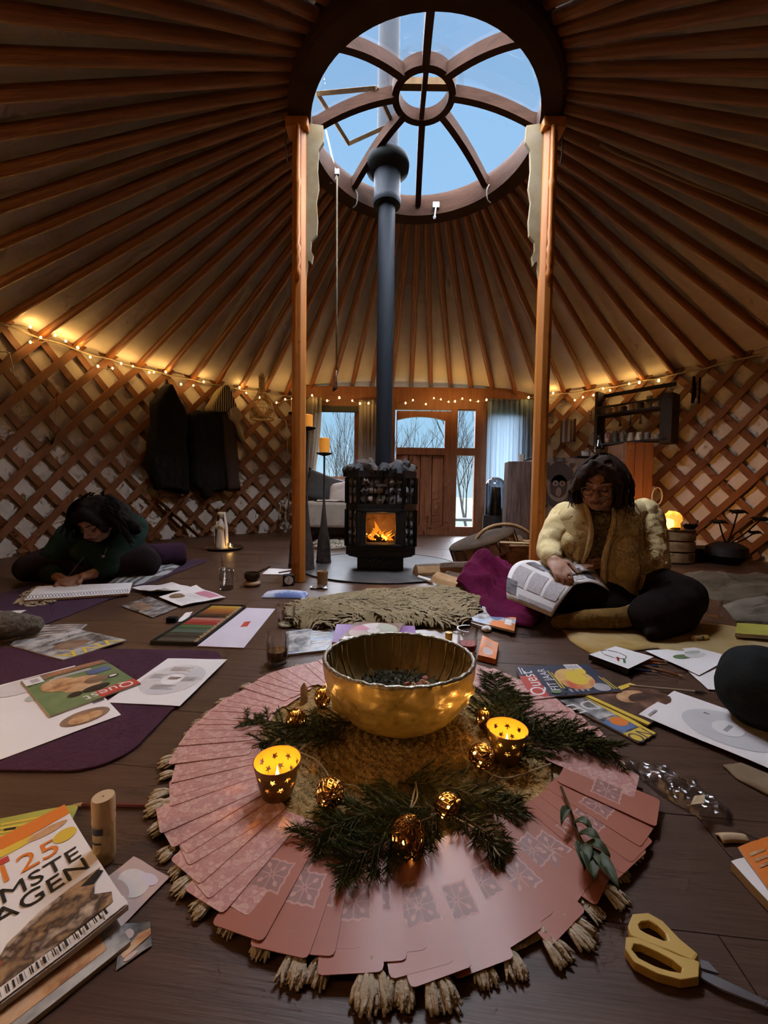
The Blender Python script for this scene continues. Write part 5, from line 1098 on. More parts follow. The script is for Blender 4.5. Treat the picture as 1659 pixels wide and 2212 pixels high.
# hair
hairm = M('brown_hair', (.022, .011, .008), .75, spec=.25, col2=(.046, .025, .018), ns=60, stretch=(1, 1, .3))
HP = lambda x, y, z: hc+HB @ Vector((x, y, z))
blob('hair', [('b', HP(0, -.03, .05), (.086, .096, .080), HB), ('b', HP(.0, -.07, -.01), (.09, .06, .10), HB), ('t', [HP(.065, -.01, .06), HP(.086, .0, -.02), HP(.088, .012, -.10)], [.036, .040, .034]), ('t', [HP(-.065, -.015, .06), HP(-.082, -.01, -.02), HP(-.082, -.005, -.085)], [.032, .036, .03]), ('t', [HP(.02, .06, .10), HP(.06, .065, .06), HP(.085, .055, 0)], [.03, .03, .03]), ('t', [HP(.0, .06, .10), HP(-.045, .06, .07), HP(-.08, .04, .01)], [.026, .026, .026]), ('t', [HP(-.07, -.08, -.05), HP(0, -.11, -.08), HP(.08, -.08, -.06)], [.05, .055, .055])], hairm, P1, .008, 2, noise_amp=.014, noise_scale=30)
mb = MB(); strands(mb, hc, HB, 1.05, 700, random.Random(3), 1.15, .18, .014, .0032, out_=.042); mb.build('hair_strands', hairm, P1, smooth='all', kind='stuff')
# open magazine on the lap
paper = M('magazine_paper', (.78, .72, .70), .55, col2=(.82, .77, .75), ns=3); inkp = M('page_grey', (.40, .36, .36), .6, col2=(.52, .47, .46), ns=90, stretch=(1, 1, 1)); inkd = M('page_dark', (.09, .08, .09), .6, col2=(.22, .20, .22), ns=25); inkb = M('page_blue', (.30, .34, .46), .6, col2=(.5, .5, .55), ns=9)
rm = thing('open_magazine', 'open magazine draped over the lap of the cream-jacketed reader', 'magazine', tuple(V(1190, 1290, 1.7)))
A, Bp, Cc, D = V(1162, 1212, 1.90), V(1247, 1261, 1.72), V(1095, 1292, 1.62), V(1192, 1332, 1.58); cA, cB = V(1085, 1196, 1.79), V(1238, 1258, 1.645)
def lpg(u, v, off=0):
    p0, p2, p1 = A.lerp(Bp, u), Cc.lerp(D, u), cA.lerp(cB, u); q = p0*(1-v)**2+p1*(2*v*(1-v))+p2*v*v; return q+Vector((-.2, -.7, .7))*off
E0, F0 = V(1268, 1203, 1.93), V(1318, 1278, 1.78)
def rpg(u, v, off=0): q = A.lerp(Bp, u).lerp(E0.lerp(F0, u), v); return q+Vector((0, 0, .022*sin(pi*v)+off))
mb = MB(); mb.grid(lpg, 12, 14); o = mb.build('page', paper, rm, smooth='all'); o.modifiers.new('t', 'SOLIDIFY').thickness = .003
mb = MB(); mb.grid(rpg, 12, 10); o = mb.build('page', paper, rm, smooth='all'); o.modifiers.new('t', 'SOLIDIFY').thickness = .003
mb = MB()
def patch(fn, u0, u1, v0, v1, mi, n=4): mb.grid(lambda a, b: fn(u0+(u1-u0)*a, v0+(v1-v0)*b, .0022), n, n, mi)
for k in range(3): patch(lpg, .08+.3*k, .32+.3*k, .42, .80, 0)
patch(lpg, .0, .2, .74, .93, 1); patch(lpg, .25, .95, .90, .955, 0); patch(lpg, .1, .45, .12, .30, 1); patch(lpg, .30, .62, .10, .24, 2); patch(rpg, .1, .9, .12, .35, 0); patch(rpg, .62, .85, .45, .7, 1); patch(rpg, .1, .5, .45, .85, 0)
mb.build('page_print', [inkp, inkd, inkb], rm)
ls = [V(1204, 1218, 1.84), V(1241, 1205, 1.90), V(1287, 1241, 1.82), V(1238, 1249, 1.77)]; t_ = thing('loose_leaf', 'loose printed sheet lying on the open magazine under her hand', 'paper', tuple(ls[0]))
mb = MB(); mb.grid(lambda u, v: ls[0].lerp(ls[1], u).lerp(ls[3].lerp(ls[2], u), v)+Vector((0, 0, .012+.012*sin(pi*u))), 8, 8); o = mb.build('sheet', paper, t_, smooth='all'); o.modifiers.new('t', 'SOLIDIFY').thickness = .001
mb = MB(); lf = lambda u, v: ls[0].lerp(ls[1], u).lerp(ls[3].lerp(ls[2], u), v)+Vector((0, -.001, .0145+.012*sin(pi*u)))
for a in range(4): mb.grid(lambda u, v: lf(.3+.5*u, .25+.09*a+.035*v), 4, 1, 0)
mb.grid(lambda u, v: lf(.15+.25*u, .78+.14*v), 2, 2, 1); mb.build('sheet_print', [inkp, inkd], t_)

# ------------------------------------------------------------------ woman bent over a sketchbook
P2 = thing('person', 'person in a dark green sweater bent over a spiral sketchbook, writing', 'person', tuple(Vector((V(215, 1235, 2.8).x, 2.8, 0))))
pel = V(225, 1205, 2.86); pel.z = .13; ub = V(238, 1118, 2.66); nk = V(222, 1122, 2.50); hc = V(210, 1126, 2.33); HB = basis(Vector((-.14, -.80, -.58)), Vector((.06, -.2, 1)))
shL, shR = V(150, 1160, 2.50), V(290, 1142, 2.60); elL, elR = V(98, 1248, 2.42), V(252, 1240, 2.46); wrL, wrR = V(130, 1264, 2.26), V(190, 1250, 2.30)
elL.z = max(elL.z, .06); elR.z = max(elR.z, .09); wrL.z = .05; wrR.z = .06
knL, knR = V(62, 1230, 2.36), V(312, 1215, 2.50); knL.z = .085; knR.z = .10; anL, anR = V(190, 1245, 2.50), V(150, 1240, 2.45); anL.z = anR.z = .05
hl = hand_prims(wrL, Vector((.88, -.32, -.16)), Vector((0, -.3, 1)), -1, 1.0, .75); hr = hand_prims(wrR, Vector((-.72, -.55, -.16)), Vector((0, -.3, 1)), 1, 1.0, .65)
blob('body', head_prims(hc, HB) + hl + hr + [('t', [ub, nk, hc+HB @ Vector((0, -.03, -.04))], [.08, .056, .052]), ('t', [pel, pel.lerp(ub, .55)+Vector((0, .02, .02)), ub], [.13, .12, .10]), ('t', [ub, shL], [.07, .05]), ('t', [ub, shR], [.07, .05]), ('t', [shL, elL, wrL], [.048, .040, .027]), ('t', [shR, elR, wrR], [.048, .040, .027]), ('t', [pel+Vector((-.1, 0, 0)), knL, anL], [.08, .058, .035]), ('t', [pel+Vector((.1, 0, 0)), knR, anR], [.08, .058, .035])], skin_d, P2, .0062, 2)
brow2 = M('brow_black', (.012, .008, .007), .8); lip2 = M('lips_dark', (.20, .07, .055), .5); lid2 = M('eyelid_warm', (.20, .095, .06), .5); face_bits(P2, hc, HB, 1.0, brow2, lip2, lid2)
gr = M('green_sweater', (.010, .022, .018), .95, col2=(.018, .036, .028), ns=12, bump=.4, bs=60)
blob('sweater', [('t', [pel+Vector((0, .02, .03)), pel.lerp(ub, .55)+Vector((0, .03, .03)), ub+Vector((0, 0, .0))], [.165, .165, .13]), ('t', [ub, shL], [.105, .082]), ('t', [ub, shR], [.105, .085]), ('t', [shL, elL.lerp(shL, .4), elL, elL.lerp(wrL, .72)], [.078, .075, .066, .05]), ('t', [shR, elR.lerp(shR, .4), elR, elR.lerp(wrR, .55)], [.085, .08, .07, .055]), ('b', V(215, 1195, 2.5), (.17, .12, .10)), ('t', [ub, nk+Vector((0, .02, -.02))], [.09, .075])], gr, P2, .011, 5, noise_amp=.007, noise_scale=12)
pt = M('plum_trousers', (.012, .007, .008), .95, col2=(.018, .011, .012), ns=6, bump=.2, bs=20)
blob('trousers', [('b', pel+Vector((0, .02, -.02)), (.19, .15, .12)), ('t', [pel+Vector((-.12, 0, 0)), knL.lerp(pel, .45)+Vector((-.05, 0, 0)), knL], [.115, .10, .078]), ('t', [knL, anL], [.078, .06]), ('t', [pel+Vector((.12, 0, 0)), knR.lerp(pel, .45)+Vector((.05, 0, .0)), knR], [.125, .115, .095]), ('t', [knR, anR], [.09, .06])], pt, P2, .011, 5, noise_amp=.006, noise_scale=11)
mb = MB(); pd = V(223, 1202, 2.40); ncs = bez([V(196, 1186, 2.42), V(212, 1193, 2.40), pd, V(228, 1190, 2.40), V(234, 1180, 2.42)], 4); mb.tube(ncs, .0018, 5); mb.ball(pd, (.011, .008, .009), 10, 7); mb.build('necklace', M('silver_bright', (.6, .6, .6), .3, 1), P2, smooth='all')
hk = M('black_hair', (.005, .0035, .003), .85, col2=(.010, .0065, .006), ns=60)
HP = lambda x, y, z: hc+HB @ Vector((x, y, z))
blob('hair', [('b', HP(0, -.03, .055), (.094, .10, .085), HB), ('t', [HP(.06, -.02, .07), HP(.10, -.03, .0), HP(.115, -.08, -.08), HP(.13, -.12, -.1)], [.045, .055, .06, .05]), ('t', [HP(-.06, -.02, .07), HP(-.10, -.03, .01), HP(-.13, -.05, -.04), HP(-.17, -.05, -.07)], [.045, .055, .055, .04]), ('t', [HP(0, -.1, .02), HP(0, -.14, -.08)], [.08, .07]), ('t', [HP(.0, .055, .105), HP(.055, .06, .06), HP(.085, .045, .0)], [.028, .028, .026]), ('t', [HP(0, .055, .105), HP(-.05, .06, .065), HP(-.083, .045, .0)], [.028, .028, .026])], hk, P2, .008, 3, noise_amp=.010, noise_scale=22)
mb = MB(); rnd = random.Random(8)
for _ in range(300):
    a = rnd.uniform(-pi, pi)
    if abs(a) < 1.45: a = (1.45+abs(a)*.3) if a > 0 else -(1.45+abs(a)*.3)
    d = Vector((sin(a), cos(a), 0)); p0 = HP(d.x*.085, d.y*.09-.02, .02+rnd.uniform(-.02, .11)); o_ = HB @ d; o_ = Vector((o_.x*1.0, abs(o_.y)*.4, -.2)).normalized(); w = rnd.uniform(0, 6.3); L = rnd.uniform(.09, .19); sd2 = Vector((0, .6, .5))
    mb.tube([p0+o_*(L*.55*k/6)+Vector((0, .015*k/6, -.75*L*(k/6)**1.6))+sd2*(.012*sin(w+k*1.5))+Vector((.01*cos(w+k*1.4), 0, 0)) for k in range(7)], [.005*(1-.07*k) for k in range(7)], 5, caps=False)
mb.build('hair_strands', hk, P2, smooth='all', kind='stuff')
# her pencil
a = wrR+Vector((-.085, -.045, .012)); mb = MB(); mb.tube([a+Vector((-.012, -.012, -.040)), a+Vector((.06, .05, .09))], .0038, 6); tag(mb.build('pen', M('pen_dark', (.03, .03, .04), .4), smooth=40, loc=tuple(a)), 'thin pen held in the hand of the sketchbook writer', 'pen')

# ------------------------------------------------------------------ two people mostly outside the frame
def sitter(name_label, pel, kn, an, trouser, top, loc, head_dir, foot=None, sockm=None, hair_=None):
    t = thing('person', name_label, 'person', (pel.x, pel.y, 0)); ch = pel+Vector((0, 0, .30)); nk = pel+Vector((0, 0, .47)); hc = pel+Vector((0, 0, .62))+Vector(head_dir)*.05; HB = basis(Vector(head_dir)+Vector((0, 0, -.3)))
    sd3 = Vector((head_dir[1], -head_dir[0], 0)).normalized()*.17; pr = head_prims(hc, HB)+[('t', [pel, ch, nk+Vector((0, 0, -.06))], [.13, .13, .08]), ('t', [nk+Vector((0, 0, -.05)), hc], [.055, .05])]
    fwd = Vector(head_dir).normalized()
    for s_ in (-1, 1):
        sh = nk+sd3*s_+Vector((0, 0, -.05)); el = sh+Vector((0, 0, -.22))+fwd*.06; wr = el+fwd*.2+Vector((0, 0, -.04)); pr += [('t', [nk+Vector((0, 0, -.06)), sh, el, wr], [.06, .05, .04, .027])]+hand_prims(wr, fwd+Vector((0, 0, -.3)), Vector((0, 0, 1)), s_, 1, .5)
    for k, a_ in zip(kn, an): pr.append(('t', [pel, k, a_], [.085, .06, .036]))
    if foot: pr.append(('t', foot, [.036, .038, .024]))
    blob('body', pr, skin, t, .009, 2)
    blob('trousers', [('b', pel, (.18, .16, .12))]+[('t', [pel, k.lerp(pel, .5), k, k.lerp(a_, .8)], [.12, .115, .10, .072]) for k, a_ in zip(kn, an)], trouser, t, .011, 5, noise_amp=.006, noise_scale=12)
    tp = [('t', [pel+Vector((0, 0, .06)), ch, nk+Vector((0, 0, -.07))], [.16, .155, .10])]
    for s_ in (-1, 1):
        sh = nk+sd3*s_+Vector((0, 0, -.05)); el = sh+Vector((0, 0, -.22))+fwd*.06; tp.append(('t', [nk+Vector((0, 0, -.08)), sh, el, el+fwd*.13+Vector((0, 0, -.025))], [.08, .07, .062, .05]))
    blob('sweater', tp, top, t, .012, 4)
    if foot: blob('sock', [('t', foot, [.05, .052, .036])], sockm, t, .008, 4, noise_amp=.003, noise_scale=40)
    blob('hair', [('b', hc+HB @ Vector((0, -.03, .05)), (.09, .10, .085), HB), ('b', hc+HB @ Vector((0, -.07, -.03)), (.095, .06, .11), HB)], hair_ or hairm, t, .01, 3, noise_amp=.008, noise_scale=24); return t
kA = gp(1652, 1486, .10); slate = M('slate_trousers', (.011, .013, .014), .9, col2=(.018, .021, .022), ns=8, bump=.25, bs=25)
sitter('person in dark slate trousers, only a bent knee reaching in beside the leaf-print papers', Vector((1.72, .86, .13)), [kA, Vector((1.45, .42, .10))], [Vector((1.50, .72, .06)), Vector((1.66, .62, .06))], slate, M('navy_top', (.03, .035, .05), .9), None, (-.9, .3, 0))
f1, f2, f3 = V(-70, 1420, 1.40), V(15, 1420, 1.45), V(72, 1405, 1.50); f1.z, f2.z, f3.z = .055, .06, .045
sitter('person outside the frame, stretching one grey-socked foot over the purple mat', Vector((-2.15, 1.05, .13)), [Vector((-1.72, 1.30, .13)), Vector((-1.75, .78, .10))], [f1+Vector((-.06, -.01, .01)), Vector((-1.95, 1.1, .06))], slate, M('rust_top', (.16, .06, .03), .9), None, (.9, .3, 0), [f1, f2, f3], M('grey_sock', (.10, .085, .065), .95, col2=(.15, .125, .10), ns=50, bump=.5, bs=70), hk)
# ================================================================== things lying about on the floor
white = M('white_paper', (.80, .74, .72), .6, col2=(.84, .79, .77), ns=4); pages = M('page_edges', (.50, .45, .40), .8)
PC = {}
def pm(name, col, col2=None, ns=18, rough=.45, stretch=(1, 1, 1), contrast=(.35, .65)):
    k = 'print_'+name
    return M(k, col, rough, col2=col2, ns=ns, stretch=stretch, contrast=contrast)
K = dict(red=pm('red', (.50, .055, .04)), orange=pm('orange', (.72, .20, .03)), yellow=pm('yellow', (.72, .50, .06)), navy=pm('navy', (.030, .038, .07), (.045, .05, .09)), black=pm('black', (.015, .013, .014)), white=pm('white', (.78, .74, .72)), grey=pm('grey', (.30, .29, .30), (.42, .40, .41)), pale=pm('pale', (.64, .58, .57), (.70, .65, .63)),
         green=pm('green', (.10, .17, .07), (.20, .26, .12), 9), dog=pm('fur', (.10, .055, .03), ((.42, .26, .14), (.05, .03, .025), (.60, .46, .34)), 26, contrast=(.3, .72)), tan=pm('tan', (.30, .13, .06), ((.55, .30, .14), (.62, .40, .24)), 30), face=pm('portrait', (.035, .018, .012), ((.11, .05, .03), (.36, .19, .12)), 14, contrast=(.35, .75)), blue=pm('blue', (.06, .10, .24), (.12, .18, .34), 8), sky=pm('cover_sky', (.30, .42, .60), ((.55, .58, .62), (.12, .14, .16)), 14, contrast=(.35, .7)), pink=pm('pink', (.55, .22, .30)), ochre=pm('ochre', (.45, .42, .08), (.30, .30, .05), 6), rose=pm('rose', (.52, .36, .32), (.58, .44, .40), 6), mint=pm('mint', (.42, .46, .38), (.5, .5, .44), 6), lilac=pm('lilac', (.64, .57, .65), (.69, .62, .69), 5), violet=pm('violet', (.16, .04, .24), (.26, .08, .34), 7), brown=pm('brown', (.16, .09, .06), (.30, .19, .13), 18), fruit=pm('fruit', (.62, .26, .10), ((.70, .48, .16), (.55, .10, .05)), 9), mist=pm('mist', (.60, .57, .58), (.64, .61, .62), 8), mono=pm('mono', (.02, .02, .02), ((.16, .15, .15), (.45, .43, .42)), 24, contrast=(.35, .7)), silver=pm('silverpic', (.10, .10, .11), ((.36, .35, .34), (.55, .53, .50)), 20))
KN = list(K)
def quad(px, z): return [gp(x, y, z) for x, y in px]
def sheet(name, label, cat, P, thick=.0008, z=.0, cover=None, side=None, prints=(), wob=.0015, group=None, curl=(0, 0, 0, 0), body='sheet', pname='cover_print', seed=0, n=10):
    "a leaf, magazine or booklet: P = its corners (reading order: top left, top right, bottom right, bottom left) on level z"
    P = [Vector((p.x, p.y, 0)) for p in P]; c = sum(P, Vector())/4; t = thing(name, label, cat, (c.x, c.y, z), group=group); Wd, Ht = (P[1]-P[0]).length, (P[3]-P[0]).length
    def S_(u, v, off=0):
        p = P[0].lerp(P[1], u).lerp(P[3].lerp(P[2], u), v)
        cz = curl[0]*max(0, 1-u-v)**2+curl[1]*max(0, u-v)**2+curl[2]*max(0, u+v-1)**2+curl[3]*max(0, v-u)**2
        return Vector((p.x, p.y, z+thick+.0004+wob*(.6+noise.noise(Vector((u*2.2+seed, v*2.2, seed))))+cz+off))
    mb = MB(); mb.grid(lambda u, v: S_(u, v), n, n); mb.grid(lambda u, v: S_(u, v, -thick), n, n, 1); k = 2*(n+1)
    for e in (lambda a: (a, 0), lambda a: (1, a), lambda a: (1-a, 1), lambda a: (0, 1-a)):
        mb.grid(lambda u, v: S_(*e(u), -thick*v), n, 1, 1)
    mb.build(body, [cover or white, side or cover or white], t, smooth=30)
    if prints:
        mb = MB(); lv = .0005
        for i, q in enumerate(prints):
            mi = KN.index(q[-1]); off = lv+i*.00012
            if q[0] == 'r': mb.grid(lambda u, v: S_(q[1]+(q[3]-q[1])*u, q[2]+(q[4]-q[2])*v, off), 6, 6, mi)
            elif q[0] == 'e':
                m_ = 20; rg = [S_(q[1], q[2], off)]+[S_(min(1, max(0, q[1]+q[3]*f*cos(a))), min(1, max(0, q[2]+q[4]*f*sin(a))), off) for f in (.5, 1) for a in [2*pi*j/m_ for j in range(m_)]]
                mb.add(rg, [(0, 1+j, 1+(j+1) % m_) for j in range(m_)]+[(1+j, 1+m_+j, 1+m_+(j+1) % m_, 1+(j+1) % m_) for j in range(m_)], mi)
            elif q[0] == 'p': mb.add([S_(u, v, off) for u, v in q[1]], [tuple(range(len(q[1])))], mi)
            elif q[0] == 't':
                _, s_, u0, v0, sz, mat_ = q[:6]; vs, fs = glyphs(s_); wmax = max(v.x for v in vs); rs_ = q[6] if len(q) > 7 else 1
                if q[0] == 't' and len(q) == 8 and q[6] == 'R': u0 = u0-wmax*sz*1.2*Ht/Wd
                lt_ = MB(); lt_.add([S_(u0+v.x*sz*1.2*Ht/Wd, v0-v.y*sz*1.25, off) for v in vs], fs, 0); lt_.build('lettering', K[KN[mi]], t)
            elif q[0] == 'l':      # ruled text lines
                for j in range(q[5]):
                    vv = q[2]+(q[4]-q[2])*j/q[5]; hh = (q[4]-q[2])/q[5]*.45; mb.grid(lambda u, v: S_(q[1]+(q[3]-q[1])*(u*(1-.25*((j*7) % 3)/2)), vv+hh*v, off), 4, 1, mi)
        if mb.v: mb.build(pname, [K[k_] for k_ in KN], t)
    return t
def tx(s, u, v, sz, col, right=False): return ('t', s, u, v, sz, 0, 'R' if right else 1, col)
# ------------------------------------------------------------------ yoga mats
def ymat(x0, x1, y0, y1, label, z=.0, h=.006, r=.05, col=None):
    pts = []
    for cx_, cy_, a0 in ((x1-r, y0+r, -90), (x1-r, y1-r, 0), (x0+r, y1-r, 90), (x0+r, y0+r, 180)):
        for k in range(7): a = radians(a0+15*k); pts.append((cx_+r*cos(a), cy_+r*sin(a)))
    mb = MB(); mb.prism(pts, z, z+h); return tag(mb.build('yoga_mat', col, loc=((x0+x1)/2, (y0+y1)/2, z), bevel=.002), label, 'yoga mat')
pur = M('purple_mat', (.060, .022, .040), .85, col2=(.070, .027, .047), ns=60, bump=.25, bs=200)
ymat(-2.02, -.525, .775, 1.385, 'plum purple yoga mat under the wheel paper and green-covered magazine', col=pur, r=.09)
ymat(-1.98, -1.365, 1.47, 3.20, 'plum purple yoga mat running under the woman with the sketchbook', col=M('purple_mat_b', (.055, .028, .050), .85, col2=(.065, .033, .058), ns=60, bump=.25, bs=200))
Z = .0066
# ------------------------------------------------------------------ left side, far to near
fleece('sheepskin_rug', [gp(*p, .004) for p in ((28, 1306), (40, 1290), (70, 1270), (120, 1262), (160, 1268), (150, 1285), (110, 1305), (60, 1312))], 'scrap of beige fleece under one corner of the sketchbook', (.34, .25, .13), (.46, .36, .22), .002, .012, 700, 3)
nb = quad(((80, 1266), (286, 1258), (279, 1281), (51, 1296)), .02); nbk = sheet('spiral_sketchbook', 'spiral-bound sketchbook open in front of the woman in green', 'sketchbook', nb, .010, .008, white, M('kraft', (.45, .32, .16), .8), [('l', .12, .15, .62, .5, 5, 'pale')], wob=.001)
a, b = nb[3], nb[2]
for i in range(34):
    p = a.lerp(b, (i+.5)/34); mb = MB(); mb.tube([p+Vector((0, .008*cos(t)-.004, .013+.009*sin(t))) for t in [2*pi*j/8 for j in range(8)]], .0011, 4, closed=True); mb.build('wire_ring', iron, nbk)
p4 = [gp(*q, .004) for q in ((285, 1274), (371, 1263), (424, 1276), (340, 1292))]; sheet('open_magazine', 'left half of a white printed magazine spread beside the sketchbook', 'magazine', p4, .003, .006, white, pages, [('l', .08, .1, .9, .4, 6, 'pale'), ('r', .1, .5, .5, .9, 'grey')], wob=.012, curl=(0, 0, 0, .03), seed=3)
p4 = [gp(*q, .004) for q in ((424, 1275), (488, 1294), (392, 1312), (343, 1293))]; sheet('open_magazine', 'right half of the white spread, pink panel and brown picture', 'magazine', p4, .003, .006, white, pages, [('r', .35, .04, .9, .32, 'pink'), ('e', .3, .72, .2, .16, 'brown'), ('l', .3, .38, .95, .6, 6, 'pale'), ('l', .55, .66, .95, .92, 4, 'pale')], wob=.008, curl=(.02, 0, 0, 0), seed=5)
p4 = [gp(*q, .002) for q in ((262, 1310), (322, 1290), (382, 1314), (330, 1335))]; sheet('magazine', 'dark photo magazine half under the white spread', 'magazine', p4, .003, .0, K['mono'], pages, [('r', .1, .1, .55, .6, 'brown'), ('r', .6, .4, .95, .9, 'mono')], wob=.004, seed=7)
sheet('paper_card', 'small blank white card beside the open pencil tin', 'card', quad(((400, 1325), (416, 1322), (402, 1343), (383, 1344)), 0), .001, 0, white)
mb = MB(); c = gp(369, 1346); mb.box((c.x, c.y+.012, .011), (.042, .028, .022)); tag(mb.build('eraser', M('eraser_black', (.012, .010, .014), .9, bump=.3, bs=40), loc=(c.x, c.y+.012, 0), bevel=.004), 'small black eraser block beside the pencil tin', 'eraser')
sheet('paper', 'blank white paper edge beside the farther purple mat', 'paper', quad(((-60, 1326), (57, 1322), (0, 1352), (-90, 1362)), 0), .001, .0066, white)
# pencil tin: tray, lid and pencils
tinm = M('tin_cream', (.40, .34, .24), .5); T4 = quad(((456, 1311), (530, 1313), (425, 1395), (326, 1392)), .0)
tn = thing('pencil_tin', 'open flat tin tray of coloured pencils sorted by colour', 'pencil tin', tuple(sum(T4, Vector())/4))
mb = MB(); TP = lambda u, v, z=0: T4[0].lerp(T4[1], u).lerp(T4[3].lerp(T4[2], u), v)+Vector((0, 0, z))
mb.add([TP(0, 0, .002), TP(1, 0, .002), TP(1, 1, .002), TP(0, 1, .002)], [(0, 1, 2, 3)])
mb.build('tray_floor', tinm, tn)
for e0, e1 in (((0, 0), (1, 0)), ((1, 0), (1, 1)), ((1, 1), (0, 1)), ((0, 1), (0, 0))):
    mb = MB(); a, b = TP(*e0), TP(*e1); mb.add([a, b, b+Vector((0, 0, .014)), a+Vector((0, 0, .014))], [(0, 1, 2, 3)]); o = mb.build('tray_wall', M('tin_dark', (.03, .03, .025), .5), tn); o.modifiers.new('t', 'SOLIDIFY').thickness = .003
secs = [((.66, .44, .08), (.60, .30, .05), (.50, .18, .04), 'yellow-orange'), ((.30, .12, .05), (.14, .06, .03), (.05, .03, .02), 'brown'), ((.55, .25, .22), (.5, .09, .06), (.42, .04, .05), 'red'), ((.10, .20, .08), (.05, .13, .08), (.10, .18, .16), 'green'), ((.06, .07, .05), (.03, .03, .03), (.10, .10, .09), 'black')]
tipm = M('pencil_tip', (.55, .38, .22), .7); L_ = (T4[1]-T4[0]).length; Hh = (T4[3]-T4[0]).length
ORD = ['first', 'second', 'third', 'fourth', 'fifth', 'sixth', 'seventh', 'eighth', 'ninth', 'tenth', 'eleventh', 'twelfth']
for si, (c1, c2, c3, nm) in enumerate(secs):
    for j in range(9):
        v = .03+(si*9+j+.3*(si))*.945/46.5; cc = [c1, c2, c3][j*3//9]; cc = tuple(k*(.85+.1*(j % 3)) for k in cc); m_ = M('pencil_%d_%d' % (si, j), cc, .45)
        a, b = TP(.06+.01*(j % 2), v, .007), TP(.86+.02*((j*5) % 3), v+.004*((j*3) % 2), .007); d = (b-a).normalized(); t_ = thing('colour_pencil', '%s %s pencil from the far end of its colour group in the open tin' % (ORD[j], nm), 'pencil', tuple(a), group='coloured pencils in the tin, '+nm)
        mb = MB(); mb.tube([a, b], .0036, 6); mb.build('barrel', m_, t_); mb = MB(); mb.tube([b, b+d*.014], [.0036, .0006], 6); mb.build('tip', tipm, t_)
L4 = quad(((533, 1315), (595, 1317), (527, 1402), (426, 1398)), .0); lid_t = sheet('tin_lid', 'pale lilac tin lid with a red tag, hinged beside the pencils', 'lid', L4, .004, .0, K['lilac'], M('lid_rim', (.30, .20, .14), .5), [('p', [(.44, .42), (.60, .40), (.64, .54), (.47, .56)], 'red')], wob=.0)
# sock-side magazines on the mat
def W2(*pts): return [Vector((x, y, 0)) for x, y in pts]
sheet('magazine', 'sepia photo magazine furthest back beside the grey sock', 'magazine', quad(((64, 1349), (188, 1347), (160, 1370), (22, 1392)), .007), .004, 0, K['silver'], pages, [('l', .05, .1, .95, .9, 5, 'brown')], seed=2)
TLv, TRv, BLv = gp(273, 1384, .007), gp(137, 1427, .007), gp(165, 1360, .007); BRv = TRv+BLv-TLv
sheet('magazine', 'silvery photo magazine with big yellow masthead letters on the mat', 'magazine', [TLv, TRv, BRv, BLv], .004, .005, K['silver'], pages, [('r', .05, .22, .7, .62, 'mono'), ('e', .55, .42, .25, .16, 'brown'), tx('VIVA', .06, .21, .25, 'yellow'), tx('VOOR', .30, .75, .08, 'black'), ('l', .1, .8, .5, .95, 3, 'white')], seed=4)
# green magazine with red masthead corner
sheet('magazine', 'green-covered magazine with tan figures and red masthead corner on the purple mat', 'magazine', quad(((304, 1477), (108, 1548), (46, 1472), (223, 1426)), .012), .004, .0085, K['green'], pages, [('r', 0, 0, .47, .17, 'red'), tx('Quest', .045, .15, .15, 'white'), ('e', .50, .48, .26, .20, 'tan'), ('e', .70, .62, .2, .18, 'tan'), ('e', .33, .46, .14, .10, 'brown'), ('e', .42, .25, .16, .07, 'black'), ('e', .66, .25, .08, .05, 'black'), ('r', .06, .62, .34, .76, 'blue'), ('r', .02, .86, .98, 1, 'brown'), tx('Superhelden', .08, .97, .085, 'orange'), ('l', .25, .78, .75, .85, 2, 'white'), ('r', .80, .80, 1, .98, 'white'), ('r', .84, .84, .93, .93, 'grey'), ('e', .14, .42, .07, .04, 'black'), ('e', .14, .42, .05, .026, 'white')], seed=6)
# wheel paper
def wheel(prs, u, v, ru, rv, cols, hole=.38, rings=True):
    for i, c_ in enumerate(cols):
        a0, a1 = 2*pi*i/len(cols), 2*pi*(i+1)/len(cols); pts = [(u+ru*cos(a0+(a1-a0)*k/6), v+rv*sin(a0+(a1-a0)*k/6)) for k in range(7)]+[(u+ru*hole*cos(a1-(a1-a0)*k/6), v+rv*hole*sin(a1-(a1-a0)*k/6)) for k in range(7)]
        prs.append(('p', pts, c_))
    return prs
prs = wheel([], .5, .5, .43, .33, ['pale', 'mist', 'pale', 'pale', 'pale', 'mist']); prs += [('l', .30, .24, .62, .34, 4, 'brown'), ('l', .14, .42, .34, .52, 4, 'grey'), ('l', .64, .46, .86, .56, 4, 'grey'), ('l', .34, .64, .66, .74, 4, 'grey'), ('l', .42, .47, .6, .53, 2, 'brown')]
sheet('printed_sheet', 'white sheet printed with a faint wheel of text on the purple mat', 'paper', quad(((363, 1423), (491, 1425), (388, 1526), (228, 1518)), .007), .0008, .0066, white, None, prs, wob=.001, n=14)
c0 = Vector((-.633, .969, 0)); e1, e2 = Vector((-.627, -.779, 0)), Vector((-.76, .65, 0)); prs = wheel([], .22, .75, .24, .24, ['mint', 'rose', 'rose', 'pale', 'rose', 'mint'], .3)+[('e', .68, .17, .12, .13, 'brown'), ('e', .70, .18, .07, .08, 'tan'), ('p', [(.44, .04), (.52, .03), (.53, .16), (.46, .17)], 'mono'), ('r', .56, .03, .62, .13, 'grey')]
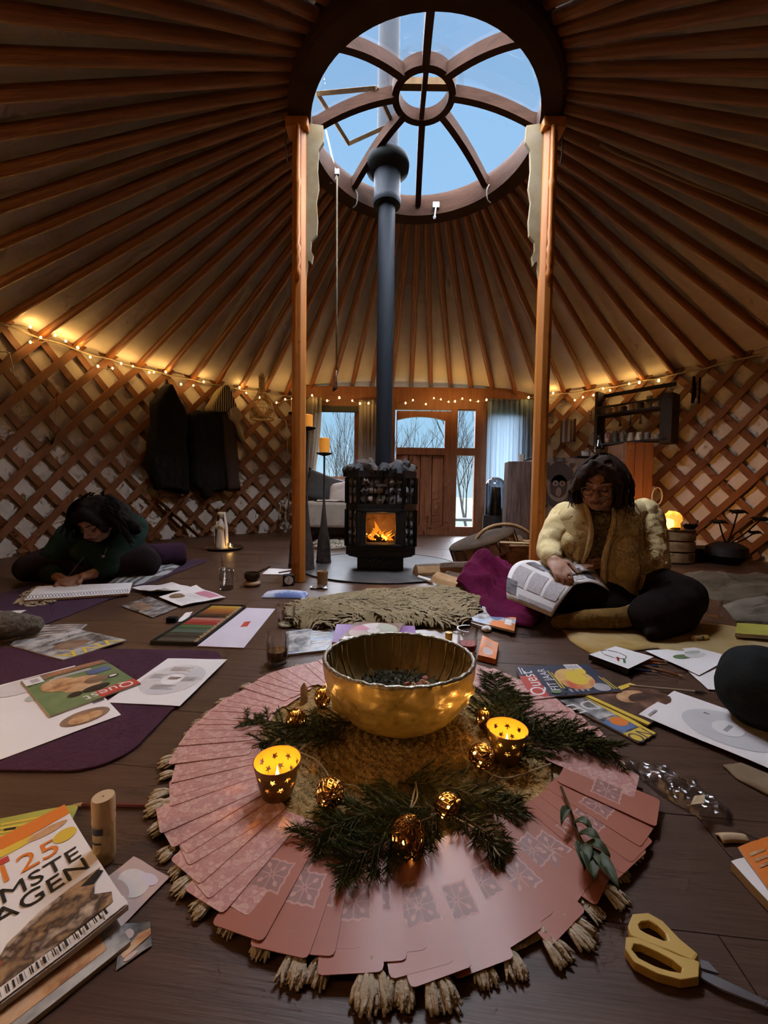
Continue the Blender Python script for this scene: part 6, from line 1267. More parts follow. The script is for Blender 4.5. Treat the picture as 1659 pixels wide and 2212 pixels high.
sheet('drawing_sheet', 'large white sheet with pasted brown oval and pastel blotches', 'paper', [c0+e1*.297, c0, c0+e2*.42, c0+e1*.297+e2*.42][1:2]+[c0+e1*.297]+[c0+e1*.297+e2*.42, c0+e2*.42], .0008, .0066, white, None, [(q[0], *q[1:]) for q in [('e', .20, .13, .17, .085, 'brown'), ('e', .20, .12, .12, .055, 'tan'), ('r', .015, .26, .10, .32, 'mono'), ('e', .18, .80, .28, .17, 'rose'), ('e', .30, .62, .18, .07, 'mint'), ('e', .45, .86, .22, .12, 'pale')]], wob=.001, n=14)
# ------------------------------------------------------------------ bottom left corner
mg = W2((-.667, .505), (-.536, .669), (-.320, .497), (-.450, .333))
sheet('magazine', 'blue-grey magazine lying askew beneath the orange numbered magazine', 'magazine', [p+Vector((.028, -.040, 0)) for p in W2((-.667, .505), (-.536, .669), (-.330, .512), (-.455, .345))], .006, .0, K['silver'], pages, [('r', .1, .6, .9, .95, 'tan')], seed=12)
bars = [('r', .36+.016*i+.004*(i % 3), .945, .366+.016*i+.006*(i % 2), .985, 'black') for i in range(34)]
sheet('magazine', 'magazine with big orange 125 and a spotted dog in the corner of the photo', 'magazine', mg, .007, .0065, white, pages, [('p', [(.45, 0), (1, 0), (1, .10), (.62, .12)], 'orange'), ('r', 0, .05, .42, .14, 'orange'), ('e', .62, .14, .2, .03, 'yellow'), ('e', .85, .15, .12, .03, 'tan'), ('r', 0, .18, .62, .225, 'red'), ('e', .92, .26, .07, .05, 'yellow'),
       tx('125', .86, .362, .15, 'orange', True), tx('SLIMSTE', .94, .495, .115, 'black', True), tx('VRAGEN', .94, .61, .115, 'black', True), ('p', [(.50, .74), (.66, .68), (.82, .66), (.99, .66), (.93, .72), (.90, .80), (.97, .86), (.95, .92), (.60, .93), (.45, .97), (.40, .85)], 'dog'), ('e', .74, .79, .13, .07, 'tan'), ('e', .73, .77, .035, .02, 'black'), ('p', [(.86, .70), (.97, .665), (.99, .70), (.92, .74)], 'black'), ('r', 0, .74, .46, .83, 'red'), ('r', .02, .87, .3, .97, 'white'), tx('UP', .12, .90, .05, 'black'), ('r', .36, .935, 1, .995, 'white')]+bars, wob=.002, curl=(0, .006, .012, 0), seed=9, n=16)
sheet('booklet', 'yellow-green booklet half hidden behind the orange numbered magazine', 'booklet', quad(((-50, 1782), (171, 1741), (122, 1850), (-80, 1880)), .0), .003, .0, K['ochre'], pages, [('l', .25, .15, .85, .75, 6, 'yellow'), ('r', .3, .3, .42, .36, 'black')], seed=10)
g = gp(214, 1874); gm = M('glue_cream', (.52, .40, .20), .45)
def gluestick(x, y, h, r, label, lie=None, cap=None):
    t = thing('glue_stick', label, 'glue stick', (x, y, 0 if lie is None else r), world=False)
    if lie is not None: t.rotation_euler = (0, radians(90), lie)
    mb = MB(); mb.lathe([(.001, 0), (r*.9, 0), (r, .004), (r, h*.64), (.001, h*.64)], 20); mb.build('barrel', gm, t, smooth=40)
    mb = MB(); mb.lathe([(r*1.06, h*.63), (r*1.06, h-.003), (r, h), (.001, h)], 20); mb.build('cap', cap or M('cap_cream', (.60, .44, .26), .4), t, smooth=40)
    mb = MB(); mb.lathe([(r*1.01, h*.50), (r*1.01, h*.60)], 10, a0=radians(-150), a1=radians(-60)); mb.lathe([(r*1.01, h*.36), (r*1.01, h*.39)], 8, a0=radians(-140), a1=radians(-70)); mb.build('label_print', K['navy'], t, smooth='all'); return t
gluestick(g.x, g.y+.012, .100, .0145, 'cream glue stick standing upright near the orange numbered magazine')
def pencil(a, b, m, label, r=.0036, cat='pencil', group=None):
    d = (b-a).normalized(); t = thing('pencil', label, cat, tuple(a), group=group); mb = MB(); mb.tube([a, b-d*.016], r, 6); mb.build('barrel', m, t); mb = MB(); mb.tube([b-d*.016, b], [r, .0006], 6); mb.build('tip', tipm, t); return t
pencil(gp(321, 1741, .004), gp(158, 1738, .004), M('pencil_wine', (.12, .022, .02), .4), 'dark red pencil on the floor behind the cream glue stick')
sheet('oracle_card', 'single pinkish card face down beside the orange numbered magazine', 'card', quad(((289, 1851), (367, 1896), (252, 2013), (196, 1925)), .002), .0008, .001, K['rose'], None, [('e', .5, .4, .35, .25, 'pale'), ('e', .4, .7, .3, .2, 'rose'), ('e', .7, .2, .2, .1, 'lilac')])
sheet('oracle_card', 'dark illustrated card under the pinkish one', 'card', quad(((262, 2000), (324, 1994), (328, 2046), (250, 2100)), 0), .0008, 0, K['mono'], None, [('p', [(.1, .75), (.6, .35), (1, .3), (1, .55), (.2, .85)], 'tan'), ('e', .3, .3, .16, .14, 'rose'), ('e', .4, .9, .2, .08, 'rose')])
# ------------------------------------------------------------------ middle distance
def glass(x, y, r, h, label, fill=None, fh=.3, handle=False):
    t = thing('drinking_glass', label, 'glass', (x, y, 0)); mb = MB(); n = 16
    mb.lathe([(.001, 0), (r*.86, 0), (r*.9, .004), (r, h), (r*.94, h), (r*.82, .012), (.001, .010)], n, c=(x, y, 0)); mb.build('tumbler', cup, t, smooth=50 if not handle else 'all')
    if not handle:
        mb = MB()
        for i in range(12):
            a = 2*pi*i/12; mb.tube([(x+r*.93*cos(a), y+r*.93*sin(a), h*.12), (x+r*.97*cos(a+.2), y+r*.97*sin(a+.2), h*.6)], .0016, 4)
        mb.build('cut_facets', cup, t)
    if handle: mb = MB(); mb.tube([(x+r*.95, y, h*.72), (x+r*1.35, y, h*.66), (x+r*1.35, y, h*.38), (x+r*.92, y, h*.3)], .0045, 6); mb.build('handle', cup, t, smooth='all')
    if fill: mb = MB(); mb.lathe([(.001, .011), (r*.81, .012), (r*.88, h*fh), (.001, h*fh)], n, c=(x, y, 0)); mb.build('drink', fill, t, smooth=40)
    return t
tea = M('dark_tea', (.035, .014, .008), .2, col2=(.09, .03, .015), ns=40); q = gp(484, 1276); glass(q.x, q.y+.035, .042, .115, 'tall clear glass with handle on the floor near the sketchbook', tea, .12, True)
q = gp(615, 1358); glass(q.x, q.y+.03, .038, .088, 'empty cut-glass tumbler at the corner of the sheepskin', M('water', (.5, .45, .3), .1), .08)
q = gp(594, 1440); glass(q.x, q.y+.03, .037, .100, 'cut-glass tumbler of dark tea nearest the golden bowl', tea, .42)
q = gp(1013, 1416); glass(q.x, q.y+.03, .037, .085, 'cut-glass tumbler with red leftovers behind the golden bowl', M('red_fruit', (.28, .02, .02), .5, col2=(.4, .06, .04), ns=30), .38)
q = gp(1553, 1335); glass(q.x, q.y+.03, .033, .08, 'clear glass on the floor beside the grey blankets')
q = gp(541, 1268); sb_ = thing('singing_bowl', 'small bronze singing bowl with a mallet on a ring cushion', 'singing bowl', (q.x, q.y+.03, 0)); x, y = q.x, q.y+.03
mb = MB(); mb.tube([(x+.034*cos(2*pi*i/20), y+.034*sin(2*pi*i/20), .016) for i in range(20)], .015, 8, closed=True); mb.build('ring_cushion', M('salmon_cushion', (.42, .22, .15), .9, col2=(.5, .36, .24), ns=20), sb_, smooth='all')
mb = MB(); mb.lathe([(.001, .026), (.028, .028), (.044, .05), (.046, .078), (.042, .078), (.038, .05), (.001, .034)], 24, c=(x, y, 0)); mb.build('bowl', M('bronze', (.10, .07, .045), .4, .8, bump=.2, bs=60), sb_, smooth=50)
mb = MB(); mb.tube([(x+.01, y, .07), (x+.04, y+.01, .082), (x+.10, y+.02, .115)], [.006, .006, .007], 8); mb.build('mallet', M('mallet_wood', (.06, .035, .02), .6), sb_, smooth='all')
sheet('paper', 'white note paper with a brown pen beside the orange post', 'paper', quad(((581, 1229), (632, 1230), (622, 1243), (566, 1241)), .0), .001, 0, white, wob=.003)
mb = MB(); mb.tube([gp(602, 1237, .008), gp(634, 1232, .008)], .005, 6); tag(mb.build('pen', M('pen_brown', (.06, .03, .02), .5), smooth=40, loc=gp(615, 1235, 0)), 'dark brown pen lying across the white note paper', 'pen')
q = gp(622, 1266); ck = thing('alarm_clock', 'small black square alarm clock at the foot of the orange post', 'clock', (q.x, q.y+.02, 0)); x, y = q.x, q.y+.02; Rz = rotm(0, 0, .25)
mb = MB(); mb.box((x, y, .034), (.068, .04, .066), R=Rz); mb.build('case', K['black'], ck, bevel=.008)
mb = MB(); f = Rz @ Vector((0, -1, 0)); rr_ = Rz @ Vector((1, 0, 0)); cc = Vector((x, y, .034))+f*.0208; mb.add([cc+rr_*(.025*cos(2*pi*i/20))+Vector((0, 0, .025*sin(2*pi*i/20))) for i in range(20)], [tuple(range(20))]); mb.build('dial', K['white'], ck)
mb = MB(); mb.tube([cc+f*.001, cc+f*.001+Vector((0, 0, .017))], .0012, 4); mb.tube([cc+f*.001, cc+f*.001-rr_*.008+Vector((0, 0, -.01))], .0014, 4); mb.build('clock_hand', K['black'], ck)
q = gp(695, 1262); lathe_thing('cork_cup', [(.001, 0), (.030, 0), (.034, .074), (.030, .074), (.027, .05), (.001, .05)], (q.x, q.y+.03, 0), M('cork', (.36, .25, .14), .9, col2=(.45, .33, .2), ns=50), 'beige cork cup on the floor in front of the stove', 'cup')
q = gp(689, 1270, .003); t_ = thing('foil_scrap', 'crumpled silver foil scrap in front of the cork cup', 'foil', tuple(q)); mb = MB(); rnd = random.Random(2)
mb.grid(lambda u, v: q+Vector((-.05+.10*u, -.025+.05*v, .004+.012*abs(noise.noise(Vector((u*5, v*5, 2)))))), 9, 6); mb.build('crumpled_foil', M('foil', (.7, .7, .7), .25, 1), t_)
blob_t = thing('tissue_pack', 'blue and white soft tissue packet on the floor near the sheepskin', 'packet', tuple(gp(616, 1288))); q = gp(616, 1288)
mb = MB(); mb.grid(lambda u, v: Vector((q.x-.115+.23*u, q.y-.045+.10*v, .004+.026*(max(0, (1-(2*u-1)**2)*(1-(2*v-1)**2)))**.35+.002*noise.noise(Vector((u*9, v*9, 0))))), 18, 10); mb.build('wrapper', pm('tissue', (.52, .56, .66), (.12, .18, .42), 9, contrast=(.42, .55)), blob_t, smooth='all')
mb = MB(); mb.box((q.x, q.y, .002), (.22, .09, .004)); mb.build('underside', K['blue'], blob_t)
sheet('paper', 'grey scrap of paper against the corner of the sheepskin', 'paper', quad(((649, 1294), (690, 1292), (692, 1302), (662, 1308)), 0), .001, .0, K['grey'], wob=.004)
sheet('magazine', 'pale blue and white cover magazine between tumbler and purple box', 'magazine', quad(((618, 1368), (724, 1355), (716, 1407), (620, 1418)), 0), .006, 0, K['sky'], pages, [('r', .02, .05, .5, .95, 'silver'), ('e', .3, .5, .15, .2, 'mono'), ('l', .55, .15, .95, .5, 3, 'white'), ('l', .55, .65, .95, .9, 3, 'white')], seed=14)
bxq = [gp(727, 1348, .045), gp(896, 1352, .045), gp(901, 1390, .045), gp(717, 1387, .045)]; bxx = thing('card_box', 'flat purple box with spotted orange sides behind the golden bowl', 'box', tuple(Vector((sum(p.x for p in bxq)/4, sum(p.y for p in bxq)/4, 0))))
mb = MB(); n = 4; mb.add([(p.x, p.y, z) for z in (0, .045) for p in bxq], [(0, 1, 5, 4), (1, 2, 6, 5), (2, 3, 7, 6), (3, 0, 4, 7)], 0); mb.add([(p.x, p.y, .045) for p in bxq], [(0, 1, 2, 3)], 1); mb.build('carton', [pm('dots', (.55, .10, .03), (.70, .40, .10), 60), K['violet']], bxx)
sheet('disc_card', 'square card with a pastel colour wheel lying on the purple box', 'card', [gp(770, 1345, .046), gp(872, 1348, .046), gp(852, 1387, .046), gp(732, 1383, .046)], .002, .046, K['brown'], None, wheel([], .5, .5, .46, .46, ['mint', 'lilac', 'rose', 'rose', 'pink', 'pale', 'mint', 'mint'], .30)+[('e', .5, .5, .13, .13, 'pale'), ('r', .05, .85, .4, .99, 'white')], wob=.0005)
sheet('paper', 'white paper under the yellow glue stick behind the golden bowl', 'paper', quad(((896, 1362), (990, 1357), (1014, 1417), (905, 1412)), 0), .001, 0, white, None, [('l', .2, .2, .8, .5, 4, 'pale')])
q = gp(970, 1403); gluestick(q.x, q.y+.012, .058, .0125, 'short yellow glue stick standing on white paper behind the bowl', None, M('cap_yellow', (.75, .48, .06), .4))
sheet('tea_packet', 'small orange patterned packet beside the red-filled tumbler', 'packet', quad(((1042, 1372), (1077, 1389), (1071, 1424), (1032, 1414)), .02), .018, 0, K['orange'], K['orange'], [('l', .15, .15, .85, .45, 4, 'rose'), ('e', .5, .7, .3, .2, 'rose')], wob=.002)
sheet('book', 'white-covered book under the illustrated magazine by the purple shawl', 'book', quad(((985, 1306), (1075, 1322), (1048, 1356), (953, 1326)), .012), .012, .0, white, pages)
sheet('magazine', 'illustrated magazine with orange corner lying on the white book', 'magazine', quad(((981, 1303), (1117, 1319), (1111, 1364), (962, 1326)), .022), .008, .0125, K['sky'], pages, [('r', .15, .1, .6, .8, 'silver'), ('e', .35, .4, .15, .2, 'green'), ('p', [(.72, .35), (1, .35), (1, 1), (.66, 1)], 'orange'), ('e', .83, .2, .14, .13, 'white'), ('e', .72, .5, .1, .2, 'blue'), ('r', .86, .55, .95, .8, 'white')], wob=.003, seed=15)
q = gp(1051, 1359, .01); mb = MB(); mb.ball(q, (.02, .018, .013), 10, 7, wob=.4, seed=4); tag(mb.build('crumpled_tissue', white, smooth='all', loc=q), 'tiny crumpled tissue ball beside the illustrated magazine', 'tissue')
# ------------------------------------------------------------------ right side
must = M('mustard_wool', (.34, .21, .06), .95, col2=(.42, .31, .16), ns=4, bump=.3, bs=30)
def throw(name, px, label, m, cat, h=.012, amp=.012, freq=9, z=0, layers=1, hump=0):
    pk = [gp(x, y, z) for x, y in px]; c = sum(pk, Vector())/len(pk); Kn = len(pk); mb = MB()
    def fn(u, v):
        i = u*Kn; k = int(i) % Kn; q = pk[k].lerp(pk[(k+1) % Kn], i-int(i)).lerp(c, v); w = .7*noise.noise(Vector((q.x*freq*.35+q.y*freq*.6, q.y*freq*2.2-q.x*freq*.3, h*50)))+.35*noise.noise(Vector((q.x*freq*1.5, q.y*freq*1.8, h*20)))
        return Vector((q.x, q.y, z+.003+min(1, v*5)*(h+hump*v)+amp*max(-.2, w)*min(1, v*3+.2)))
    mb.grid(fn, Kn*6, 12); o = mb.build(name, m, smooth='all', loc=(c.x, c.y, z)); o.modifiers.new('t', 'SOLIDIFY').thickness = .004; return tag(o, label, cat)
throw('blanket', ((1212, 1358), (1300, 1352), (1420, 1345), (1560, 1350), (1700, 1375), (1690, 1420), (1600, 1428), (1450, 1412), (1420, 1402), (1290, 1418), (1262, 1406), (1232, 1385)), 'mustard and grey blanket spread under the crossed legs of the reader', must, 'blanket', .006, .012)
gb = M('grey_blanket', (.10, .074, .048), .95, col2=(.15, .115, .08), ns=5, bump=.3, bs=30)
throw('blanket', ((1430, 1262), (1480, 1240), (1560, 1245), (1640, 1243), (1720, 1260), (1730, 1300), (1640, 1305), (1560, 1300), (1520, 1290)), 'rumpled grey-brown blanket behind the knee of the reader', gb, 'blanket', .03, .06, 9, hump=.02)
throw('blanket', ((1560, 1308), (1600, 1296), (1700, 1302), (1760, 1320), (1740, 1356), (1660, 1350), (1590, 1345)), 'folded grey blanket in front of the rumpled one at the photo edge', M('grey_blanket_b', (.12, .098, .072), .95, col2=(.17, .145, .112), ns=5, bump=.3, bs=30), 'blanket', .025, .045, 12, hump=.01)
for i, (k, dz, lab) in enumerate(((white, 0, 'white-paged book lying under the yellow one at the photo edge'), (K['ochre'], .016, 'yellow book on the white one at the photo edge'))):
    sheet('book', lab, 'book', quad(((1592, 1346), (1700, 1352), (1712, 1378), (1588, 1368)), .016+dz), .015, dz+.0006*i, k, pages)
q = gp(1494, 1385); gluestick(gp(1498, 1386).x, gp(1498, 1386).y, .062, .0115, 'yellow glue stick lying on the mustard blanket', lie=radians(12), cap=M('cap_yellow2', (.66, .46, .10), .4))
sheet('printed_sheet', 'white sheet with a green leaf picture beyond the pencil box', 'paper', quad(((1394, 1407), (1484, 1402), (1584, 1414), (1566, 1453))[0:1]+((1500, 1400), (1584, 1420), (1510, 1460)), .006), .0008, .006, white, None, [('e', .36, .42, .18, .11, 'green'), ('e', .62, .45, .2, .14, 'pale'), ('e', .7, .3, .16, .1, 'mint')], wob=.002)
sheet('printed_sheet', 'plain white sheet half under the leaf-picture sheet', 'paper', quad(((1486, 1450), (1560, 1440), (1590, 1492), (1530, 1490)), .003), .0008, .002, white)
bq = [gp(1272, 1415, .024), gp(1330, 1397, .024), gp(1412, 1420, .024), gp(1357, 1446, .024)]; pb = thing('pencil_box', 'white and black cardboard pencil box lying open among the magazines', 'box', (sum(p.x for p in bq)/4, sum(p.y for p in bq)/4, 0))
mb = MB(); mb.add([(p.x, p.y, z) for z in (0.008, .026) for p in bq], [(0, 1, 5, 4), (3, 0, 4, 7), (3, 2, 1, 0)], 0); mb.add([(p.x, p.y, .026) for p in bq], [(0, 1, 2, 3)], 1); o = mb.build('carton', [K['black'], K['white']], pb); o.modifiers.new('t', 'SOLIDIFY').thickness = .0012
cb_ = sum(bq, Vector())/4; mb = MB(); e1_, e2_ = (bq[1]-bq[0]).normalized(), (bq[3]-bq[0]).normalized()
for i in range(7): mb.tube([Vector((cb_.x, cb_.y, .0272))+e1_*(.03*cos(i*.9)-.01)+e2_*(.04*sin(i*.9)-.02), Vector((cb_.x, cb_.y, .0272))+e1_*(.03*cos(i*.9+.8)-.01)+e2_*(.04*sin(i*.9+.8)-.02)], .0009, 4)
mb.build('line_drawing', K['black'], pb)
for i, (cn, cm) in enumerate((('red', (.4, .04, .03)), ('green', (.06, .16, .06)))):
    a = Vector((cb_.x, cb_.y, .0275))+e1_*-.02+e2_*(.0+.02*i); mb = MB(); mb.add([a-e2_*.004, a+e2_*.004, a+e1_*-.03+e2_*.022, a+e1_*-.03+e2_*.014], [(0, 1, 2, 3)]); mb.build('box_print', pm('pb'+cn, cm), pb)
for i, (cn, cm, a, b) in enumerate((('brown', (.20, .09, .04), (1352, 1428), (1480, 1462)), ('blue', (.05, .08, .20), (1360, 1436), (1432, 1440)), ('navy', (.03, .04, .10), (1356, 1442), (1420, 1452)), ('orange', (.5, .16, .05), (1370, 1430), (1430, 1434)), ('rust', (.30, .10, .05), (1380, 1425), (1445, 1430)))):
    pencil(gp(*a, .012), gp(*b, .008), M('spill_'+cn, cm, .45), '%s pencil sliding out of the pencil box' % cn, .004)
sheet('magazine', 'magazine with orange spine strip and navy numeral beneath the portrait magazine', 'magazine', quad(((1417, 1586), (1380, 1606), (1180, 1500), (1245, 1490)), .003), .004, 0, K['mono'], pages, [('r', 0, 0, 1, .14, 'yellow'), tx('NO', .10, .12, .16, 'navy'), ('r', 0, .16, 1, .36, 'blue'), ('e', .45, .3, .3, .08, 'orange'), ('r', .2, .4, .9, .6, 'silver'), tx('DE', .2, .72, .2, 'pale'), ('r', 0, .14, .2, 1, 'yellow')], seed=21)
sheet('magazine', 'dark portrait magazine under the corner of the white sheet', 'magazine', quad(((1476, 1514), (1400, 1568), (1266, 1506), (1362, 1474)), .008), .004, .0045, K['face'], pages, [('e', .45, .62, .26, .2, 'tan'), ('e', .40, .5, .2, .16, 'face'), ('e', .25, .35, .25, .25, 'face'), ('r', .93, 0, 1, 1, 'yellow'), ('r', .05, .86, .5, .97, 'yellow')], seed=22)
sheet('magazine', 'navy health magazine with a fruit disc and red masthead, beside the cards', 'magazine', quad(((1147, 1510), (1112, 1442), (1267, 1436), (1344, 1494)), .012), .004, .0095, K['navy'], pages, [('r', 0, 0, .66, .20, 'red'), tx('Quest', .04, .185, .185, 'white'), ('e', .48, .63, .36, .22, 'fruit'), ('e', .50, .66, .24, .12, 'yellow'), tx('FIT JAAR', .14, .36, .115, 'white'), ('l', .2, .38, .8, .44, 2, 'yellow'), ('e', .74, .80, .13, .06, 'yellow'), ('r', .80, .66, .99, .86, 'white'), ('l', .82, .68, .97, .84, 7, 'black'), ('e', .14, .83, .13, .09, 'grey'), ('l', .05, .93, .5, .99, 2, 'yellow'), ('e', .1, .3, .05, .06, 'green'), ('l', .06, .45, .16, .7, 4, 'grey'), ('l', .7, .03, .95, .1, 2, 'pale')], seed=23)
prs = wheel([], .5, .50, .40, .30, ['mist', 'mist', 'mist', 'mist', 'mist', 'mist'], .34)+[('e', .5, .5, .20, .10, 'white'), ('r', .40, .485, .6, .515, 'grey'), ('r', .66, .30, .70, .34, 'mono'), ('r', .05, .05, .25, .07, 'grey')]
sheet('printed_sheet', 'white sheet with a large grey wheel nearest the slate-trousered knee', 'paper', W2((.645, .998), (.822, 1.123), (.993, .880), (.816, .755)), .0008, .0095, white, None, prs, wob=.002, n=14)
t_ = thing('paint_brush', 'thin paint brush lying beyond the portrait magazine', 'brush', tuple(gp(1440, 1489, .004))); a, b = gp(1359, 1480, .012), gp(1500, 1494, .006); mb = MB(); mb.tube([a, b], [.002, .0032], 6); mb.build('handle', M('brush_pale', (.5, .4, .28), .5), t_); d = (b-a).normalized(); mb = MB(); mb.tube([b, b+d*.02], .0042, 8); mb.build('ferrule', MATS['steel'], t_, smooth=40); mb = MB(); mb.tube([b+d*.02, b+d*.034], [.004, .001], 6); mb.build('bristles', K['brown'], t_)
for i in range(3): pencil(gp(1536+6*i, 1521+7*i, .005), gp(1690+8*i, 1592+9*i, .005), M('redwood_%d' % i, (.20+.05*i, .04, .035), .45), '%s red-brown pencil lying beside the grey wheel sheet' % ['rearmost', 'middle', 'front'][i], .004, group='red-brown pencils beside the grey wheel sheet')
# cellophane bag
t_ = thing('cellophane_bag', 'crumpled clear cellophane bag with a beige sticker on the bare floor', 'bag', tuple(gp(1480, 1705))); cel = thin_glass('cellophane', (.98, .98, 1), .5, .22)
pa = [gp(*p, .0) for p in ((1352, 1645), (1420, 1660), (1500, 1700), (1580, 1755), (1580, 1785), (1520, 1775), (1440, 1728), (1390, 1690))]; c = sum(pa, Vector())/len(pa); mb = MB(); Kn = len(pa)
def bag(u, v):
    i = u*Kn; k = int(i) % Kn; q = pa[k].lerp(pa[(k+1) % Kn], i-int(i)).lerp(c, v); return Vector((q.x, q.y, .002+.022*abs(noise.noise(Vector((q.x*38, q.y*38, 1))))*min(1, v*4)+.012*min(1, v*3)))
mb.grid(bag, 48, 12); mb.build('film', cel, t_)
sheet('sticker', 'beige square sticker lying on the cellophane bag', 'sticker', quad(((1500, 1722), (1522, 1718), (1520, 1738), (1492, 1740)), .03), .001, .03, K['tan'] if False else M('sticker_beige', (.5, .36, .22), .7), wob=.001)
q = gp(1578, 1799, .01); mb = MB(); mb.grid(lambda u, v: q+Vector((-.022+.044*u, -.012+.02*v-.01*(u-.5)**2, .006*sin(pi*v)-.006)), 8, 5); o = mb.build('folded_tab', MATS['sticker_beige'], smooth='all', loc=q); o.modifiers.new('t', 'SOLIDIFY').thickness = .003; tag(o, 'small curled beige tab with a thread below the cellophane bag', 'tab')
mb = MB(); mb.tube(bez([gp(1592, 1790, .002), gp(1625, 1805, .002), gp(1680, 1828, .002)], 4), .0009, 4); tag(mb.build('thread', rope, smooth='all', loc=gp(1625, 1805)), 'pale thread trailing from the curled beige tab', 'thread')
throw('strap', ((1560, 1655), (1600, 1650), (1720, 1700), (1720, 1740), (1655, 1720), (1590, 1685)), 'fold of brown-beige cloth under the edge of the grey wheel sheet', M('beige_strap', (.20, .14, .09), .9, col2=(.26, .19, .12), ns=9), 'cloth', .006, .006, 14)
sheet('book', 'white book under the orange booklet at the photo edge', 'book', quad(((1579, 1862), (1640, 1845), (1790, 1975), (1705, 2000)), .014), .014, 0, white, M('kraft_edges', (.36, .24, .12), .8))
sheet('booklet', 'orange booklet on the white book at the photo edge', 'booklet', quad(((1594, 1831), (1690, 1795), (1780, 1890), (1668, 1935)), .018), .003, .0146, K['orange'], pages, [('e', .7, .5, .3, .35, 'fruit'), ('l', .1, .2, .4, .6, 3, 'tan')])
# scissors
sc_ = thing('scissors', 'scissors with yellow plastic handles, blades pointing out of the photo', 'scissors', tuple(gp(1440, 2050))); yel = M('yellow_plastic', (.62, .40, .10), .45)
def ringh(px, hole, nm):
    o_ = [gp(x, y, .012) for x, y in px]; h_ = [gp(x, y, .012) for x, y in hole]; n = len(o_); mb = MB(); vs = []
    for z in (.002, .013):
        vs += [(p.x, p.y, z) for p in o_]+[(p.x, p.y, z) for p in h_]
    fs = []
    for i in range(n):
        j = (i+1) % n; fs += [(i, j, n+j, n+i), (2*n+i, 3*n+i, 3*n+j, 2*n+j), (i, 2*n+i, 2*n+j, j), (n+i, n+j, 3*n+j, 3*n+i)]
    mb.add(vs, fs); mb.build(nm, yel, sc_, bevel=.002)
ringh(((1366, 1975), (1400, 1972), (1432, 1990), (1470, 2030), (1510, 2063), (1500, 2078), (1440, 2052), (1395, 2038), (1362, 2022), (1356, 2000)), ((1385, 1992), (1402, 1990), (1420, 2000), (1438, 2018), (1442, 2032), (1432, 2032), (1415, 2025), (1395, 2016), (1382, 2008), (1379, 1999)), 'handle')
ringh(((1352, 2024), (1375, 2026), (1420, 2044), (1470, 2066), (1512, 2078), (1510, 2112), (1470, 2118), (1420, 2105), (1370, 2080), (1350, 2050)), ((1370, 2040), (1385, 2042), (1420, 2058), (1452, 2075), (1474, 2092), (1470, 2102), (1445, 2098), (1415, 2088), (1380, 2070), (1365, 2052)), 'handle')
bl = M('blade_steel', (.5, .52, .56), .3, 1)
for pts in (((1510, 2072), (1530, 2078), (1553, 2103), (1515, 2092)), ((1512, 2096), (1545, 2108), (1700, 2182), (1690, 2188), (1560, 2138), (1512, 2112))):
    P_ = [gp(x, y, .006) for x, y in pts]; n = len(P_); mb = MB(); mb.add([(p.x, p.y, z) for z in (.004, .0065) for p in P_], [tuple(range(n))[::-1], tuple(range(n, 2*n))]+[(i, (i+1) % n, n+(i+1) % n, n+i) for i in range(n)]); mb.build('blade', bl, sc_)
# striped blanket under the sketching woman's knee
throw('blanket', ((225, 1262), (260, 1258), (310, 1250), (345, 1228), (360, 1218), (392, 1222), (370, 1238), (335, 1256), (290, 1268)), 'grey blanket with white stripes tucked under the sketching knee', M('stripe_blanket', (.34, .33, .33), .95, col2=(.10, .095, .095), tex='wave', ns=7, nd=.5, stretch=(1, 3, 1)), 'blanket', .02, .012, 12, hump=.01)
# ================================================================== the centrepiece
MX, MY, MR = .028, .897, .33
cream_c = M('cream_cotton', (.46, .38, .27), .95, col2=(.55, .46, .34), ns=30, bump=.6, bs=90)
rg = thing('round_rug', 'round cream cotton rug with tassels under the ring of cards', 'rug', (MX, MY, 0)); RR = .446
mb = MB(); mb.lathe([(.001, .006)]+[(RR*k/10, .006+.0015*(k % 2)) for k in range(1, 11)]+[(RR+.003, .003), (RR, .0)], 72, c=(MX, MY, 0)); mb.build('woven_disc', cream_c, rg, smooth=50)
tas = []
for s_ in range(3):
    rnd = random.Random(s_); mb = MB(); mb.tube([(-.008, 0, .006), (.004, 0, .008), (.010, 0, .007)], [.004, .0055, .0045], 8)
    for k in range(30):
        a = rnd.uniform(-1, 1); h_ = rnd.uniform(0, 1); L = .036*rnd.uniform(.8, 1.05)*(1-.12*a*a)
        mb.tube([(.006, .0035*a, .005+.004*h_), (.014, .0085*a, .005+.0055*h_), (L*.75, .0115*a+.001*sin(k), .003+.0065*h_), (L, .0125*a+.002*sin(k*1.7), .002+.0045*h_)], [.0018, .0021, .0020, .0012], 5)
    tas.append(mb.mesh(cream_c, 'all', 'tassel'))
for i in range(64):
    a = 2*pi*i/64+random.uniform(-.02, .02); o = bpy.data.objects.new('tassel', tas[i % 3]); COL.objects.link(o); o.parent = rg; o.location = (RR*cos(a)*.992, RR*sin(a)*.992, 0); o.rotation_euler = (0, 0, a+random.uniform(-.25, .25)); s_ = random.uniform(.75, 1.15)*(1.5 if 262 < math.degrees(a) % 360 < 279 else 1.0); o.scale = (s_*1.1, s_*1.25, s_)
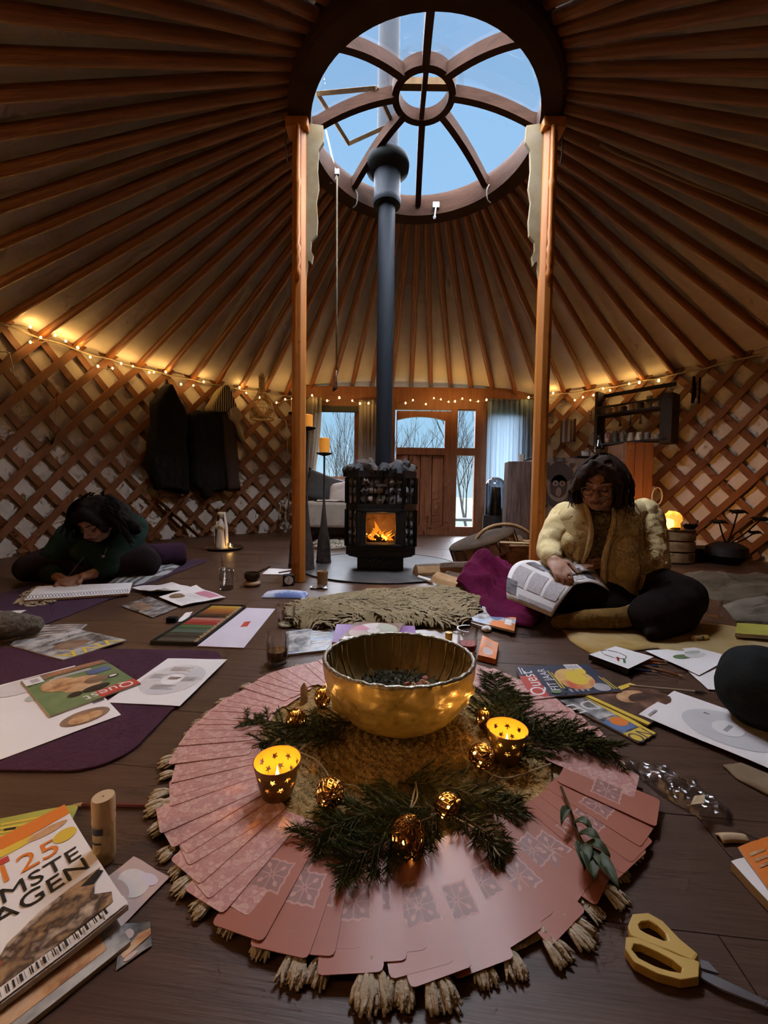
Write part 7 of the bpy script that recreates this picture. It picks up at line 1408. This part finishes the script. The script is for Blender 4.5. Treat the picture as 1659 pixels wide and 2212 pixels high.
# jute mat: a braided rope wound in a spiral
jm = M('jute', (.34, .22, .085), .9, col2=(.50, .35, .16), ns=45, nd=4, bump=.8, bs=120)
mt = thing('jute_mat', 'round braided jute mat in the middle of the ring of cards', 'mat', (MX, MY, .008)); mb = MB(); turns = 17; nrad, nang = turns*6, 420
def jute(u, v):
    a = 2*pi*u; r = MR*(.004+.996*v); ph = (r/MR*turns-u) % 1.0; tw = sin(r*2*pi/ .016*a/(2*pi)+ph*3.0 if False else a*max(4, round(r*2*pi/.017))+ph*2.6)
    z = .0085+.006*abs(sin(pi*ph))**.6+.0022*tw*abs(sin(pi*ph)); return Vector((MX+r*cos(a), MY+r*sin(a), z))
mb.grid(jute, nang, nrad); mb.lathe([(MR, .012), (MR+.003, .009), (MR, .0075)], 90, c=(MX, MY, 0)); mb.build('braid', jm, mt, smooth='all')
# ------------------------------------------------------------------ cards
CW, CL, CT = .076, .157, .0011
def card_poly(w, l, r=.006):
    pts = []
    for cx_, cy_, a0 in ((l/2-r, -w/2+r, -90), (l/2-r, w/2-r, 0), (-l/2+r, w/2-r, 90), (-l/2+r, -w/2+r, 180)):
        for k in range(3): a = radians(a0+45*k); pts.append((cx_+r*cos(a), cy_+r*sin(a)))
    return pts
terra = M('card_terracotta', (.38, .125, .078), .45, col2=(.41, .14, .09), ns=5, coat=.12); emb_d = M('card_emblem', (.29, .14, .125), .45, col2=(.33, .165, .15), ns=40); emb_l = M('card_line', (.56, .30, .25), .45)
orn_ = M('card_ornate', (.46, .20, .175), .5, col2=((.54, .28, .24), (.47, .21, .19), (.64, .38, .32), (.50, .24, .21), (.66, .42, .36)), ns=42, nd=4, contrast=(.32, .70), bump=.5, bs=60, bd=.004)
orn_l = M('card_ornate_line', (.68, .46, .42), .45)
mb = MB(); mb.prism(card_poly(CW, CL), 0, CT, 0)
zt = CT+.00012; dm = []
for i in range(24):
    a = 2*pi*(i+.0)/24+pi/4; k = max(abs(cos(a)), abs(sin(a))); r = (.0215-.0018*(i % 2))/k; dm.append((r*cos(a), r*sin(a)))
mb.add([(x*1.13, y*1.13, zt) for x, y in dm], [tuple(range(24))], 2); mb.add([(x, y, zt+.0001) for x, y in dm], [tuple(range(24))], 1)
for k in range(8):
    a = pi*k/4; d = Vector((cos(a), sin(a), 0)); n_ = Vector((-sin(a), cos(a), 0)); L = .020 if k % 2 == 0 else .014
    mb.add([d*.002-n_*.0009+Vector((0, 0, zt+.0002)), d*.002+n_*.0009+Vector((0, 0, zt+.0002)), d*L+n_*.0004+Vector((0, 0, zt+.0002)), d*L-n_*.0004+Vector((0, 0, zt+.0002))], [(0, 1, 2, 3)], 2)
    if k % 2: mb.add([d*.0165+n_*(.0030*cos(t))+d*(.0046*sin(t))+Vector((0, 0, zt+.0003)) for t in [2*pi*j/8 for j in range(8)]], [tuple(range(8))], 2)
me_plain = mb.mesh([terra, emb_d, emb_l], name='card')
mb = MB(); mb.prism(card_poly(CW, CL), 0, CT, 0)
me_orn = mb.mesh([orn_, orn_l], name='card')
rnd = random.Random(12)
def card(ang, rad, me, tilt, z, skew, label, group):
    o = bpy.data.objects.new('oracle_card', me); COL.objects.link(o); a = radians(ang); p = Vector((MX+rad*cos(a), MY+rad*sin(a), z)); o.location = p
    o.rotation_euler = (tilt, radians(2.0), a+radians(skew)); return tag(o, label, 'card', group)
GP, GO = 'terracotta cards fanned in the near arc', 'ornate pink cards fanned in the ring'
# ornate fan down the far-left and left side
n = 36
for i in range(n):
    ang = 108+(238-108)*i/(n-1); card(ang+rnd.uniform(-1, 1), .376+rnd.uniform(-.014, .014), me_orn, radians(2.3), .0148, rnd.uniform(-6, 6)+5, 'ornate pale-patterned pink card in the dense fan on the glue-stick side', GO+' left')
# plain fan along the near side, each lying over the one before
for i, ang in enumerate((242.5, 246, 250, 253.5, 257, 261, 264.5, 268, 271, 274)):
    card(ang+rnd.uniform(-.5, .5), .378+(.010, -.014, .008, .002, -.010, .010, -.004, -.014, .004, .012)[i], me_plain, radians(3.0), .0152+.0004*i, rnd.uniform(-3, 3)+9, ORD[i]+' terracotta emblem card of the near fan, counted from the ornate fan' if i < 9 else 'topmost terracotta card of the near fan, whole star-diamond emblem showing', GP if i < 9 else None)
for i, ang in enumerate((281.5, 288, 291.5, 296, 304, 308)):
    card(ang+rnd.uniform(-.5, .5), .376+(.008, -.006, -.014, .006, -.012, .002)[i], me_plain, radians(2.6), .0142+.0004*i, rnd.uniform(-2, 2)+5, ORD[i]+' terracotta emblem card after the topmost near card, going toward the scissors', 'terracotta cards in the fan by the scissors')
for i, ang in enumerate((318, 321, 325, 330)):
    card(ang, .392+.006*i, me_plain, radians(-2.5), .0165-.0006*i, rnd.uniform(-6, 6)-18, ORD[i]+' terracotta card in the loose stack under the drooping sprig', 'terracotta cards under the drooping sprig')
card(336, .425, me_plain, radians(.6), .0172, -14, 'terracotta card jutting outward below the topmost ornate card', None)
card(344, .405, me_orn, radians(.5), .0190, -22, 'ornate pink card lying on top of the terracotta stack opposite the candle cup', None)
for i, ang in enumerate((349, 353, 357, 362, 368, 374, 380, 388, 394, 400, 406, 412)):
    card(ang, .392+rnd.uniform(-.01, .012), me_orn, radians(-2.4), .0150, rnd.uniform(-6, 6)-12, ORD[i]+' ornate pink card past the topmost one, going toward the navy magazine', GO+' right')

# ------------------------------------------------------------------ golden bowl
bc = Vector((gp(868, 1500, .16).x, .955, .0165)); Rm_, Hb = .180, .150
gb_ = thing('golden_bowl', 'large golden glass bowl with dimpled sides and silvered rim', 'bowl', tuple(bc), world=False); gb_.rotation_euler = (radians(-2.5), 0, 0)
gold = M('gold_glass', (.24, .15, .035), .34, .12, col2=((.46, .33, .10), (.55, .41, .14), (.44, .31, .09)), ns=26, nd=6, contrast=(.24, .62), bump=.5, bs=22, bd=.01, coat=.4)
gold_in = M('gold_inside', (.20, .13, .04), .4, .15, col2=(.38, .27, .10), ns=9, nd=4, stretch=(1, 1, .15), bump=.4, bs=14, bstretch=(3, 3, .3), bd=.01)
mb = MB(); outp = [(.001, 0), (.058, 0), (.068, .004)]+[(.068+(Rm_-.068)*sin(t*pi/2)**.85, .004+(Hb-.004)*(1-cos(t*pi/2))**.9) for t in [k/12 for k in range(1, 13)]]
def bowlf(u, v):
    a = 2*pi*u; i = v*(len(outp)-1); k = min(int(i), len(outp)-2); r = outp[k][0]+(outp[k+1][0]-outp[k][0])*(i-k); z = outp[k][1]+(outp[k+1][1]-outp[k][1])*(i-k)
    w = .0026*sin(a*9+3*sin(z*60))*min(1, z*12)*(1 if z < .11 else .3)+.0016*noise.noise(Vector((cos(a)*4, sin(a)*4, z*28)))
    for (aa, zz) in RBS:
        d_ = hypot(((a-aa+pi) % (2*pi)-pi)*r, (z-zz)*1.2); w += .0065*math.exp(-((d_-.022)/.004)**2)
    return Vector(((r+w)*cos(a), (r+w)*sin(a), z))
RBS = [(2*pi*k/11+.3*((k*7) % 3), .055+.012*((k*5) % 3)) for k in range(11)]
mb.grid(bowlf, 150, 40); mb.build('outer_wall', gold, gb_, smooth='all')
mb = MB(); inp = [(.001, .012), (.056, .014)]+[(.062+(Rm_-.008-.062)*sin(t*pi/2)**.85, .014+(Hb-.014)*(1-cos(t*pi/2))**.9) for t in [k/12 for k in range(1, 13)]]
mb.lathe(inp, 72); mb.build('inner_wall', gold_in, gb_, smooth='all')
mb = MB(); dp = M('drip_gold', (.62, .50, .26), .4, .2)
for k in range(26):
    a = 2*pi*k/26+.06*sin(k*3.3); L = .05+.05*abs(sin(k*2.7)); pts = []
    for j in range(5):
        z = Hb-.004-L*j/4; t = None
        for (r0, z0), (r1, z1) in zip(inp, inp[1:]):
            if z0 <= z <= z1: t = r0+(r1-r0)*(z-z0)/(z1-z0)
        t = (t or Rm_-.01)-.0015; pts.append((t*cos(a), t*sin(a), z))
    mb.tube(pts, [.0022, .0018, .0016, .0018, .0008], 5)
mb.build('glaze_drips', dp, gb_, smooth='all', kind='stuff')
mb = MB(); mb.tube([((Rm_-.004)*cos(2*pi*i/90), (Rm_-.004)*sin(2*pi*i/90), Hb+.0012*sin(i*1.9)) for i in range(90)], [.0052+.0010*sin(i*2.3) for i in range(90)], 8, closed=True); mb.build('rim', M('silver_rim', (.52, .50, .44), .35, .7, col2=(.22, .18, .10), ns=60, bump=.4, bs=60), gb_, smooth='all')
# contents
hrb = thing('dried_herbs', 'dark dried herbs filling the bottom of the golden bowl', 'herbs', tuple(bc+Vector((0, 0, .05)))); mb = MB(); rnd = random.Random(3)
for _ in range(900):
    r = .115*sqrt(rnd.random()); a = rnd.uniform(0, 6.28); p = bc+Vector((r*cos(a), r*sin(a), .058+rnd.uniform(0, .014))); d = Vector((rnd.uniform(-1, 1), rnd.uniform(-1, 1), rnd.uniform(-.2, .8))).normalized(); s_ = d.orthogonal().normalized()*.003
    L = rnd.uniform(.006, .014); mb.add([p-s_, p+s_, p+d*L+s_*.5, p+d*L-s_*.5], [(0, 1, 2, 3)])
mb.lathe([(.001, .060), (.116, .058)], 24, c=bc); mb.build('leaf_litter', M('herb', (.045, .045, .030), .9, col2=(.10, .095, .065), ns=60), hrb, kind='stuff')
for i, (px, py) in enumerate(((880, 1479), (893, 1481), (906, 1480), (912, 1474), (919, 1466), (922, 1478))):
    p = gp(px, py, bc.z+.070); t_ = thing('rosebud', 'dried pink rosebud on the herbs, %s from the rim shadow' % ['first', 'second', 'third', 'fourth', 'fifth', 'sixth'][i], 'rosebud', tuple(p), group='dried rosebuds in the golden bowl')
    mb = MB(); mb.ball(p, (.0085, .0085, .0075), 8, 6, wob=.4, seed=i); mb.build('petals', M('rosebud_%d' % (i % 2), ((.45, .17, .13), (.50, .26, .13))[i % 2], .8), t_, smooth=35); mb = MB(); mb.tube([p, p+Vector((.006, .006, -.007))], .0016, 5); mb.build('stem', M('bud_stem', (.10, .10, .05), .9), t_)

# ------------------------------------------------------------------ star-cut candle cups
cup_out = M('mercury_gold', (.16, .09, .03), .3, .7, col2=(.26, .16, .06), ns=30, nd=4); 
def star_in(du, dv, r):
    a = atan2(dv, du); d = hypot(du, dv); k = abs(((a+pi/2)/(2*pi/5)) % 1-.5)*2; return d < r*(.42+.58*k**1.6)
def candle_cup(px, py, s, label, lab2):
    b = gp(px, py, .0165); b.y += .025; t = thing('candle_cup', label, 'candle holder', (b.x, b.y, .0165)); r0, r1, h = .024*s, .0405*s, .064*s; NU, NV = 132, 44; mb = MB(); vs = []
    st_ = [(.04+k/9+(.05 if rw else 0), (.46, .74)[rw]) for rw in (0, 1) for k in range(9)]
    for j in range(NV+1):
        v = j/NV; r = r0+(r1-r0)*v**.8
        for i in range(NU): a = 2*pi*i/NU; vs.append((b.x+r*cos(a), b.y+r*sin(a), .0165+h*v))
    fs = []
    for j in range(NV):
        for i in range(NU):
            u, v = (i+.5)/NU, (j+.5)/NV; hole = False
            for su, sv in st_:
                du = ((u-su+.5) % 1-.5)*2*pi*(r0+(r1-r0)*v); dv = (v-sv)*h
                if abs(du) < .008 and abs(dv) < .008 and star_in(du, dv, .0062*s): hole = True; break
            if not hole: fs.append((j*NU+i, j*NU+(i+1) % NU, (j+1)*NU+(i+1) % NU, (j+1)*NU+i))
    mb.add(vs, fs); o = mb.build('star_cut_wall', cup_out, t, smooth='all'); sm_ = o.modifiers.new('t', 'SOLIDIFY'); sm_.thickness = .0012
    o.data.materials.append(M('cup_lining', (.62, .25, .035), .9)); sm_.material_offset = 1; sm_.offset = 1 
    mb = MB(); mb.lathe([(.001, 0), (r0, 0), (r0, .003), (.001, .004)], 24, c=(b.x, b.y, .0165)); mb.build('foot', cup_out, t, smooth=40)
    c = thing('tealight', lab2, 'tealight', (b.x, b.y, .0205)); mb = MB(); z0 = .0212; mb.lathe([(.001, 0), (.0195, 0), (.0195, .014), (.0185, .014), (.018, .011), (.001, .011)], 24, c=(b.x, b.y, z0)); mb.build('wax_cup', M('tea_wax', (.85, .62, .25), .5, emit=(1, .5, .1), es=.25), c, smooth=40)
    mb = MB(); mb.lathe([(.0005, .012), (.0028, .018), (.0040, .024), (.0034, .031), (.0016, .040), (.0003, .047)], 10, c=(b.x, b.y, z0)); mb.build('flame', flame_m, c, smooth='all')
    lamp('candle_light', (b.x, b.y, z0+.044), .34, (1, .47, .10), .004, c); return t
candle_cup(591, 1738, 1.0, 'gold star-cut candle cup on the jute mat nearer the ornate cards', 'lit tealight inside the star-cut cup by the ornate cards')
candle_cup(1102, 1655, 1.0, 'gold star-cut candle cup on the jute mat beside the fir branch', 'lit tealight inside the star-cut cup by the fir branch')

# ------------------------------------------------------------------ cone-shaped light string
lt = thing('ornament_light_string', 'string of small bronze openwork cone lights lying on the jute mat', 'string lights', (MX, MY, .015)); br_ = M('bronze_cage', (.36, .20, .08), .25, 1, bump=.2, bs=60); glow = M('cone_bulb', (1, .7, .3), .4, emit=(1, .55, .12), es=7)
inner_m = M('cone_inner', (.30, .14, .03), .3, .6)
def cone(px, py, rx, rz, z, lean=(0, 0), cap_up=True):
    c = gp(px, py, z+rz); o = bpy.data.objects.new('cone_ornament', None); COL.objects.link(o); o.parent = lt; o.location = inv(lt) @ c; o.rotation_euler = (lean[0], lean[1], .3); o.empty_display_size = .02
    mb = MB(); nu, nv = 12, 9; P_ = lambda i, j: Vector((sin(pi*(j+.5)/(nv+1))**.9*rx*cos(2*pi*(i+.5*(j % 2))/nu), sin(pi*(j+.5)/(nv+1))**.9*rx*sin(2*pi*(i+.5*(j % 2))/nu), -rz*cos(pi*(j+.5)/(nv+1))))
    for j in range(nv):
        for i in range(nu):
            for q in ((i, j+1), (i-1 if j % 2 == 0 else i+1, j+1)): mb.tube([P_(i, j), P_(*q)], .0017, 4, caps=False)
    m1 = mb.build('cage', br_, None, smooth='all'); m1.parent = o
    mb = MB(); mb.ball((0, 0, 0), (rx*.80, rx*.80, rz*.82), 12, 9); m1 = mb.build('foil_core', inner_m, None, smooth='all'); m1.parent = o
    mb = MB(); mb.lathe([(.001, rz+.006), (.005, rz+.005), (.006, rz-.002), (.004, rz-.006)], 10); m1 = mb.build('cap', br_, None, smooth='all'); m1.parent = o
    mb = MB()
    for k in range(7): a = 2*pi*k/7+.4; mb.ball((rx*.84*cos(a)*cos(.5*sin(k*2.)), rx*.84*sin(a)*cos(.5*sin(k*2.)), rz*.5*sin(k*2.1)), .0030, 6, 4)
    m1 = mb.build('bulb', glow, None, smooth='all'); m1.parent = o
    lamp('cone_light', c+Vector((0, -.004, .028)), .09, (1, .5, .12), .01, lt); return c
cps = [cone(639, 1556, .021, .024, .016), cone(697, 1506, .020, .023, .016), cone(712, 1712, .023, .026, .016, (1.2, .3)), cone(966, 1740, .018, .021, .014, (.6, .9)), cone(880, 1808, .024, .034, .014, (.35, 0)), cone(1047, 1553, .018, .021, .02), cone(1041, 1634, .023, .026, .016, (1.0, .5)), cone(805, 1728 - 12, .001, .001, .01)] if False else [cone(639, 1556, .021, .024, .016), cone(697, 1506, .020, .023, .016), cone(712, 1712, .023, .026, .016, (1.2, .3)), cone(966, 1740, .018, .021, .014, (.6, .9)), cone(880, 1808, .024, .034, .014, (.35, 0)), cone(1047, 1553, .018, .021, .02), cone(1041, 1634, .023, .026, .016, (1.0, .5))]
cord = M('cord_straw', (.36, .28, .16), .7)
for pts in (((664, 1558), (681, 1575), (672, 1600), (645, 1622)), ((645, 1624), (680, 1640), (705, 1668), (712, 1690)), ((738, 1694), (770, 1700), (800, 1728), (835, 1755), (864, 1776)), ((866, 1774), (885, 1748), (897, 1700)), ((870, 1772), (900, 1725), (898, 1690)), ((1040, 1660), (1080, 1680), (1120, 1675), (1190, 1650)), ((940, 1745), (990, 1770), (1040, 1800), (1080, 1850))):
    mb = MB(); mb.tube(bez([gp(x, y, .030) for x, y in pts], 6), .0016, 5); mb.build('cord', cord, lt, smooth='all')
# crystal point
q = gp(655, 1520, .012); cr = Vector((q.x, q.y+.01, .012)); mb = MB(); vs = []; 
for z, r in ((0, .010), (.036, .0095), (.050, .001)):
    for i in range(6): a = pi/3*i; vs.append((cr.x+r*cos(a), cr.y+r*sin(a)*.8, cr.z+z+(.004 if i == 2 and r > .005 and z > 0 else 0)))
mb.add(vs, [(k*6+i, k*6+(i+1) % 6, (k+1)*6+(i+1) % 6, (k+1)*6+i) for k in range(2) for i in range(6)]+[tuple(range(12, 18))]); tag(mb.build('crystal_point', M('smoky_quartz', (.16, .10, .085), .2, col2=(.30, .22, .20), ns=30, coat=.6), loc=tuple(cr)), 'smoky quartz point standing at the rear of the jute mat', 'crystal')
q = gp(600, 1530, .018)
# ------------------------------------------------------------------ greenery
gm = [M('fir_green', (.042, .058, .012), .8, col2=(.075, .090, .022), ns=20), M('fir_olive', (.050, .058, .016), .7, col2=(.085, .085, .028), ns=20), M('fir_blue', (.038, .060, .020), .8, col2=(.060, .082, .030), ns=20)]; twm = M('twig_brown', (.06, .04, .02), .9)
def sprig(px, label, width=.06, n=14, seed=0, z=.022, fine=1.0, mat_=0, lift=.0, nl=.016, name='fir_sprig', dens=26, arch=.012):
    rnd = random.Random(seed); base = [gp(x, y, z) for x, y in px]; base = [p+Vector((0, 0, lift*i/(len(base)-1)+arch*sin(pi*i/(len(base)-1)))) for i, p in enumerate(base)]; path = bez(base, 8); t = thing(name, label, 'sprig', tuple(base[0]), group=None)
    mb = MB(); m = len(path); mb.tube(path, [.0024*(1-.7*i/m) for i in range(m)], 5); nb_ = MB()
    def needles(a, b, cnt, L):
        d = (b-a).normalized(); s1 = d.cross(Vector((0, 0, 1)));  s1 = s1.normalized() if s1.length > 1e-4 else Vector((1, 0, 0)); u1 = s1.cross(d)
        for k in range(cnt):
            p = a.lerp(b, k/cnt); th = rnd.uniform(0, 6.28); sd = (s1*cos(th)*1.0+u1*sin(th)*.55); q = p+(sd*.75+d*.7).normalized()*L*rnd.uniform(.7, 1.15); w = d.cross(sd).normalized()*.0010*fine
            if q.z < .0085: q.z = .0085+rnd.random()*.004
            nb_.add([p-w, p+w, q], [(0, 1, 2)])
    for i in range(1, m-1):
        needles(path[i], path[i+1], max(6, dens//4), nl)
    n = int(n*1.7)
    for k in range(n):
        f = .06+.90*k/n; i = int(f*(m-1)); p = path[i]; d = (path[min(i+1, m-1)]-path[max(0, i-1)]).normalized(); sd = d.cross(Vector((0, 0, 1))).normalized()*(1 if k % 2 else -1)
        L = width*(1-.55*f)*rnd.uniform(.75, 1.1); e = p+(d*.75+sd*.85).normalized()*L+Vector((0, 0, rnd.uniform(-.006, .012))); e.z = max(.012, e.z); mb.tube([p, p.lerp(e, .5)+Vector((0, 0, .003)), e], [.0012, .0009, .0005], 4); needles(p, e, int(dens*2.0), nl*rnd.uniform(.8, 1)*1.1)
    mb.build('stem', twm, t, smooth='all'); nb_.build('needles', gm[mat_], t, kind='stuff'); return t
sprig(((745, 1600), (680, 1590), (600, 1570), (515, 1552)), 'flat fir sprig pointing at the ornate cards behind the near candle cup', .085, 18, 1, mat_=2)
sprig(((760, 1560), (700, 1570), (640, 1590), (545, 1612)), 'second flat fir sprig spread below the small cone light', .08, 18, 2, mat_=2)
sprig(((930, 1745), (860, 1760), (760, 1780), (650, 1830)), 'feathery green spray reaching over the near cards', .085, 20, 4, fine=.8, nl=.024, dens=40)
sprig(((950, 1760), (880, 1800), (800, 1850), (720, 1885)), 'feathery green spray overhanging the edge of the near fan', .08, 18, 6, fine=.8, nl=.022, dens=40)
sprig(((860, 1690), (960, 1710), (1050, 1740), (1140, 1745)), 'olive spray across the middle of the mat toward the terracotta stack', .07, 18, 7, mat_=1, fine=.8, nl=.024, dens=40)
sprig(((960, 1740), (1020, 1790), (1060, 1830), (1090, 1850)), 'bare-stemmed spray ending at the terracotta fan', .05, 12, 9, mat_=1, nl=.018)
sprig(((1070, 1560), (1160, 1580), (1250, 1600), (1345, 1635)), 'long fir branch lying out over the ornate cards beside the navy magazine', .10, 24, 10, z=.026, mat_=0, nl=.018, dens=34)
sprig(((1060, 1640), (1140, 1610), (1220, 1600), (1290, 1605)), 'fir branch behind the star-cut cup crossing the longer branch', .09, 20, 11, z=.026, mat_=0, nl=.018, dens=34)
sprig(((1060, 1580), (1065, 1540), (1075, 1500), (1060, 1450)), 'fir branch rising beside the golden bowl toward the navy magazine', .09, 20, 12, z=.022, mat_=0, nl=.018, dens=34, arch=.02)
sprig(((1100, 1600), (1090, 1560), (1110, 1530), (1120, 1490)), 'short fir branch between bowl and the far ornate cards', .08, 16, 13, z=.022, mat_=0, nl=.018, dens=30, arch=.02)
# sprig with broad leaves drooping over the terracotta cards
lf_ = [gp(x, y, .030) for x, y in ((1212, 1700), (1232, 1750), (1248, 1800), (1268, 1838))]; t_ = thing('leafy_sprig', 'brown-stemmed sprig with broad green leaves drooping over the terracotta cards', 'sprig', tuple(lf_[0])); mb = MB(); mb.tube(bez(lf_, 6), .0026, 6); mb.build('stem', twm, t_, smooth='all'); leafm = M('broad_leaf', (.032, .048, .016), .55, col2=(.05, .07, .025), ns=20)
for (x0, y0), (x1, y1), w in (((1265, 1835), (1283, 1905), .013), ((1268, 1836), (1336, 1925), .011), ((1262, 1830), (1318, 1855), .010), ((1250, 1805), (1300, 1830), .010), ((1258, 1825), (1262, 1880), .012), ((1240, 1780), (1280, 1800), .009), ((1230, 1750), (1212, 1785), .007)):
    a, b = gp(x0, y0, .030), gp(x1, y1, .034); d = b-a; s_ = d.cross(Vector((0, 0, 1))).normalized(); mb = MB(); 
    mb.grid(lambda u, v: a+d*v+s_*((u*2-1)*w*sin(pi*min(1, v*.93+.05))**.8)+Vector((0, 0, .010*sin(pi*v)-.005*(u*2-1)**2*-1)), 4, 8); o = mb.build('leaf', leafm, t_, smooth='all'); o.modifiers.new('t', 'SOLIDIFY').thickness = .0006
bpy.data.scenes.remove(WORK)
